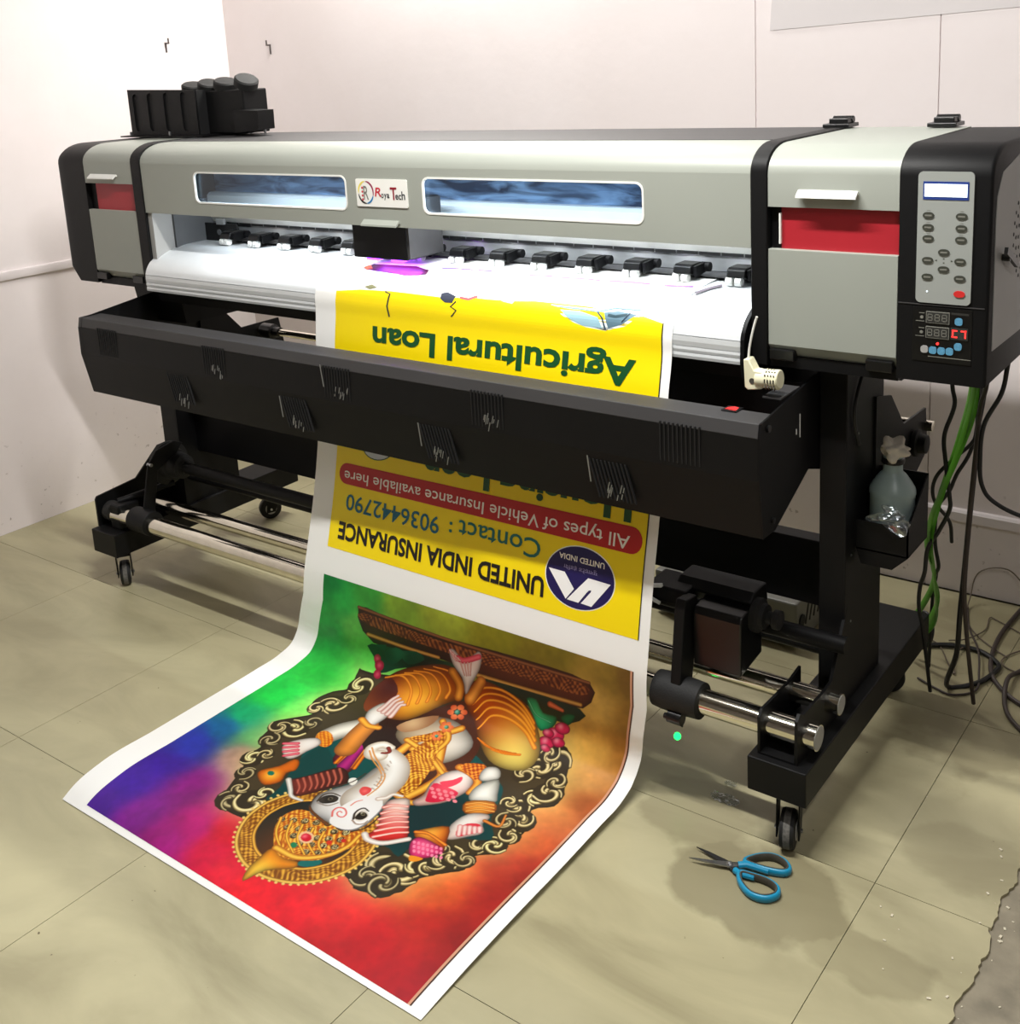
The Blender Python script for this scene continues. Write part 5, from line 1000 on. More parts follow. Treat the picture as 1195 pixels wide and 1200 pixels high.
('F',[(0.581,0.756),(0.846,0.765),(0.827,0.723),(0.747,0.717),(0.706,0.731),(0.624,0.742)],(24,40,30),(24,40,30),None,0.1,0.0),
('F',[(0.711,0.745),(0.737,0.751),(0.757,0.725),(0.791,0.727),(0.787,0.702),(0.759,0.684),(0.729,0.71)],(12,110,70),(60,190,130),(0.745,0.716),0.06,0.004),
('F',[(0.801,0.728),(0.818,0.744),(0.838,0.744),(0.822,0.716)],(12,110,70),(60,190,130),(0.745,0.716),0.06,0.004),
('S',[(0.717,0.741),(0.74,0.714),(0.778,0.708)],0.0027,0.0016,(6,70,50),(120,220,170)),
('F',[(0.295,0.729),(0.33,0.756),(0.357,0.744),(0.325,0.703)],(14,66,46),(30,100,70),(0.339,0.738),0.04,0.0),
('F',[(0.344,0.746),(0.392,0.764),(0.419,0.75),(0.372,0.72)],(14,66,46),(30,100,70),(0.339,0.738),0.04,0.0),
('F',[(0.264,0.743),(0.299,0.754),(0.295,0.732)],(14,66,46),(30,100,70),(0.339,0.738),0.04,0.0),
('F',[(0.803,0.667),(0.801,0.661),(0.795,0.656),(0.785,0.654),(0.775,0.656),(0.766,0.66),(0.763,0.666),(0.765,0.672),(0.773,0.677),(0.783,0.679),(0.793,0.677),(0.8,0.673)],(208,50,90),(250,150,165),(0.778,0.669),0.012,0.003),
('F',[(0.819,0.688),(0.815,0.681),(0.807,0.676),(0.796,0.674),(0.785,0.676),(0.777,0.68),(0.774,0.687),(0.778,0.695),(0.787,0.7),(0.798,0.702),(0.809,0.7),(0.816,0.695)],(208,50,90),(250,150,165),(0.792,0.69),0.012,0.003),
('F',[(0.828,0.705),(0.825,0.699),(0.817,0.694),(0.808,0.692),(0.798,0.694),(0.792,0.698),(0.79,0.705),(0.794,0.711),(0.802,0.717),(0.812,0.719),(0.821,0.717),(0.827,0.712)],(208,50,90),(250,150,165),(0.804,0.708),0.012,0.003),
('F',[(0.826,0.676),(0.824,0.671),(0.818,0.667),(0.81,0.665),(0.802,0.666),(0.796,0.67),(0.793,0.675),(0.796,0.68),(0.802,0.684),(0.81,0.685),(0.818,0.684),(0.824,0.68)],(208,50,90),(250,150,165),(0.804,0.678),0.012,0.003),
('F',[(0.794,0.685),(0.792,0.68),(0.787,0.677),(0.78,0.676),(0.773,0.677),(0.767,0.68),(0.765,0.684),(0.767,0.689),(0.773,0.692),(0.78,0.694),(0.787,0.693),(0.793,0.689)],(208,50,90),(250,150,165),(0.775,0.687),0.012,0.003),
('F',[(0.8,0.655),(0.799,0.651),(0.795,0.648),(0.789,0.647),(0.783,0.648),(0.778,0.651),(0.775,0.655),(0.776,0.659),(0.78,0.662),(0.786,0.663),(0.792,0.662),(0.797,0.659)],(208,50,90),(250,150,165),(0.782,0.658),0.012,0.003),
('F',[(0.287,0.708),(0.286,0.7),(0.283,0.695),(0.276,0.693),(0.27,0.695),(0.266,0.701),(0.266,0.708),(0.27,0.714),(0.277,0.717),(0.283,0.714)],(150,30,60),(210,90,110),(0.276,0.704),0.012,0.0),
('F',[(0.301,0.693),(0.302,0.684),(0.298,0.678),(0.29,0.675),(0.281,0.678),(0.275,0.685),(0.274,0.693),(0.279,0.7),(0.287,0.703),(0.296,0.7)],(150,30,60),(210,90,110),(0.288,0.689),0.012,0.0),
('F',[(0.303,0.67),(0.305,0.663),(0.303,0.658),(0.297,0.656),(0.289,0.658),(0.283,0.663),(0.281,0.67),(0.284,0.676),(0.291,0.678),(0.298,0.676)],(150,30,60),(210,90,110),(0.293,0.667),0.012,0.0),
('S',[(0.773,0.751),(0.805,0.747)],0.0075,0.0043,(120,50,30),(220,120,80)),
('S',[(0.346,0.442),(0.359,0.475),(0.388,0.51)],0.026,0.03,(120,115,105),(248,244,232)),
('O',[(0.365,0.442),(0.368,0.438),(0.371,0.434),(0.373,0.43),(0.375,0.426),(0.375,0.422),(0.375,0.418),(0.374,0.415),(0.372,0.412),(0.37,0.41),(0.366,0.409),(0.363,0.408),(0.359,0.408),(0.354,0.408),(0.349,0.409),(0.345,0.411),(0.34,0.414),(0.336,0.417),(0.332,0.42),(0.328,0.424),(0.325,0.428),(0.323,0.432),(0.321,0.436),(0.321,0.44),(0.321,0.444),(0.322,0.447),(0.324,0.45),(0.326,0.452),(0.33,0.454),(0.333,0.455),(0.338,0.455),(0.342,0.454),(0.347,0.453),(0.352,0.451),(0.356,0.448),(0.361,0.445)],(190,90,20),(245,180,70),170),
('F',[(0.29,0.361),(0.296,0.39),(0.33,0.424),(0.355,0.413),(0.349,0.378),(0.343,0.346),(0.324,0.337)],(250,235,225),(255,250,245),(0.331,0.401),0.04,0.004),
('S',[(0.311,0.387),(0.285,0.37)],0.005,0.004,(170,20,50),(240,140,150)),
('S',[(0.319,0.379),(0.296,0.36)],0.005,0.004,(170,20,50),(240,140,150)),
('S',[(0.328,0.37),(0.307,0.35)],0.005,0.004,(170,20,50),(240,140,150)),
('S',[(0.337,0.362),(0.318,0.34)],0.005,0.004,(170,20,50),(240,140,150)),
('F',[(0.314,0.278),(0.336,0.311),(0.345,0.344),(0.363,0.344),(0.377,0.32),(0.368,0.302),(0.379,0.276),(0.359,0.249),(0.326,0.26)],(210,110,25),(248,190,80),(0.346,0.28),0.03,0.004),
('F',[(0.346,0.288),(0.347,0.287),(0.348,0.286),(0.348,0.285),(0.349,0.283),(0.348,0.282),(0.348,0.281),(0.348,0.28),(0.347,0.279),(0.346,0.279),(0.345,0.278),(0.344,0.278),(0.342,0.277),(0.341,0.277),(0.339,0.277),(0.338,0.278),(0.337,0.278),(0.335,0.279),(0.334,0.28),(0.333,0.281),(0.333,0.282),(0.332,0.283),(0.332,0.284),(0.332,0.285),(0.332,0.286),(0.333,0.287),(0.334,0.288),(0.335,0.289),(0.336,0.289),(0.337,0.29),(0.338,0.29),(0.34,0.29),(0.341,0.29),(0.343,0.29),(0.344,0.289),(0.345,0.288)],(20,110,90),(20,110,90),None,0.1,0.0),
('F',[(0.413,0.393),(0.385,0.484),(0.411,0.541),(0.46,0.549),(0.468,0.491),(0.468,0.445),(0.476,0.374),(0.442,0.381)],(150,60,30),(110,20,70),(0.444,0.413),0.08,0.01),
('S',[(0.429,0.385),(0.416,0.464),(0.42,0.531)],0.005,0.004,(120,40,20),(235,150,50)),
('S',[(0.438,0.387),(0.423,0.466),(0.424,0.533)],0.005,0.004,(120,40,20),(235,150,50)),
('S',[(0.448,0.388),(0.43,0.468),(0.429,0.536)],0.005,0.004,(120,40,20),(235,150,50)),
('S',[(0.457,0.39),(0.438,0.469),(0.433,0.539)],0.005,0.004,(120,40,20),(235,150,50)),
('S',[(0.466,0.392),(0.445,0.471),(0.437,0.542)],0.005,0.004,(120,40,20),(235,150,50)),
('S',[(0.476,0.394),(0.452,0.473),(0.441,0.545)],0.005,0.004,(120,40,20),(235,150,50)),
('S',[(0.452,0.388),(0.434,0.469)],0.016,0.008,(90,10,70),(180,50,130)),
('F',[(0.384,0.508),(0.389,0.603),(0.477,0.633),(0.552,0.684),(0.636,0.623),(0.667,0.558),(0.679,0.454),(0.656,0.375),(0.601,0.387),(0.517,0.462),(0.473,0.44)],(70,36,22),(30,12,8),(0.468,0.491),0.2,0.0),
('F',[(0.469,0.531),(0.461,0.57),(0.484,0.612),(0.533,0.632),(0.581,0.629),(0.632,0.602),(0.643,0.558),(0.625,0.514),(0.593,0.505),(0.554,0.504),(0.504,0.512)],(200,180,150),(255,250,238),(0.615,0.585),0.14,0.02),
('F',[(0.452,0.552),(0.465,0.594),(0.512,0.63),(0.511,0.591),(0.483,0.548)],(150,110,80),(210,180,140),(0.474,0.584),0.05,0.0),
('S',[(0.518,0.485),(0.522,0.541),(0.556,0.589),(0.583,0.622)],0.012,0.0096,(140,70,15),(245,195,90)),
('S',[(0.574,0.411),(0.582,0.46),(0.613,0.496),(0.578,0.563)],0.014,0.0112,(140,70,15),(245,195,90)),
('S',[(0.626,0.376),(0.641,0.428),(0.642,0.486),(0.576,0.516),(0.536,0.513)],0.012,0.0096,(140,70,15),(245,195,90)),
('S',[(0.595,0.382),(0.652,0.38),(0.66,0.441),(0.649,0.491)],0.009,0.0072,(140,70,15),(245,195,90)),
('S',[(0.504,0.53),(0.576,0.516),(0.642,0.486)],0.008,0.0064,(140,70,15),(245,195,90)),
('S',[(0.53,0.621),(0.579,0.58),(0.584,0.506)],0.008,0.0064,(140,70,15),(245,195,90)),
('O',[(0.54,0.462),(0.539,0.502),(0.542,0.545),(0.567,0.562),(0.605,0.505),(0.628,0.426),(0.62,0.391),(0.582,0.403)],(150,80,20),(248,200,90),150),
('O',[(0.503,0.536),(0.526,0.569),(0.551,0.601),(0.575,0.567),(0.542,0.545)],(140,70,20),(240,180,80),170),
('F',[(0.57,0.663),(0.571,0.659),(0.566,0.655),(0.56,0.655),(0.554,0.658),(0.554,0.663),(0.559,0.666),(0.566,0.666)],(190,80,45),(240,150,100),(0.547,0.655),0.03,0.0),
('F',[(0.569,0.651),(0.57,0.646),(0.567,0.642),(0.56,0.642),(0.554,0.645),(0.553,0.65),(0.557,0.654),(0.564,0.654)],(190,80,45),(240,150,100),(0.547,0.655),0.03,0.0),
('F',[(0.554,0.645),(0.556,0.64),(0.552,0.636),(0.545,0.635),(0.54,0.639),(0.538,0.644),(0.542,0.648),(0.549,0.649)],(190,80,45),(240,150,100),(0.547,0.655),0.03,0.0),
('F',[(0.539,0.652),(0.54,0.647),(0.536,0.643),(0.53,0.643),(0.524,0.646),(0.523,0.652),(0.527,0.655),(0.534,0.656)],(190,80,45),(240,150,100),(0.547,0.655),0.03,0.0),
('F',[(0.54,0.664),(0.54,0.66),(0.536,0.656),(0.529,0.656),(0.524,0.659),(0.524,0.664),(0.529,0.667),(0.535,0.668)],(190,80,45),(240,150,100),(0.547,0.655),0.03,0.0),
('F',[(0.557,0.67),(0.557,0.665),(0.552,0.662),(0.545,0.661),(0.54,0.664),(0.54,0.669),(0.545,0.673),(0.552,0.673)],(190,80,45),(240,150,100),(0.547,0.655),0.03,0.0),
('F',[(0.553,0.657),(0.554,0.654),(0.552,0.651),(0.549,0.649),(0.544,0.65),(0.54,0.653),(0.539,0.656),(0.541,0.659),(0.545,0.661),(0.55,0.66)],(40,110,90),(140,190,170),(0.544,0.656),0.008,0.0),
('F',[(0.565,0.618),(0.566,0.614),(0.563,0.61),(0.559,0.61),(0.555,0.613),(0.553,0.617),(0.556,0.62),(0.561,0.62)],(190,80,45),(240,150,100),(0.55,0.61),0.03,0.0),
('F',[(0.566,0.607),(0.567,0.603),(0.565,0.6),(0.56,0.6),(0.556,0.602),(0.555,0.607),(0.557,0.61),(0.562,0.61)],(190,80,45),(240,150,100),(0.55,0.61),0.03,0.0),
('F',[(0.556,0.602),(0.558,0.598),(0.556,0.595),(0.551,0.594),(0.547,0.597),(0.545,0.602),(0.547,0.605),(0.552,0.605)],(190,80,45),(240,150,100),(0.55,0.61),0.03,0.0),
('F',[(0.545,0.608),(0.546,0.604),(0.544,0.6),(0.539,0.6),(0.535,0.603),(0.533,0.607),(0.536,0.61),(0.54,0.611)],(190,80,45),(240,150,100),(0.55,0.61),0.03,0.0),
('F',[(0.543,0.618),(0.545,0.614),(0.542,0.611),(0.538,0.611),(0.533,0.613),(0.532,0.618),(0.535,0.621),(0.539,0.621)],(190,80,45),(240,150,100),(0.55,0.61),0.03,0.0),
('F',[(0.554,0.623),(0.555,0.619),(0.552,0.616),(0.548,0.616),(0.543,0.618),(0.542,0.622),(0.545,0.625),(0.549,0.626)],(190,80,45),(240,150,100),(0.55,0.61),0.03,0.0),
('F',[(0.554,0.612),(0.555,0.61),(0.554,0.607),(0.552,0.606),(0.548,0.606),(0.545,0.608),(0.544,0.611),(0.545,0.614),(0.548,0.615),(0.551,0.615)],(40,110,90),(140,190,170),(0.547,0.611),0.008,0.0),
('F',[(0.561,0.583),(0.562,0.579),(0.561,0.576),(0.557,0.576),(0.553,0.578),(0.552,0.582),(0.553,0.585),(0.557,0.586)],(190,80,45),(240,150,100),(0.549,0.576),0.03,0.0),
('F',[(0.563,0.573),(0.565,0.569),(0.564,0.566),(0.56,0.566),(0.556,0.568),(0.554,0.572),(0.556,0.575),(0.559,0.576)],(190,80,45),(240,150,100),(0.549,0.576),0.03,0.0),
('F',[(0.556,0.568),(0.558,0.564),(0.556,0.561),(0.553,0.561),(0.549,0.563),(0.547,0.567),(0.548,0.57),(0.552,0.571)],(190,80,45),(240,150,100),(0.549,0.576),0.03,0.0),
('F',[(0.546,0.574),(0.548,0.569),(0.546,0.566),(0.542,0.566),(0.538,0.569),(0.537,0.573),(0.538,0.576),(0.542,0.576)],(190,80,45),(240,150,100),(0.549,0.576),0.03,0.0),
('F',[(0.543,0.584),(0.545,0.58),(0.543,0.577),(0.539,0.576),(0.536,0.579),(0.534,0.583),(0.535,0.586),(0.539,0.586)],(190,80,45),(240,150,100),(0.549,0.576),0.03,0.0),
('F',[(0.551,0.588),(0.552,0.584),(0.551,0.581),(0.547,0.581),(0.543,0.584),(0.541,0.587),(0.543,0.59),(0.547,0.591)],(190,80,45),(240,150,100),(0.549,0.576),0.03,0.0),
('F',[(0.553,0.578),(0.554,0.575),(0.554,0.573),(0.552,0.571),(0.549,0.572),(0.546,0.574),(0.545,0.577),(0.545,0.579),(0.547,0.581),(0.55,0.58)],(40,110,90),(140,190,170),(0.547,0.577),0.008,0.0),
('F',[(0.33,0.575),(0.311,0.632),(0.329,0.677),(0.386,0.718),(0.473,0.755),(0.526,0.748),(0.545,0.693),(0.501,0.658),(0.472,0.612),(0.442,0.575),(0.372,0.558)],(150,62,14),(255,190,70),(0.442,0.641),0.13,0.02),
('F',[(0.33,0.575),(0.311,0.632),(0.332,0.671),(0.374,0.647),(0.381,0.599),(0.36,0.558)],(120,60,36),(70,28,22),(0.349,0.649),0.08,0.0),
('S',[(0.319,0.667),(0.363,0.685),(0.401,0.665),(0.423,0.625)],0.002,0.0045,(180,88,20),(246,172,70)),
('S',[(0.342,0.68),(0.389,0.695),(0.426,0.673),(0.44,0.639)],0.002,0.0045,(180,88,20),(246,172,70)),
('S',[(0.367,0.694),(0.416,0.706),(0.452,0.681),(0.459,0.652)],0.002,0.0045,(180,88,20),(246,172,70)),
('S',[(0.392,0.708),(0.443,0.717),(0.477,0.69),(0.479,0.664)],0.002,0.0045,(180,88,20),(246,172,70)),
('S',[(0.42,0.724),(0.471,0.729),(0.503,0.698),(0.501,0.676)],0.002,0.0045,(180,88,20),(246,172,70)),
('S',[(0.448,0.74),(0.499,0.741),(0.529,0.706),(0.524,0.687)],0.002,0.0045,(180,88,20),(246,172,70)),
('S',[(0.505,0.743),(0.527,0.717),(0.532,0.689)],0.014,0.012,(120,60,15),(230,160,70)),
('F',[(0.544,0.704),(0.564,0.739),(0.602,0.752),(0.66,0.746),(0.708,0.732),(0.744,0.695),(0.771,0.66),(0.787,0.622),(0.779,0.587),(0.745,0.569),(0.697,0.573),(0.639,0.613),(0.598,0.651),(0.561,0.674)],(176,78,16),(255,232,130),(0.744,0.598),0.17,0.02),
('S',[(0.564,0.696),(0.594,0.731),(0.645,0.743),(0.696,0.728),(0.737,0.693)],0.0022,0.005,(190,96,22),(250,180,72)),
('S',[(0.575,0.684),(0.601,0.717),(0.651,0.729),(0.701,0.714),(0.742,0.683)],0.0022,0.005,(190,96,22),(250,180,72)),
('S',[(0.586,0.67),(0.608,0.703),(0.656,0.713),(0.707,0.7),(0.747,0.672)],0.0022,0.005,(190,96,22),(250,180,72)),
('S',[(0.601,0.656),(0.619,0.689),(0.664,0.698),(0.715,0.686),(0.755,0.661)],0.0022,0.005,(190,96,22),(250,180,72)),
('S',[(0.618,0.638),(0.63,0.674),(0.673,0.683),(0.724,0.672),(0.764,0.647)],0.0022,0.005,(190,96,22),(250,180,72)),
('S',[(0.633,0.616),(0.667,0.606),(0.705,0.608)],0.0015,0.003,(180,84,18),(235,150,50)),
('S',[(0.645,0.613),(0.679,0.606),(0.715,0.611)],0.0015,0.003,(180,84,18),(235,150,50)),
('S',[(0.657,0.609),(0.691,0.606),(0.725,0.613)],0.0015,0.003,(180,84,18),(235,150,50)),
('S',[(0.669,0.606),(0.703,0.606),(0.735,0.616)],0.0015,0.003,(180,84,18),(235,150,50)),
('S',[(0.681,0.602),(0.714,0.606),(0.745,0.618)],0.0015,0.003,(180,84,18),(235,150,50)),
('S',[(0.564,0.694),(0.587,0.747)],0.016,0.013,(130,64,18),(235,165,80)),
('F',[(0.486,0.797),(0.5,0.803),(0.534,0.785),(0.566,0.817),(0.579,0.808),(0.578,0.775),(0.56,0.727),(0.548,0.698),(0.532,0.738),(0.502,0.765)],(235,215,205),(255,250,245),(0.545,0.744),0.05,0.005),
('S',[(0.514,0.784),(0.534,0.784),(0.571,0.805)],0.008,0.007,(170,40,60),(225,110,120)),
('S',[(0.524,0.775),(0.539,0.747)],0.0025,0.002,(170,120,110),(225,180,170)),
('S',[(0.534,0.778),(0.545,0.748)],0.0025,0.002,(170,120,110),(225,180,170)),
('S',[(0.543,0.781),(0.55,0.75)],0.0025,0.002,(170,120,110),(225,180,170)),
('S',[(0.552,0.784),(0.555,0.752)],0.0025,0.002,(170,120,110),(225,180,170)),
('S',[(0.488,0.798),(0.509,0.776)],0.003,0.002,(160,60,70),(240,210,200)),
('S',[(0.497,0.793),(0.513,0.778)],0.003,0.002,(160,60,70),(240,210,200)),
('S',[(0.505,0.789),(0.517,0.779)],0.003,0.002,(160,60,70),(240,210,200)),
('S',[(0.513,0.785),(0.522,0.78)],0.003,0.002,(160,60,70),(240,210,200)),
('S',[(0.414,0.432),(0.401,0.479),(0.394,0.522)],0.026,0.024,(130,80,40),(225,150,70)),
('F',[(0.383,0.519),(0.356,0.562),(0.365,0.604),(0.393,0.598),(0.409,0.57),(0.408,0.534),(0.403,0.512)],(238,228,215),(255,252,246),(0.385,0.55),0.05,0.006),
('S',[(0.376,0.579),(0.377,0.617),(0.383,0.637)],0.0065,0.004,(180,120,110),(250,236,228)),
('S',[(0.389,0.577),(0.387,0.616),(0.394,0.632)],0.0065,0.004,(180,120,110),(250,236,228)),
('S',[(0.402,0.576),(0.398,0.614),(0.406,0.627)],0.0065,0.004,(180,120,110),(250,236,228)),
('S',[(0.415,0.574),(0.408,0.613),(0.417,0.622)],0.0065,0.004,(180,120,110),(250,236,228)),
('S',[(0.367,0.529),(0.396,0.52),(0.421,0.527)],0.009,0.008,(150,80,20),(245,185,80)),
('F',[(0.393,0.283),(0.39,0.292),(0.408,0.315),(0.426,0.348),(0.448,0.379),(0.476,0.375),(0.499,0.348),(0.478,0.313),(0.461,0.285),(0.443,0.262),(0.425,0.264)],(120,50,40),(70,26,22),(0.483,0.344),0.1,0.008),
('S',[(0.404,0.299),(0.425,0.285),(0.435,0.269)],0.0034,0.0024,(110,44,36),(190,110,92)),
('S',[(0.41,0.31),(0.432,0.295),(0.442,0.279)],0.0034,0.0024,(110,44,36),(190,110,92)),
('S',[(0.417,0.321),(0.44,0.305),(0.449,0.29)],0.0034,0.0024,(110,44,36),(190,110,92)),
('S',[(0.424,0.332),(0.447,0.315),(0.456,0.3)],0.0034,0.0024,(110,44,36),(190,110,92)),
('S',[(0.43,0.342),(0.454,0.326),(0.463,0.31)],0.0034,0.0024,(110,44,36),(190,110,92)),
('S',[(0.437,0.353),(0.461,0.336),(0.471,0.32)],0.0034,0.0024,(110,44,36),(190,110,92)),
('S',[(0.444,0.364),(0.468,0.347),(0.478,0.331)],0.0034,0.0024,(110,44,36),(190,110,92)),
('S',[(0.451,0.375),(0.475,0.357),(0.485,0.341)],0.0034,0.0024,(110,44,36),(190,110,92)),
('S',[(0.387,0.29),(0.414,0.27),(0.433,0.256),(0.46,0.258)],0.0062,0.0038,(150,140,130),(250,248,240)),
('F',[(0.489,0.25),(0.48,0.266),(0.476,0.29),(0.483,0.313),(0.494,0.332),(0.507,0.356),(0.512,0.378),(0.511,0.405),(0.515,0.426),(0.542,0.426),(0.566,0.414),(0.595,0.379),(0.611,0.343),(0.619,0.308),(0.62,0.274),(0.611,0.251),(0.589,0.239),(0.561,0.241),(0.531,0.24),(0.509,0.238)],(196,190,182),(255,255,255),(0.576,0.299),0.17,0.012),
('S',[(0.56,0.331),(0.563,0.372),(0.561,0.414),(0.542,0.446),(0.51,0.462),(0.478,0.46)],0.046,0.024,(170,158,145),(255,254,250)),
('S',[(0.49,0.456),(0.472,0.45),(0.46,0.467),(0.471,0.488),(0.494,0.49)],0.019,0.009,(185,170,150),(255,253,246)),
('S',[(0.489,0.486),(0.5,0.478),(0.497,0.47),(0.489,0.465)],0.005,0.003,(80,26,20),(130,50,40)),
('F',[(0.556,0.241),(0.543,0.264),(0.541,0.295),(0.55,0.328),(0.567,0.346),(0.583,0.357),(0.607,0.34),(0.615,0.31),(0.615,0.274),(0.607,0.253),(0.587,0.241)],(244,242,240),(255,255,255),(0.584,0.292),0.08,0.0),
('S',[(0.458,0.467),(0.483,0.449),(0.527,0.426),(0.55,0.408),(0.561,0.379),(0.561,0.344)],0.0018,0.0015,(190,120,60),(226,170,100)),
('S',[(0.461,0.456),(0.488,0.437),(0.525,0.42),(0.546,0.402),(0.555,0.378)],0.0018,0.0015,(190,120,60),(226,170,100)),
('S',[(0.552,0.367),(0.564,0.367)],0.0015,0.001,(150,130,115),(205,196,186)),
('S',[(0.548,0.378),(0.56,0.377)],0.0015,0.001,(150,130,115),(205,196,186)),
('S',[(0.545,0.388),(0.556,0.387)],0.0015,0.001,(150,130,115),(205,196,186)),
('S',[(0.541,0.399),(0.552,0.398)],0.0015,0.001,(150,130,115),(205,196,186)),
('S',[(0.537,0.41),(0.548,0.408)],0.0015,0.001,(150,130,115),(205,196,186)),
('S',[(0.534,0.421),(0.543,0.418)],0.0015,0.001,(150,130,115),(205,196,186)),
('S',[(0.53,0.431),(0.539,0.429)],0.0015,0.001,(150,130,115),(205,196,186)),
('S',[(0.526,0.442),(0.535,0.439)],0.0015,0.001,(150,130,115),(205,196,186)),
('S',[(0.523,0.454),(0.53,0.45)],0.0015,0.001,(150,130,115),(205,196,186)),
('F',[(0.537,0.345),(0.533,0.358),(0.542,0.365),(0.554,0.364),(0.558,0.352),(0.553,0.339)],(214,84,84),(236,120,120),(0.546,0.352),0.01,0.0),
('S',[(0.546,0.258),(0.536,0.271),(0.538,0.284),(0.551,0.288),(0.564,0.28),(0.566,0.269),(0.557,0.265),(0.548,0.27),(0.548,0.277),(0.555,0.277)],0.0019,0.0012,(205,90,90),(226,120,110)),
('S',[(0.554,0.303),(0.555,0.317),(0.562,0.328)],0.0014,0.001,(210,110,90),(225,140,120)),
('S',[(0.556,0.235),(0.527,0.24),(0.499,0.247),(0.486,0.255)],0.0038,0.0024,(60,36,18),(110,66,30)),
('F',[(0.588,0.276),(0.581,0.288),(0.58,0.3),(0.584,0.308),(0.595,0.307),(0.606,0.299),(0.607,0.287),(0.602,0.277)],(236,230,220),(236,230,220),None,0.1,0.0),
('F',[(0.588,0.279),(0.584,0.29),(0.585,0.3),(0.595,0.303),(0.604,0.298),(0.604,0.287),(0.598,0.28)],(40,32,26),(12,10,8),(0.593,0.292),0.012,0.0),
('F',[(0.597,0.298),(0.598,0.297),(0.598,0.297),(0.598,0.296),(0.598,0.295),(0.597,0.295),(0.597,0.294),(0.596,0.294),(0.595,0.293),(0.594,0.293),(0.593,0.293),(0.592,0.293),(0.591,0.293),(0.591,0.294),(0.59,0.294),(0.589,0.295),(0.588,0.295),(0.587,0.296),(0.587,0.297),(0.587,0.297),(0.586,0.298),(0.587,0.299),(0.587,0.299),(0.587,0.3),(0.588,0.3),(0.588,0.301),(0.589,0.301),(0.59,0.301),(0.591,0.301),(0.592,0.301),(0.593,0.301),(0.594,0.301),(0.595,0.3),(0.596,0.3),(0.596,0.299),(0.597,0.299)],(150,140,110),(150,140,110),None,0.1,0.0),
('F',[(0.595,0.298),(0.595,0.298),(0.595,0.298),(0.596,0.297),(0.596,0.297),(0.596,0.296),(0.595,0.296),(0.595,0.296),(0.595,0.295),(0.595,0.295),(0.594,0.295),(0.594,0.295),(0.593,0.295),(0.593,0.295),(0.592,0.295),(0.592,0.295),(0.592,0.295),(0.591,0.295),(0.591,0.296),(0.59,0.296),(0.59,0.296),(0.59,0.297),(0.59,0.297),(0.59,0.298),(0.59,0.298),(0.59,0.298),(0.591,0.299),(0.591,0.299),(0.591,0.299),(0.592,0.299),(0.592,0.299),(0.593,0.299),(0.593,0.299),(0.594,0.299),(0.594,0.299),(0.595,0.299)],(8,8,8),(8,8,8),None,0.1,0.0),
('F',[(0.589,0.299),(0.59,0.297),(0.589,0.297),(0.588,0.297),(0.587,0.298),(0.588,0.299)],(255,255,255),(255,255,255),None,0.1,0.0),
('S',[(0.587,0.276),(0.578,0.289),(0.577,0.303),(0.583,0.312),(0.596,0.31)],0.0024,0.0014,(26,20,16),(60,46,36)),
('S',[(0.588,0.272),(0.602,0.268),(0.613,0.276),(0.614,0.288)],0.0019,0.001,(130,110,96),(180,160,146)),
('F',[(0.489,0.277),(0.488,0.292),(0.499,0.305),(0.515,0.307),(0.521,0.296),(0.513,0.283),(0.501,0.275)],(70,62,56),(22,18,14),(0.504,0.293),0.018,0.004),
('F',[(0.508,0.299),(0.509,0.298),(0.509,0.297),(0.51,0.297),(0.51,0.296),(0.51,0.295),(0.51,0.294),(0.51,0.293),(0.51,0.292),(0.509,0.291),(0.509,0.29),(0.508,0.29),(0.507,0.289),(0.507,0.289),(0.506,0.289),(0.505,0.289),(0.504,0.289),(0.503,0.289),(0.502,0.29),(0.502,0.29),(0.501,0.291),(0.501,0.292),(0.5,0.293),(0.5,0.294),(0.5,0.294),(0.5,0.295),(0.501,0.296),(0.501,0.297),(0.502,0.298),(0.502,0.299),(0.503,0.299),(0.504,0.299),(0.505,0.3),(0.506,0.3),(0.506,0.299),(0.507,0.299)],(120,112,96),(120,112,96),None,0.1,0.0),
('F',[(0.508,0.296),(0.508,0.296),(0.509,0.295),(0.509,0.295),(0.509,0.294),(0.509,0.294),(0.509,0.293),(0.509,0.293),(0.508,0.292),(0.508,0.292),(0.507,0.292),(0.507,0.292),(0.506,0.291),(0.506,0.291),(0.505,0.292),(0.505,0.292),(0.504,0.292),(0.504,0.292),(0.503,0.293),(0.503,0.293),(0.502,0.294),(0.502,0.294),(0.502,0.295),(0.502,0.295),(0.502,0.296),(0.502,0.296),(0.503,0.296),(0.503,0.297),(0.504,0.297),(0.504,0.297),(0.505,0.297),(0.505,0.297),(0.506,0.297),(0.506,0.297),(0.507,0.297),(0.507,0.296)],(8,8,8),(8,8,8),None,0.1,0.0),
('S',[(0.488,0.274),(0.484,0.294),(0.495,0.309),(0.516,0.312)],0.0019,0.0014,(34,26,20),(80,66,54)),
('S',[(0.492,0.271),(0.515,0.276),(0.527,0.294)],0.0019,0.0014,(120,110,104),(170,160,152)),
('F',[(0.498,0.353),(0.492,0.364),(0.5,0.372),(0.51,0.368),(0.514,0.358),(0.511,0.35)],(250,248,240),(250,248,240),None,0.1,0.0),
('S',[(0.586,0.349),(0.597,0.361),(0.602,0.377),(0.621,0.383)],0.0062,0.0034,(190,165,150),(255,252,246)),
('S',[(0.609,0.246),(0.625,0.269),(0.626,0.303),(0.615,0.337)],0.0017,0.0014,(26,18,12),(50,34,26)),
('S',[(0.488,0.253),(0.477,0.275),(0.474,0.302),(0.487,0.33),(0.504,0.359),(0.508,0.395)],0.0014,0.0014,(40,30,24),(80,64,54)),
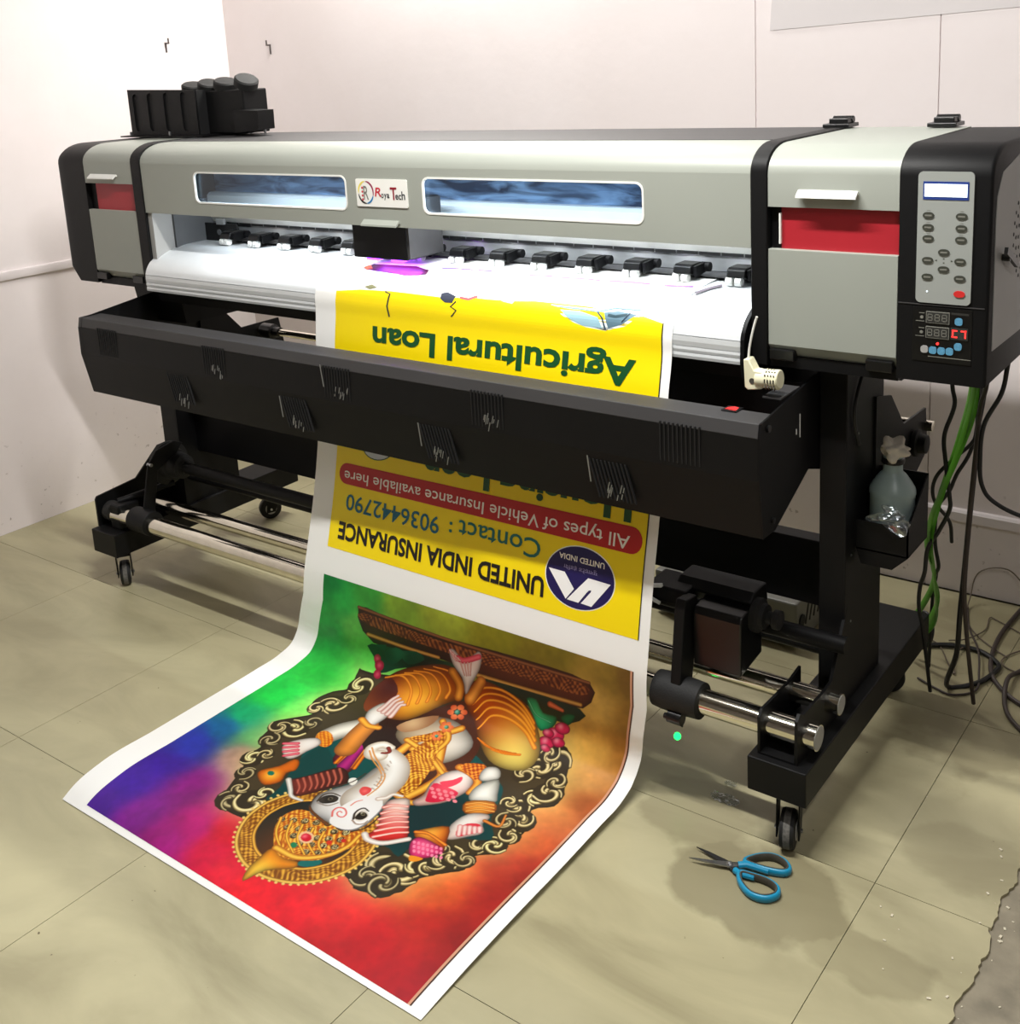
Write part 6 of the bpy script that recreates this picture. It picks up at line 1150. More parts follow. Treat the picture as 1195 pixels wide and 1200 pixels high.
('F',[(0.607,0.352),(0.618,0.373),(0.641,0.383),(0.667,0.349),(0.711,0.297),(0.692,0.269),(0.664,0.252),(0.641,0.252),(0.643,0.282),(0.622,0.318)],(205,40,40),(255,236,226),(0.637,0.369),0.12,0.006),
('S',[(0.613,0.336),(0.626,0.353),(0.651,0.365)],0.004,0.003,(214,70,60),(255,232,222)),
('S',[(0.622,0.32),(0.637,0.34),(0.662,0.353)],0.004,0.003,(214,70,60),(255,232,222)),
('S',[(0.63,0.304),(0.649,0.328),(0.672,0.341)],0.004,0.003,(214,70,60),(255,232,222)),
('S',[(0.639,0.289),(0.66,0.315),(0.682,0.33)],0.004,0.003,(214,70,60),(255,232,222)),
('S',[(0.647,0.274),(0.671,0.303),(0.692,0.318)],0.004,0.003,(214,70,60),(255,232,222)),
('S',[(0.655,0.259),(0.682,0.291),(0.702,0.307)],0.004,0.003,(214,70,60),(255,232,222)),
('S',[(0.636,0.256),(0.653,0.248),(0.683,0.257),(0.716,0.293)],0.007,0.006,(180,160,150),(255,252,246)),
('F',[(0.648,0.384),(0.654,0.41),(0.642,0.448),(0.646,0.491),(0.673,0.52),(0.698,0.521),(0.721,0.484),(0.718,0.451),(0.706,0.418),(0.683,0.392),(0.663,0.376)],(244,205,195),(255,245,238),(0.68,0.499),0.08,0.008),
('F',[(0.664,0.407),(0.648,0.45),(0.675,0.456),(0.709,0.456),(0.708,0.433),(0.693,0.41),(0.674,0.398)],(196,30,66),(230,90,110),(0.68,0.449),0.05,0.0),
('F',[(0.661,0.436),(0.661,0.432),(0.658,0.431),(0.653,0.432),(0.65,0.435),(0.65,0.438),(0.653,0.44),(0.658,0.439)],(244,150,160),(244,150,160),None,0.1,0.0),
('F',[(0.672,0.428),(0.672,0.424),(0.668,0.423),(0.664,0.423),(0.661,0.426),(0.661,0.43),(0.664,0.431),(0.669,0.431)],(244,150,160),(244,150,160),None,0.1,0.0),
('F',[(0.682,0.42),(0.682,0.416),(0.679,0.415),(0.674,0.415),(0.671,0.418),(0.671,0.422),(0.675,0.423),(0.679,0.422)],(244,150,160),(244,150,160),None,0.1,0.0),
('F',[(0.675,0.44),(0.675,0.437),(0.672,0.435),(0.667,0.436),(0.664,0.439),(0.664,0.442),(0.668,0.444),(0.672,0.443)],(244,150,160),(244,150,160),None,0.1,0.0),
('F',[(0.686,0.432),(0.686,0.428),(0.683,0.427),(0.678,0.428),(0.675,0.431),(0.675,0.434),(0.678,0.436),(0.683,0.435)],(244,150,160),(244,150,160),None,0.1,0.0),
('F',[(0.697,0.424),(0.696,0.42),(0.693,0.419),(0.689,0.419),(0.686,0.422),(0.686,0.426),(0.689,0.427),(0.693,0.427)],(244,150,160),(244,150,160),None,0.1,0.0),
('F',[(0.69,0.444),(0.69,0.441),(0.686,0.439),(0.682,0.44),(0.679,0.443),(0.679,0.446),(0.682,0.448),(0.687,0.447)],(244,150,160),(244,150,160),None,0.1,0.0),
('F',[(0.7,0.436),(0.7,0.433),(0.697,0.431),(0.692,0.432),(0.689,0.435),(0.689,0.438),(0.693,0.44),(0.697,0.439)],(244,150,160),(244,150,160),None,0.1,0.0),
('F',[(0.711,0.428),(0.711,0.425),(0.707,0.423),(0.703,0.424),(0.7,0.427),(0.7,0.43),(0.703,0.432),(0.708,0.431)],(244,150,160),(244,150,160),None,0.1,0.0),
('F',[(0.704,0.448),(0.704,0.445),(0.701,0.443),(0.696,0.444),(0.693,0.447),(0.693,0.45),(0.696,0.452),(0.701,0.451)],(244,150,160),(244,150,160),None,0.1,0.0),
('F',[(0.714,0.44),(0.714,0.437),(0.711,0.435),(0.707,0.436),(0.704,0.439),(0.704,0.442),(0.707,0.444),(0.711,0.443)],(244,150,160),(244,150,160),None,0.1,0.0),
('F',[(0.725,0.432),(0.725,0.429),(0.721,0.427),(0.717,0.428),(0.714,0.431),(0.714,0.434),(0.717,0.436),(0.722,0.435)],(244,150,160),(244,150,160),None,0.1,0.0),
('F',[(0.656,0.46),(0.674,0.481),(0.684,0.5),(0.692,0.484),(0.68,0.456)],(226,80,100),(226,80,100),None,0.1,0.0),
('S',[(0.661,0.522),(0.694,0.519),(0.722,0.504),(0.728,0.469)],0.011,0.008,(140,70,20),(240,175,80)),
('O',[(0.657,0.527),(0.698,0.557),(0.726,0.529),(0.713,0.507)],(150,60,20),(240,160,70),160),
('F',[(0.707,0.549),(0.723,0.563),(0.741,0.557),(0.752,0.536),(0.729,0.512),(0.713,0.52)],(225,220,205),(255,253,245),(0.725,0.542),0.05,0.006),
('F',[(0.73,0.467),(0.73,0.504),(0.754,0.535),(0.78,0.496),(0.789,0.474),(0.748,0.45)],(200,200,185),(255,253,245),(0.751,0.483),0.06,0.008),
('F',[(0.739,0.444),(0.787,0.475),(0.806,0.446),(0.759,0.414)],(176,88,26),(240,170,80),(0.771,0.445),0.05,0.004),
('S',[(0.744,0.437),(0.764,0.456),(0.792,0.467)],0.0025,0.0025,(130,60,20),(250,195,110)),
('S',[(0.751,0.429),(0.77,0.448),(0.798,0.459)],0.0025,0.0025,(130,60,20),(250,195,110)),
('S',[(0.757,0.421),(0.776,0.44),(0.804,0.451)],0.0025,0.0025,(130,60,20),(250,195,110)),
('F',[(0.772,0.337),(0.757,0.373),(0.765,0.416),(0.795,0.437),(0.809,0.431),(0.807,0.41),(0.822,0.395),(0.82,0.38),(0.808,0.366),(0.788,0.341)],(246,225,215),(255,252,246),(0.768,0.4),0.06,0.006),
('F',[(0.776,0.369),(0.782,0.393),(0.804,0.405),(0.815,0.387),(0.802,0.368),(0.788,0.352)],(200,40,60),(224,90,100),(0.795,0.383),0.03,0.0),
('S',[(0.775,0.379),(0.788,0.358)],0.0055,0.0045,(205,120,120),(255,238,232)),
('S',[(0.784,0.383),(0.795,0.366)],0.0055,0.0045,(205,120,120),(255,238,232)),
('S',[(0.792,0.388),(0.802,0.373)],0.0055,0.0045,(205,120,120),(255,238,232)),
('S',[(0.801,0.392),(0.809,0.381)],0.0055,0.0045,(205,120,120),(255,238,232)),
('S',[(0.809,0.397),(0.816,0.388)],0.0055,0.0045,(205,120,120),(255,238,232)),
('F',[(0.714,0.316),(0.723,0.334),(0.758,0.366),(0.785,0.321),(0.794,0.302),(0.758,0.309),(0.725,0.304)],(190,80,20),(246,180,80),(0.738,0.333),0.05,0.006),
('S',[(0.714,0.317),(0.738,0.327),(0.785,0.321)],0.0045,0.004,(130,50,15),(240,160,70)),
('F',[(0.727,0.284),(0.725,0.304),(0.741,0.313),(0.789,0.31),(0.791,0.291),(0.774,0.268),(0.75,0.259)],(205,40,110),(240,110,150),(0.753,0.293),0.04,0.004),
('F',[(0.733,0.295),(0.735,0.292),(0.733,0.289),(0.73,0.29),(0.727,0.293),(0.727,0.296),(0.73,0.297)],(246,150,180),(246,150,180),None,0.1,0.0),
('F',[(0.741,0.285),(0.743,0.282),(0.741,0.28),(0.738,0.28),(0.735,0.284),(0.735,0.287),(0.738,0.288)],(246,150,180),(246,150,180),None,0.1,0.0),
('F',[(0.749,0.276),(0.751,0.273),(0.749,0.27),(0.746,0.271),(0.743,0.274),(0.743,0.277),(0.746,0.278)],(246,150,180),(246,150,180),None,0.1,0.0),
('F',[(0.742,0.297),(0.744,0.294),(0.742,0.292),(0.739,0.292),(0.736,0.296),(0.736,0.299),(0.739,0.3)],(246,150,180),(246,150,180),None,0.1,0.0),
('F',[(0.75,0.288),(0.752,0.284),(0.75,0.282),(0.747,0.283),(0.744,0.286),(0.744,0.289),(0.747,0.29)],(246,150,180),(246,150,180),None,0.1,0.0),
('F',[(0.758,0.279),(0.76,0.275),(0.758,0.273),(0.755,0.274),(0.752,0.277),(0.752,0.28),(0.755,0.281)],(246,150,180),(246,150,180),None,0.1,0.0),
('F',[(0.751,0.3),(0.753,0.296),(0.751,0.294),(0.748,0.295),(0.745,0.298),(0.745,0.301),(0.748,0.302)],(246,150,180),(246,150,180),None,0.1,0.0),
('F',[(0.759,0.29),(0.761,0.287),(0.759,0.285),(0.756,0.285),(0.753,0.289),(0.753,0.292),(0.756,0.293)],(246,150,180),(246,150,180),None,0.1,0.0),
('F',[(0.767,0.281),(0.769,0.278),(0.767,0.275),(0.764,0.276),(0.761,0.279),(0.761,0.282),(0.764,0.283)],(246,150,180),(246,150,180),None,0.1,0.0),
('F',[(0.76,0.302),(0.762,0.299),(0.76,0.297),(0.757,0.297),(0.754,0.301),(0.754,0.304),(0.757,0.305)],(246,150,180),(246,150,180),None,0.1,0.0),
('F',[(0.768,0.293),(0.77,0.289),(0.768,0.287),(0.765,0.288),(0.762,0.291),(0.762,0.294),(0.765,0.295)],(246,150,180),(246,150,180),None,0.1,0.0),
('F',[(0.776,0.283),(0.778,0.28),(0.776,0.278),(0.773,0.279),(0.77,0.282),(0.77,0.285),(0.773,0.286)],(246,150,180),(246,150,180),None,0.1,0.0),
('F',[(0.769,0.305),(0.771,0.301),(0.769,0.299),(0.766,0.3),(0.763,0.303),(0.763,0.306),(0.766,0.307)],(246,150,180),(246,150,180),None,0.1,0.0),
('F',[(0.777,0.295),(0.779,0.292),(0.777,0.29),(0.774,0.29),(0.771,0.293),(0.771,0.297),(0.774,0.297)],(246,150,180),(246,150,180),None,0.1,0.0),
('F',[(0.785,0.286),(0.786,0.282),(0.785,0.28),(0.781,0.281),(0.779,0.284),(0.779,0.287),(0.782,0.288)],(246,150,180),(246,150,180),None,0.1,0.0),
('F',[(0.778,0.307),(0.78,0.304),(0.778,0.302),(0.775,0.302),(0.772,0.305),(0.772,0.309),(0.775,0.31)],(246,150,180),(246,150,180),None,0.1,0.0),
('F',[(0.786,0.298),(0.788,0.294),(0.786,0.292),(0.783,0.293),(0.78,0.296),(0.78,0.299),(0.783,0.3)],(246,150,180),(246,150,180),None,0.1,0.0),
('F',[(0.794,0.288),(0.795,0.285),(0.794,0.283),(0.79,0.283),(0.788,0.286),(0.788,0.29),(0.791,0.29)],(246,150,180),(246,150,180),None,0.1,0.0),
('F',[(0.787,0.31),(0.789,0.306),(0.787,0.304),(0.784,0.305),(0.781,0.308),(0.781,0.311),(0.784,0.312)],(246,150,180),(246,150,180),None,0.1,0.0),
('F',[(0.795,0.3),(0.796,0.297),(0.795,0.295),(0.791,0.295),(0.789,0.298),(0.789,0.302),(0.792,0.302)],(246,150,180),(246,150,180),None,0.1,0.0),
('F',[(0.803,0.291),(0.804,0.287),(0.802,0.285),(0.799,0.286),(0.797,0.289),(0.797,0.292),(0.8,0.293)],(246,150,180),(246,150,180),None,0.1,0.0),
('F',[(0.749,0.261),(0.774,0.268),(0.768,0.254),(0.756,0.249)],(230,150,50),(230,150,50),None,0.1,0.0),
('S',[(0.805,0.419),(0.838,0.422),(0.83,0.456)],0.0045,0.0025,(120,60,20),(225,150,80))]
PAL=[(0.083,0.87,20,120,60),(0.107,0.73,40,150,70),(0.144,0.604,50,190,75),(0.244,0.62,90,225,95),(0.139,0.494,40,200,80),(0.241,0.48,120,235,110),(0.133,0.397,30,165,110),(0.131,0.331,30,100,150),(0.123,0.262,50,60,165),(0.218,0.35,90,170,110),(0.246,0.278,190,150,140),(0.115,0.178,62,30,140),(0.104,0.098,66,32,140),(0.098,0.023,84,40,150),(0.226,0.158,130,30,120),(0.211,0.037,130,40,140),(0.305,0.029,165,35,130),(0.342,0.085,180,30,120),(0.418,0.055,200,30,70),(0.421,0.106,205,25,50),(0.488,0.027,214,45,65),(0.562,0.025,214,40,52),(0.672,0.006,208,40,52),(0.754,0.053,206,45,50),(0.789,0.0,195,35,45),(0.83,0.059,180,30,38),(0.901,0.025,165,30,38),(0.961,0.021,160,32,42),(0.893,0.14,170,40,36),(0.867,0.216,214,90,50),(0.828,0.215,225,110,60),(0.953,0.158,140,30,30),(0.942,0.242,150,36,34),(0.929,0.339,176,60,48),(0.916,0.414,196,95,60),(0.916,0.502,205,120,70),(0.961,0.321,140,40,35),(0.945,0.55,160,85,50),(0.919,0.616,205,150,90),(0.902,0.687,205,160,85),(0.962,0.69,160,112,55),(0.965,0.785,140,105,50),(0.888,0.779,190,155,85),(0.966,0.867,105,78,38),(0.905,0.861,135,110,50),(0.776,0.88,118,104,36),(0.615,0.876,128,122,36),(0.466,0.878,150,158,60),(0.334,0.876,130,160,60),(0.221,0.876,60,140,60),(0.187,0.783,110,190,90),(0.136,0.829,50,160,75)]

def paint_picture():
    U0, U1, S0, S1 = .0715, .9700, .0125, .8840
    NX, NY = 760, 640
    gx = np.linspace(U0, U1, NX); gy = np.linspace(S0, S1, NY); X, Y = np.meshgrid(gx, gy)
    rs = np.random.RandomState(5)
    def noise(f, oct_=4, fx=1.):
        o = np.zeros((NY, NX)); a = 1.; tot = 0
        for _ in range(oct_):
            g = rs.rand(int(f)+3, int(f*fx)+3); yy = (Y-S0)/(S1-S0)*int(f); xx = (X-U0)/(U1-U0)*int(f*fx)
            i = yy.astype(int); j = xx.astype(int); ty = yy-i; tx = xx-j; ty = ty*ty*(3-2*ty); tx = tx*tx*(3-2*tx)
            o += a*((g[i, j]*(1-tx)+g[i, j+1]*tx)*(1-ty)+(g[i+1, j]*(1-tx)+g[i+1, j+1]*tx)*ty); tot += a; a *= .55; f *= 2
        return o/tot
    # ground: gaussian blend of measured colours, blotchy like watercolour
    dx = (noise(6)-.5)*.05; dy = (noise(6)-.5)*.05
    acc = np.zeros((NY, NX, 3)); wt = np.zeros((NY, NX))
    for u, s, r, g, b_ in PAL:
        d2 = (X+dx-u)**2+(Y+dy-s)**2; w = 1/(d2+.0006)**1.9; acc += w[..., None]*np.array([r, g, b_]); wt += w
    img = acc/wt[..., None]
    img *= (.82+.36*noise(9, 6))[..., None]; img *= (.93+.14*noise(60, 2))[..., None]
    def sdf(pts):
        P = np.array(pts); m = .06
        i0, i1 = np.searchsorted(gy, [P[:, 1].min()-m, P[:, 1].max()+m]); j0, j1 = np.searchsorted(gx, [P[:, 0].min()-m, P[:, 0].max()+m])
        if i1 <= i0 or j1 <= j0: return None
        x = X[i0:i1, j0:j1]; y = Y[i0:i1, j0:j1]; d = np.full(x.shape, 9.); ins = np.zeros(x.shape, bool)
        for a in range(len(P)):
            x0, y0 = P[a]; x1, y1 = P[(a+1) % len(P)]; ex, ey = x1-x0, y1-y0; L = ex*ex+ey*ey+1e-12
            t = np.clip(((x-x0)*ex+(y-y0)*ey)/L, 0, 1); d = np.minimum(d, (x-x0-t*ex)**2+(y-y0-t*ey)**2)
            if y0 != y1: c = ((y0 > y) != (y1 > y)) & (x < (x1-x0)*(y-y0)/(y1-y0)+x0); ins ^= c
        d = np.sqrt(d); return (slice(i0, i1), slice(j0, j1)), np.where(ins, d, -d), x, y
    def smooth(p):
        if len(p) < 4: return p
        o = []; n = len(p)
        for i in range(n):
            a, b_, c, d = [np.array(p[(i+k) % n]) for k in (-1, 0, 1, 2)]
            for t in (0, .33, .66): o.append(tuple(.5*((2*b_)+(c-a)*t+(2*a-5*b_+4*c-d)*t*t+(3*b_-a-3*c+d)*t**3)))
        return o
    def over(sl, al, col): img[sl] = img[sl]*(1-al[..., None])+col*al[..., None]
    def stroke(pts, r0, r1, lo, hi):
        P = [Vector((a, c, 0)) for a, c in pts]; P = [(v.x, v.y) for v in crv(P, 5)] if len(P) > 2 else [(v.x, v.y) for v in P]
        P = np.array(P); m = max(r0, r1)+.004
        i0, i1 = np.searchsorted(gy, [P[:, 1].min()-m, P[:, 1].max()+m]); j0, j1 = np.searchsorted(gx, [P[:, 0].min()-m, P[:, 0].max()+m])
        if i1 <= i0 or j1 <= j0: return
        sl = (slice(i0, i1), slice(j0, j1)); x = X[sl]; y = Y[sl]; best = np.full(x.shape, 9.); n = len(P)-1
        for a in range(n):
            x0, y0 = P[a]; x1, y1 = P[a+1]; ex, ey = x1-x0, y1-y0; L = ex*ex+ey*ey+1e-12
            t = np.clip(((x-x0)*ex+(y-y0)*ey)/L, 0, 1); r = r0+(r1-r0)*(a+t)/n; best = np.minimum(best, np.hypot(x-x0-t*ex, y-y0-t*ey)/r)
        al = np.clip((1-best)*max(r0, r1)/.0012+.5, 0, 1); k = np.clip(1-best**1.6, 0, 1)[..., None]
        over(sl, al, np.array(lo)*(1-k)+np.array(hi)*k)
    fil = noise(70, 2); ph = noise(14, 3)
    for op in ART_OPS:
        k = op[0]
        if k == 'G':
            q = sdf(op[1]); 
            P = np.array(op[1]); cx, cy = P.mean(0); d = np.full((NY, NX), 9.)
            for a in range(len(P)):
                x0, y0 = P[a]; x1, y1 = P[(a+1) % len(P)]; ex, ey = x1-x0, y1-y0; L = ex*ex+ey*ey+1e-12
                t = np.clip(((X-x0)*ex+(Y-y0)*ey)/L, 0, 1); d = np.minimum(d, np.hypot(X-x0-t*ex, Y-y0-t*ey))
            gl = np.exp(-d/.028)*.62; img[:] = img*(1-gl[..., None])+(img*.35+np.array([245, 238, 150])*.65)*gl[..., None]
        elif k == 'F':
            _, pts, c0, c1, c, rad, edge = op; q = sdf(smooth(pts))
            if q is None: continue
            sl, d, x, y = q; al = np.clip(d/.0014+.5, 0, 1)
            if c: t = np.clip(np.hypot(x-c[0], y-c[1])/rad, 0, 1); t = t*t*(3-2*t); col = np.array(c1)*(1-t[..., None])+np.array(c0)*t[..., None]
            else: col = np.ones(x.shape+(3,))*np.array(c0)
            if edge: col = col*(1-.55*np.exp(-np.clip(d, 0, 1)/edge))[..., None]
            over(sl, al, col)
        elif k == 'O':
            _, pts, ca, cb, f = op; q = sdf(smooth(pts))
            if q is None: continue
            sl, d, x, y = q; al = np.clip(d/.0014+.5, 0, 1)
            p_ = ph[sl]*26; t = .5+.5*np.sin(x*f*3.2+p_)*np.cos(y*f*3.2-p_*1.3); t = np.clip((t-.25)*1.6+(fil[sl]-.5)*.9, 0, 1)[..., None]
            over(sl, al, np.array(ca)*(1-t)+np.array(cb)*t)
        elif k == 'S': stroke(*op[1:])
        elif k == 'C':
            _, c, r, dr, p_, hi, lo = op
            q = sdf([(c[0]+r*1.05*math.cos(a), c[1]+r*1.05*math.sin(a)) for a in np.linspace(0, 2*math.pi, 14)[:-1]])
            if q is not None: over(q[0], np.clip(q[1]/.0014+.5, 0, 1), np.array((50, 42, 28)))
            k2 = .62+.5*((c[0]*37+c[1]*91) % 1)
            for lag, R_, tn, w_ in ((0, 1., 4.8, .30), (2.4, .92, 3.0, .20), (4.2, 1.02, 1.9, .17)):
                pts = [(c[0]+r*R_*(1-.80*t)*math.cos(p_+lag+dr*t*tn), c[1]+r*R_*(1-.80*t)*math.sin(p_+lag+dr*t*tn)) for t in np.linspace(0, 1, 9)]
                stroke(pts, r*w_*.35, r*w_, (34, 27, 16), tuple(v*k2 for v in (176, 156, 108))); q5 = [(a-.0012, b_+.0016) for a, b_ in pts]
                stroke(q5, r*w_*.2, r*w_*.55, tuple(v*k2 for v in (176, 156, 108)), tuple(min(255, v*(.55+.5*k2)) for v in (244, 230, 182)))
    lum_ = img.mean(-1, keepdims=True); img = np.clip((lum_+(img-lum_)*1.22)*.90, 0, 255)
    # thin line along the right side of the picture
    img[:, -3:] = (70, 40, 30); img[:, -7:-3] = (205, 150, 120)
    c = img/255; L = np.where(c <= .04045, c/12.92, ((c+.055)/1.055)**2.4)
    vv = bp(X.ravel(), Y.ravel(), .0006)
    idx = np.arange(NX*NY).reshape(NY, NX); F_ = np.stack([idx[:-1, :-1], idx[:-1, 1:], idx[1:, 1:], idx[1:, :-1]], -1).reshape(-1, 4)
    me = bpy.data.meshes.new('printed_picture'); me.vertices.add(len(vv)); me.vertices.foreach_set('co', vv.ravel().astype(np.float32))
    me.loops.add(F_.size); me.loops.foreach_set('vertex_index', F_.ravel().astype(np.int32)); me.polygons.add(len(F_))
    me.polygons.foreach_set('loop_start', np.arange(0, F_.size, 4, dtype=np.int32)); me.polygons.foreach_set('loop_total', np.full(len(F_), 4, dtype=np.int32)); me.update()
    at = me.color_attributes.new('print', 'FLOAT_COLOR', 'POINT'); at.data.foreach_set('color', np.concatenate([L.reshape(-1, 3), np.ones((NX*NY, 1))], 1).ravel().astype(np.float32))
    m = mat('picture_print', (128, 128, 128), .5, spec=.3); nt = m.node_tree; a = nt.nodes.new('ShaderNodeAttribute'); a.attribute_name = 'print'
    nt.links.new(a.outputs['Color'], nt.nodes['Principled BSDF'].inputs['Base Color']); me.materials.append(m)
    o = bpy.data.objects.new('printed_picture', me); COL.objects.link(o); o.parent = SH; o.matrix_parent_inverse = Matrix.Translation(-world_loc(SH))
    o['label'] = 'printed painting of a crowned elephant-headed seated figure on a rainbow ground, upside down'
paint_picture()

# ================================================================ loose things
# hanging cream plug with its cord
pg = thing('cream_plug', 'ribbed cream plastic plug hanging on a thin white cord in front of the platen end', 'plug', (2.07, -.04, .87))
b = MB(); b.cyl((2.084, -.045, .889), (2.128, -.045, .892), .0175, seg=28); b.prism([(2.064, .873), (2.062, .925), (2.072, .926), (2.083, .906), (2.098, .905), (2.098, .873), (2.084, .870), (2.070, .868)], -.058, -.034, 'Y'); b.build('plug_body', 'cream', pg, smooth=True, ang=30, bevel=.002)
for k in range(5):
    b = MB(); b.lathe((2.101+.0055*k, -.045, .8905), [(.0172, 0), (.0182, .0006), (.0182, .0026), (.0172, .0032)], 26, 'X'); b.build('plug_rib', 'cream', pg, smooth=True)
b = MB()
for k in range(4):
    for a in (-60, -30, 0, 30, 60, 90): 
        an = math.radians(a); c_ = Vector((2.1052+.0055*k, -.045-.0177*math.cos(an), .8905+.0177*math.sin(an))); b.obox(c_, (1, 0, 0), (0, -math.sin(an), math.cos(an)), (0, math.cos(an), math.sin(an)), .001, .0035, .0006)
b.cyl((2.079, -.0587, .886), (2.079, -.0578, .886), .0055, seg=16)
b.build('plug_slots', 'gripgrey', pg)
MB().tube(crv([(2.067, -.046, .925), (2.069, -.046, .945), (2.074, -.046, .970), (2.0795, -.045, .992), (2.0835, -.045, 1.003)], 6), .0022, 8).build('plug_cord', 'white', pg, smooth=True)

# bottle with crumpled tissue in its neck
bt = thing('waste_ink_bottle', 'cloudy plastic bottle of grey-green liquid in the black holder on the right post', 'bottle', (2.246, .215, .51))
MB().lathe((2.246, .213, .5085), [(.030, 0), (.041, .004), (.0425, .02), (.0425, .098), (.0438, .102), (.0438, .109), (.0425, .114), (.037, .124), (.026, .140), (.0195, .146), (.0185, .149), (.0185, .180), (.016, .181), (.016, .150), (.036, .116), (.039, .10), (.039, .006), (.028, .004)], 36).build('bottle_shell', 'bottle', bt, smooth=True, ang=40)
MB().lathe((2.246, .213, .514), [(.030, 0), (.0385, .003), (.0385, .085), (.0, .086)], 32).build('liquid', 'liquid', bt, smooth=True, ang=40)
b = MB(); b.lathe((2.246, .213, .672), [(.0186, 0), (.0215, .001), (.0225, .006), (.0215, .011), (.0186, .012)], 28); b.build('neck_ring', 'blackplastic', bt, smooth=True)
def crumple(name, c, r, seed, m, parent, squash=(1, 1, 1), petals=7, amp=.5):
    me = bpy.data.meshes.new(name); bm = bmesh.new(); bmesh.ops.create_icosphere(bm, subdivisions=4, radius=1)
    q = random.Random(seed); dirs = [Vector((q.gauss(0, 1), q.gauss(0, 1), q.gauss(0, 1))).normalized() for _ in range(petals*4)]
    for v in bm.verts:
        d = v.co.normalized(); h = 1-amp*.5
        for i, w in enumerate(dirs): h += (amp*.45 if i < petals else amp*.14)*max(0, d.dot(w))**(14 if i < petals else 30)*(1 if i % 2 == 0 else -.9)
        v.co = Vector((d.x*squash[0], d.y*squash[1], d.z*squash[2]))*h*r+Vector(c)
    bm.to_mesh(me); bm.free(); me.materials.append(M[m]); o = bpy.data.objects.new(name, me); COL.objects.link(o)
    if parent: o.parent = parent; o.matrix_parent_inverse = Matrix.Translation(-world_loc(parent))
    return o
crumple('tissue_wad', (2.246, .206, .700), .036, 4, 'tissue', bt, (1.35, 1.0, .85), 12, 1.0)
tag(crumple('plastic_wrap', (2.268, .150, .588), .046, 9, 'film', None, (1.15, .5, .62), 14, .9), 'crumpled clear white plastic wrap tucked in front of the bottle', 'wrap')

# scissors, open on the floor
sc = thing('scissors', 'open steel scissors with blue and grey grips lying on the floor', 'scissors', (2.11, -.23, 0))
def S3(p, z): return (p[0], p[1], z)
pv = (2.108, -.228)
def blade(tip, a, c, z, m='steel'):
    t = Vector((*tip, z+.001)); p = Vector((*pv, z)); d = (p-t).normalized(); n = Vector((-d.y, d.x, 0))
    w = .0075; tail = Vector((*a, z)); b = MB()
    top = [t, t+(p-t)*.35+n*w*.62*c, t+(p-t)*.8+n*w*c, p+n*w*c, tail+n*.005*c, tail-n*.005*c, p-n*w*.75*c, t+(p-t)*.6-n*w*.35*c]
    b.loft([[q+Vector((0, 0, -.0012)) for q in top], [q+Vector((0, 0, .0012)) for q in top]]); return b.build('blade', m, sc)
blade((2.0375, -.254), (2.138, -.212), -1, .0085); M['steeldark'] = mat('dark_steel', (72, 72, 74), .35, metal=.8)
blade((2.034, -.217), (2.136, -.243), 1, .0055, 'steeldark')
b = MB(); b.lathe((pv[0], pv[1], .004), [(.006, 0), (.006, .007), (.004, .009), (.002, .0095)], 18); b.build('pivot_screw', 'steel', sc)
R1 = [(2.128, -.209), (2.140, -.184), (2.163, -.167), (2.188, -.168), (2.205, -.182), (2.199, -.197), (2.168, -.207)]
R2_ = [(2.133, -.240), (2.145, -.262), (2.172, -.279), (2.199, -.275), (2.213, -.256), (2.206, -.238), (2.182, -.231), (2.154, -.234)]
def ring(pts, r, m, name, z=.008, shrink=1., seg=10):
    c = Vector((sum(p[0] for p in pts)/len(pts), sum(p[1] for p in pts)/len(pts), 0)); P = [c+(Vector((p[0], p[1], 0))-c)*shrink for p in pts]; n = len(P); o_ = []
    for i in range(n):
        a, b_, c2, d = [P[(i+k) % n] for k in (-1, 0, 1, 2)]
        for t in (0, .25, .5, .75): o_.append(.5*((2*b_)+(c2-a)*t+(2*a-5*b_+4*c2-d)*t*t+(3*b_-a-3*c2+d)*t**3)+Vector((0, 0, z)))
    rings = []
    for i, p in enumerate(o_):
        t = (o_[(i+1) % len(o_)]-o_[i-1]).normalized(); w = t.cross(Vector((0, 0, 1)))
        rings.append([p+w*r*math.cos(2*math.pi*k/seg)+Vector((0, 0, 1))*.0075*math.sin(2*math.pi*k/seg) for k in range(seg)])
    rings.append(rings[0]); b = MB().loft(rings, True, False); return b.build(name, m, sc, smooth=True, ang=60)
ring(R1, .0042, 'blue', 'grip'); ring(R1, .0030, 'gripgrey', 'grip_lining', .0085, .90)
ring(R2_, .0042, 'blue', 'grip'); ring(R2_, .0030, 'gripgrey', 'grip_lining', .0085, .90)
b = MB(); b.tube([(2.122, -.222, .0085), (2.134, -.213, .009), (2.150, -.210, .009), (2.175, -.206, .008)], .0065, 10); b.build('grip_shank', 'blue', sc, smooth=True)
b = MB(); b.tube([(2.122, -.236, .0075), (2.132, -.240, .008), (2.145, -.238, .008), (2.160, -.235, .008)], .006, 10); b.build('grip_shank', 'blue', sc, smooth=True)

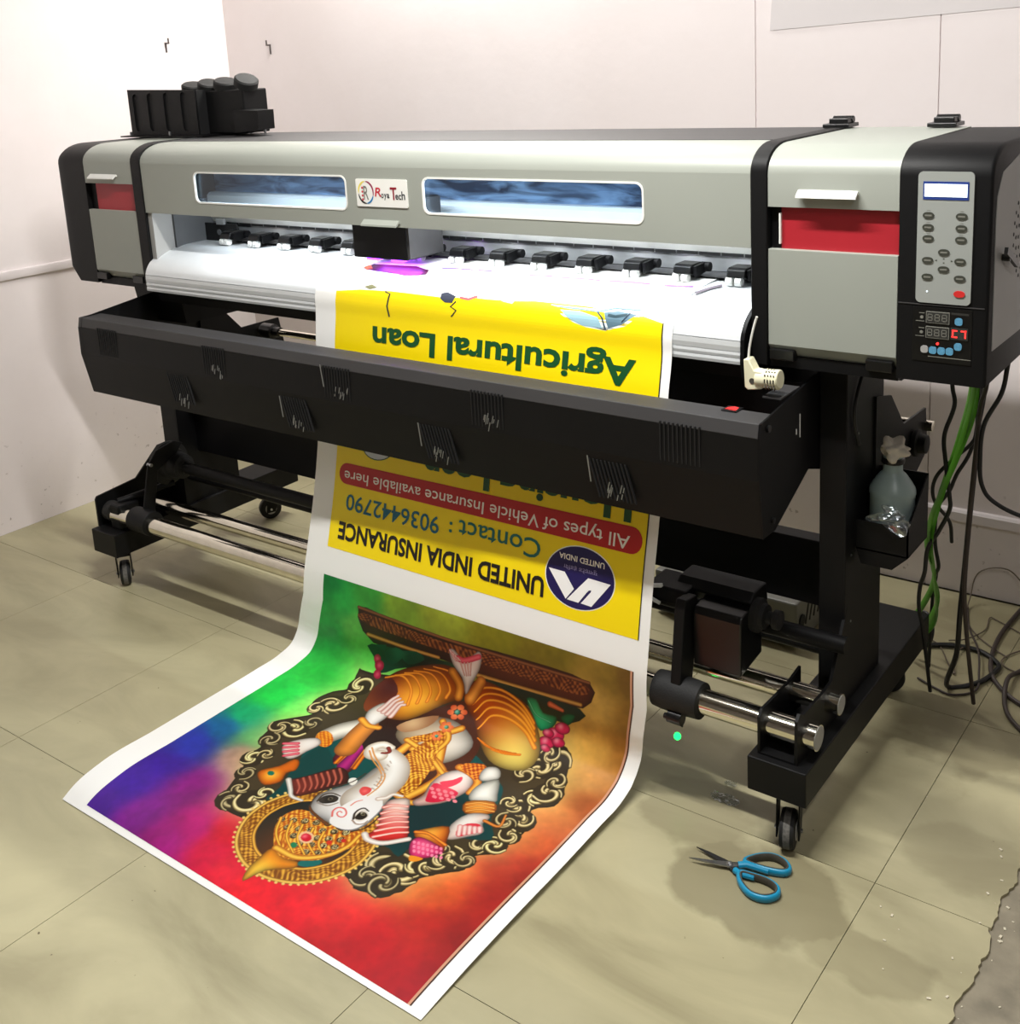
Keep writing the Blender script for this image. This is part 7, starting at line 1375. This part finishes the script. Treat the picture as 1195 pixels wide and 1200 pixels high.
# scrap of clear film and the green glow under the sheet
def film(name, cx, cy, rx, ry, seed, lab):
    q = random.Random(seed); n = 12; b = MB(); vs = []
    for i in range(n+1):
        for j in range(n+1):
            u_, v_ = i/n*2-1, j/n*2-1; k = 1-.25*abs(u_*v_); vs.append((cx+u_*rx*k+q.uniform(-.001, .001), cy+v_*ry*k+q.uniform(-.001, .001), .0015+abs(q.gauss(0, .0022))))
    b.add(vs, [(i*(n+1)+j, i*(n+1)+j+1, (i+1)*(n+1)+j+1, (i+1)*(n+1)+j) for i in range(n) for j in range(n)])
    tag(b.build(name, 'film'), lab, 'plastic', 'scraps of clear plastic film')
film('film_scrap', 2.012, -.055, .032, .016, 2, 'larger clear plastic film scrap on the floor before the right caster')
film('film_scrap', 2.000, -.005, .014, .008, 5, 'smaller clear plastic film scrap nearer the take-up tubes')
lg = thing('green_lamp', 'tiny lit green indicator lamp under the take-up tube beside the banner', 'lamp', (1.905, -.05, .10))
MB().lathe((1.905, -.052, .105), [(.002, -.008), (.0065, -.004), (.0075, .001), (.005, .006), (.001, .0078)], 18).build('green_lens', 'ledgreen', lg, smooth=True)
MB().cyl((1.905, -.03, .115), (1.905, -.091, .20), .002, seg=8).build('lamp_stalk', 'cable', lg)

# grey cabinet on the floor behind
gb = thing('grey_power_box', 'grey vented metal power box on the floor behind the printer stand', 'power box', (1.7, .62, 0))
gx0, gx1, gy0, gy1, gz0, gz1 = 1.50, 1.900, .565, .80, .0, .125
b = MB(); b.box(gx0, gx1, gy0, gy1, gz0+.008, gz1); b.build('case', 'box', gb, bevel=.005)
b = MB()
for x in (gx0+.03, gx1-.03):
    for y in (gy0+.03, gy1-.03): b.cyl((x, y, 0), (x, y, .009), .012, seg=12)
b.build('rubber_feet', 'rubber', gb)
b = MB(); b.lathe((1.79, .62, gz1), [(.0, 0), (.026, 0), (.026, .010), (.022, .013), (.0, .013)], 26); b.build('top_knob', 'box', gb, smooth=True, ang=30)
b = MB()
for k in range(6): b.obox((gx1+.0005, .63+.026*k, .075), (0, .35, .94), (1, 0, 0), (0, -.94, .35), .028, .0008, .0035)
b.build('vent_slots', 'dark', gb)
b = MB(); b.lathe((gx1, .595, .07), [(.0, .0), (.016, .0), (.016, .004), (.0, .004)], 20, 'X'); b.build('socket', 'dark', gb)

# cables
CB = {'c1':(.42,[(2.294,.42,.785),(2.3,.42,.738),(2.282,.42,.671),(2.286,.42,.613),(2.296,.42,.542),(2.297,.42,.509),(2.277,.42,.458),(2.255,.42,.412),(2.252,.42,.357),(2.225,.44,.31),(2.17,.44,.263)])}
HC = [('black cable hanging nearest the bottle, bending in behind the right post', 'cable', .0045, [(2.29,.42,.90),(2.294,.42,.785),(2.3,.42,.738),(2.282,.42,.671),(2.286,.42,.613),(2.296,.42,.542),(2.297,.42,.509),(2.277,.42,.458),(2.255,.42,.412),(2.25,.42,.357),(2.235,.44,.31),(2.228,.46,.25),(2.232,.48,.19),(2.24,.52,.02)]),
 ('black cable looping left across the green strips halfway down', 'cable', .004, [(2.33,.50,.90),(2.33,.50,.75),(2.324,.5,.666),(2.316,.5,.635),(2.28,.5,.593),(2.248,.5,.552),(2.238,.5,.516),(2.246,.5,.484),(2.27,.52,.44),(2.268,.55,.38)]),
 ('black cable crossing the green strips lower down and ending in a low loop', 'cable', .0042, [(2.33,.54,.90),(2.328,.54,.74),(2.311,.52,.618),(2.282,.52,.552),(2.268,.52,.512),(2.247,.52,.477),(2.238,.53,.455),(2.238,.53,.38),(2.247,.53,.328),(2.237,.55,.3),(2.225,.59,.27),(2.21,.62,.20),(2.2,.64,.01)]),
 ('thick black cable bundle falling straight to the floor and looping there', 'cable', .0058, [(2.333,.46,.90),(2.335,.46,.776),(2.337,.46,.667),(2.328,.46,.501),(2.321,.46,.364),(2.315,.46,.258),(2.300,.50,.14),(2.262,.575,.012),(2.314,.633,.007),(2.335,.707,.007),(2.33,.744,.007),(2.282,.78,.007),(2.219,.776,.007),(2.151,.738,.007)]),
 ('purplish grey cable falling right beside the thick black bundle', 'cable2', .0048, [(2.360,.44,.90),(2.356,.44,.787),(2.346,.44,.739),(2.342,.44,.674),(2.332,.44,.489),(2.329,.44,.408),(2.328,.44,.312),(2.330,.47,.19),(2.335,.52,.02)]),
 ('black cable sweeping out to the right from under the control box', 'cable', .0046, [(2.410,.40,.90),(2.403,.40,.837),(2.394,.40,.781),(2.363,.40,.709),(2.359,.40,.626),(2.365,.40,.582),(2.386,.40,.554),(2.439,.40,.533),(2.52,.42,.516),(2.62,.50,.40),(2.70,.60,.01)]),
 ('thick brown cable curving over the floor at the right edge', 'cable2', .0055, [(2.31,1.05,.006),(2.30,.90,.006),(2.307,.788,.006),(2.326,.702,.006),(2.357,.645,.006),(2.415,.593,.006),(2.50,.56,.006)]),
 ('brown cable curving on the floor nearest the camera at the right edge', 'cable2', .0052, [(2.42,.83,.016),(2.382,.736,.006),(2.371,.668,.017),(2.384,.588,.006),(2.413,.522,.006),(2.47,.47,.006),(2.56,.44,.004)]),
 ('thin grey wire making the big loop against the back wall', 'cable3', .0018, [(2.33,1.06,.05),(2.27,1.07,.10),(2.20,1.06,.08),(2.19,1.02,.02),(2.197,.96,.004),(2.218,.908,.004),(2.254,.858,.004),(2.3,.817,.004),(2.34,.79,.004)]),
 ('thin grey wire kinked sharply on the floor beside the rear caster', 'cable3', .0018, [(2.142,.79,.004),(2.187,.765,.004),(2.23,.691,.004),(2.257,.65,.004),(2.235,.724,.012),(2.245,.80,.004)]),
 ('thin grey wire with a corner lying midway on the floor', 'cable3', .0016, [(2.38,.90,.004),(2.277,.962,.004),(2.254,.967,.004),(2.261,.898,.004),(2.237,.813,.012),(2.20,.80,.004)]),
 ('thin grey wire bending back at the right edge of the floor', 'cable3', .0018, [(2.45,.90,.004),(2.37,.85,.004),(2.334,.779,.004),(2.351,.74,.004),(2.42,.72,.004)]),
 ('grey brown wire from the rear caster crossing under the black loop', 'cable2', .0026, [(2.191,.588,.004),(2.24,.565,.004),(2.28,.558,.004),(2.318,.604,.004),(2.306,.673,.013),(2.278,.769,.016),(2.223,.893,.004),(2.19,1.00,.004)]),
 ('short black cable loop sticking out behind the right foot', 'cable', .0045, [(2.14,.72,.10),(2.175,.70,.115),(2.195,.68,.09),(2.188,.67,.05),(2.15,.68,.02)]),
 ('thin curved cable on the inner side of the right post', 'cable', .0035, [(2.204,.19,.885),(2.202,.15,.845),(2.201,.125,.80),(2.201,.13,.76),(2.202,.15,.72)])]
for lab, m_, r_, pts in HC:
    tag(MB().tube(crv(pts, 8), r_, 8).build('cable', m_, None, smooth=True), lab, 'cable', 'cables under the control box')
GS = [[(2.335,.40,.90),(2.342,.40,.79),(2.325,.40,.69),(2.297,.40,.585),(2.268,.40,.50),(2.255,.42,.44),(2.248,.48,.34),(2.238,.56,.22),(2.15,.66,.02)],
 [(2.345,.41,.90),(2.346,.41,.79),(2.338,.41,.715),(2.310,.41,.625),(2.286,.41,.552),(2.262,.42,.44),(2.256,.47,.33),(2.22,.60,.15),(2.12,.68,.02)],
 [(2.325,.42,.90),(2.332,.42,.785),(2.310,.42,.665),(2.276,.42,.535),(2.248,.43,.42),(2.240,.52,.29),(2.16,.63,.12),(2.10,.70,.01)]]
for lab, pts in zip(('green plastic strip, the longest and outermost of the bundle', 'green plastic strip, the middle one of the bundle', 'green plastic strip, nearest the right post'), GS):
    tag(MB().tube(crv(pts, 8), .004, 8, flat=(.0016, .0085)).build('green_strip', 'green', None, smooth=True), lab, 'strip', 'green strips hanging from the control box')
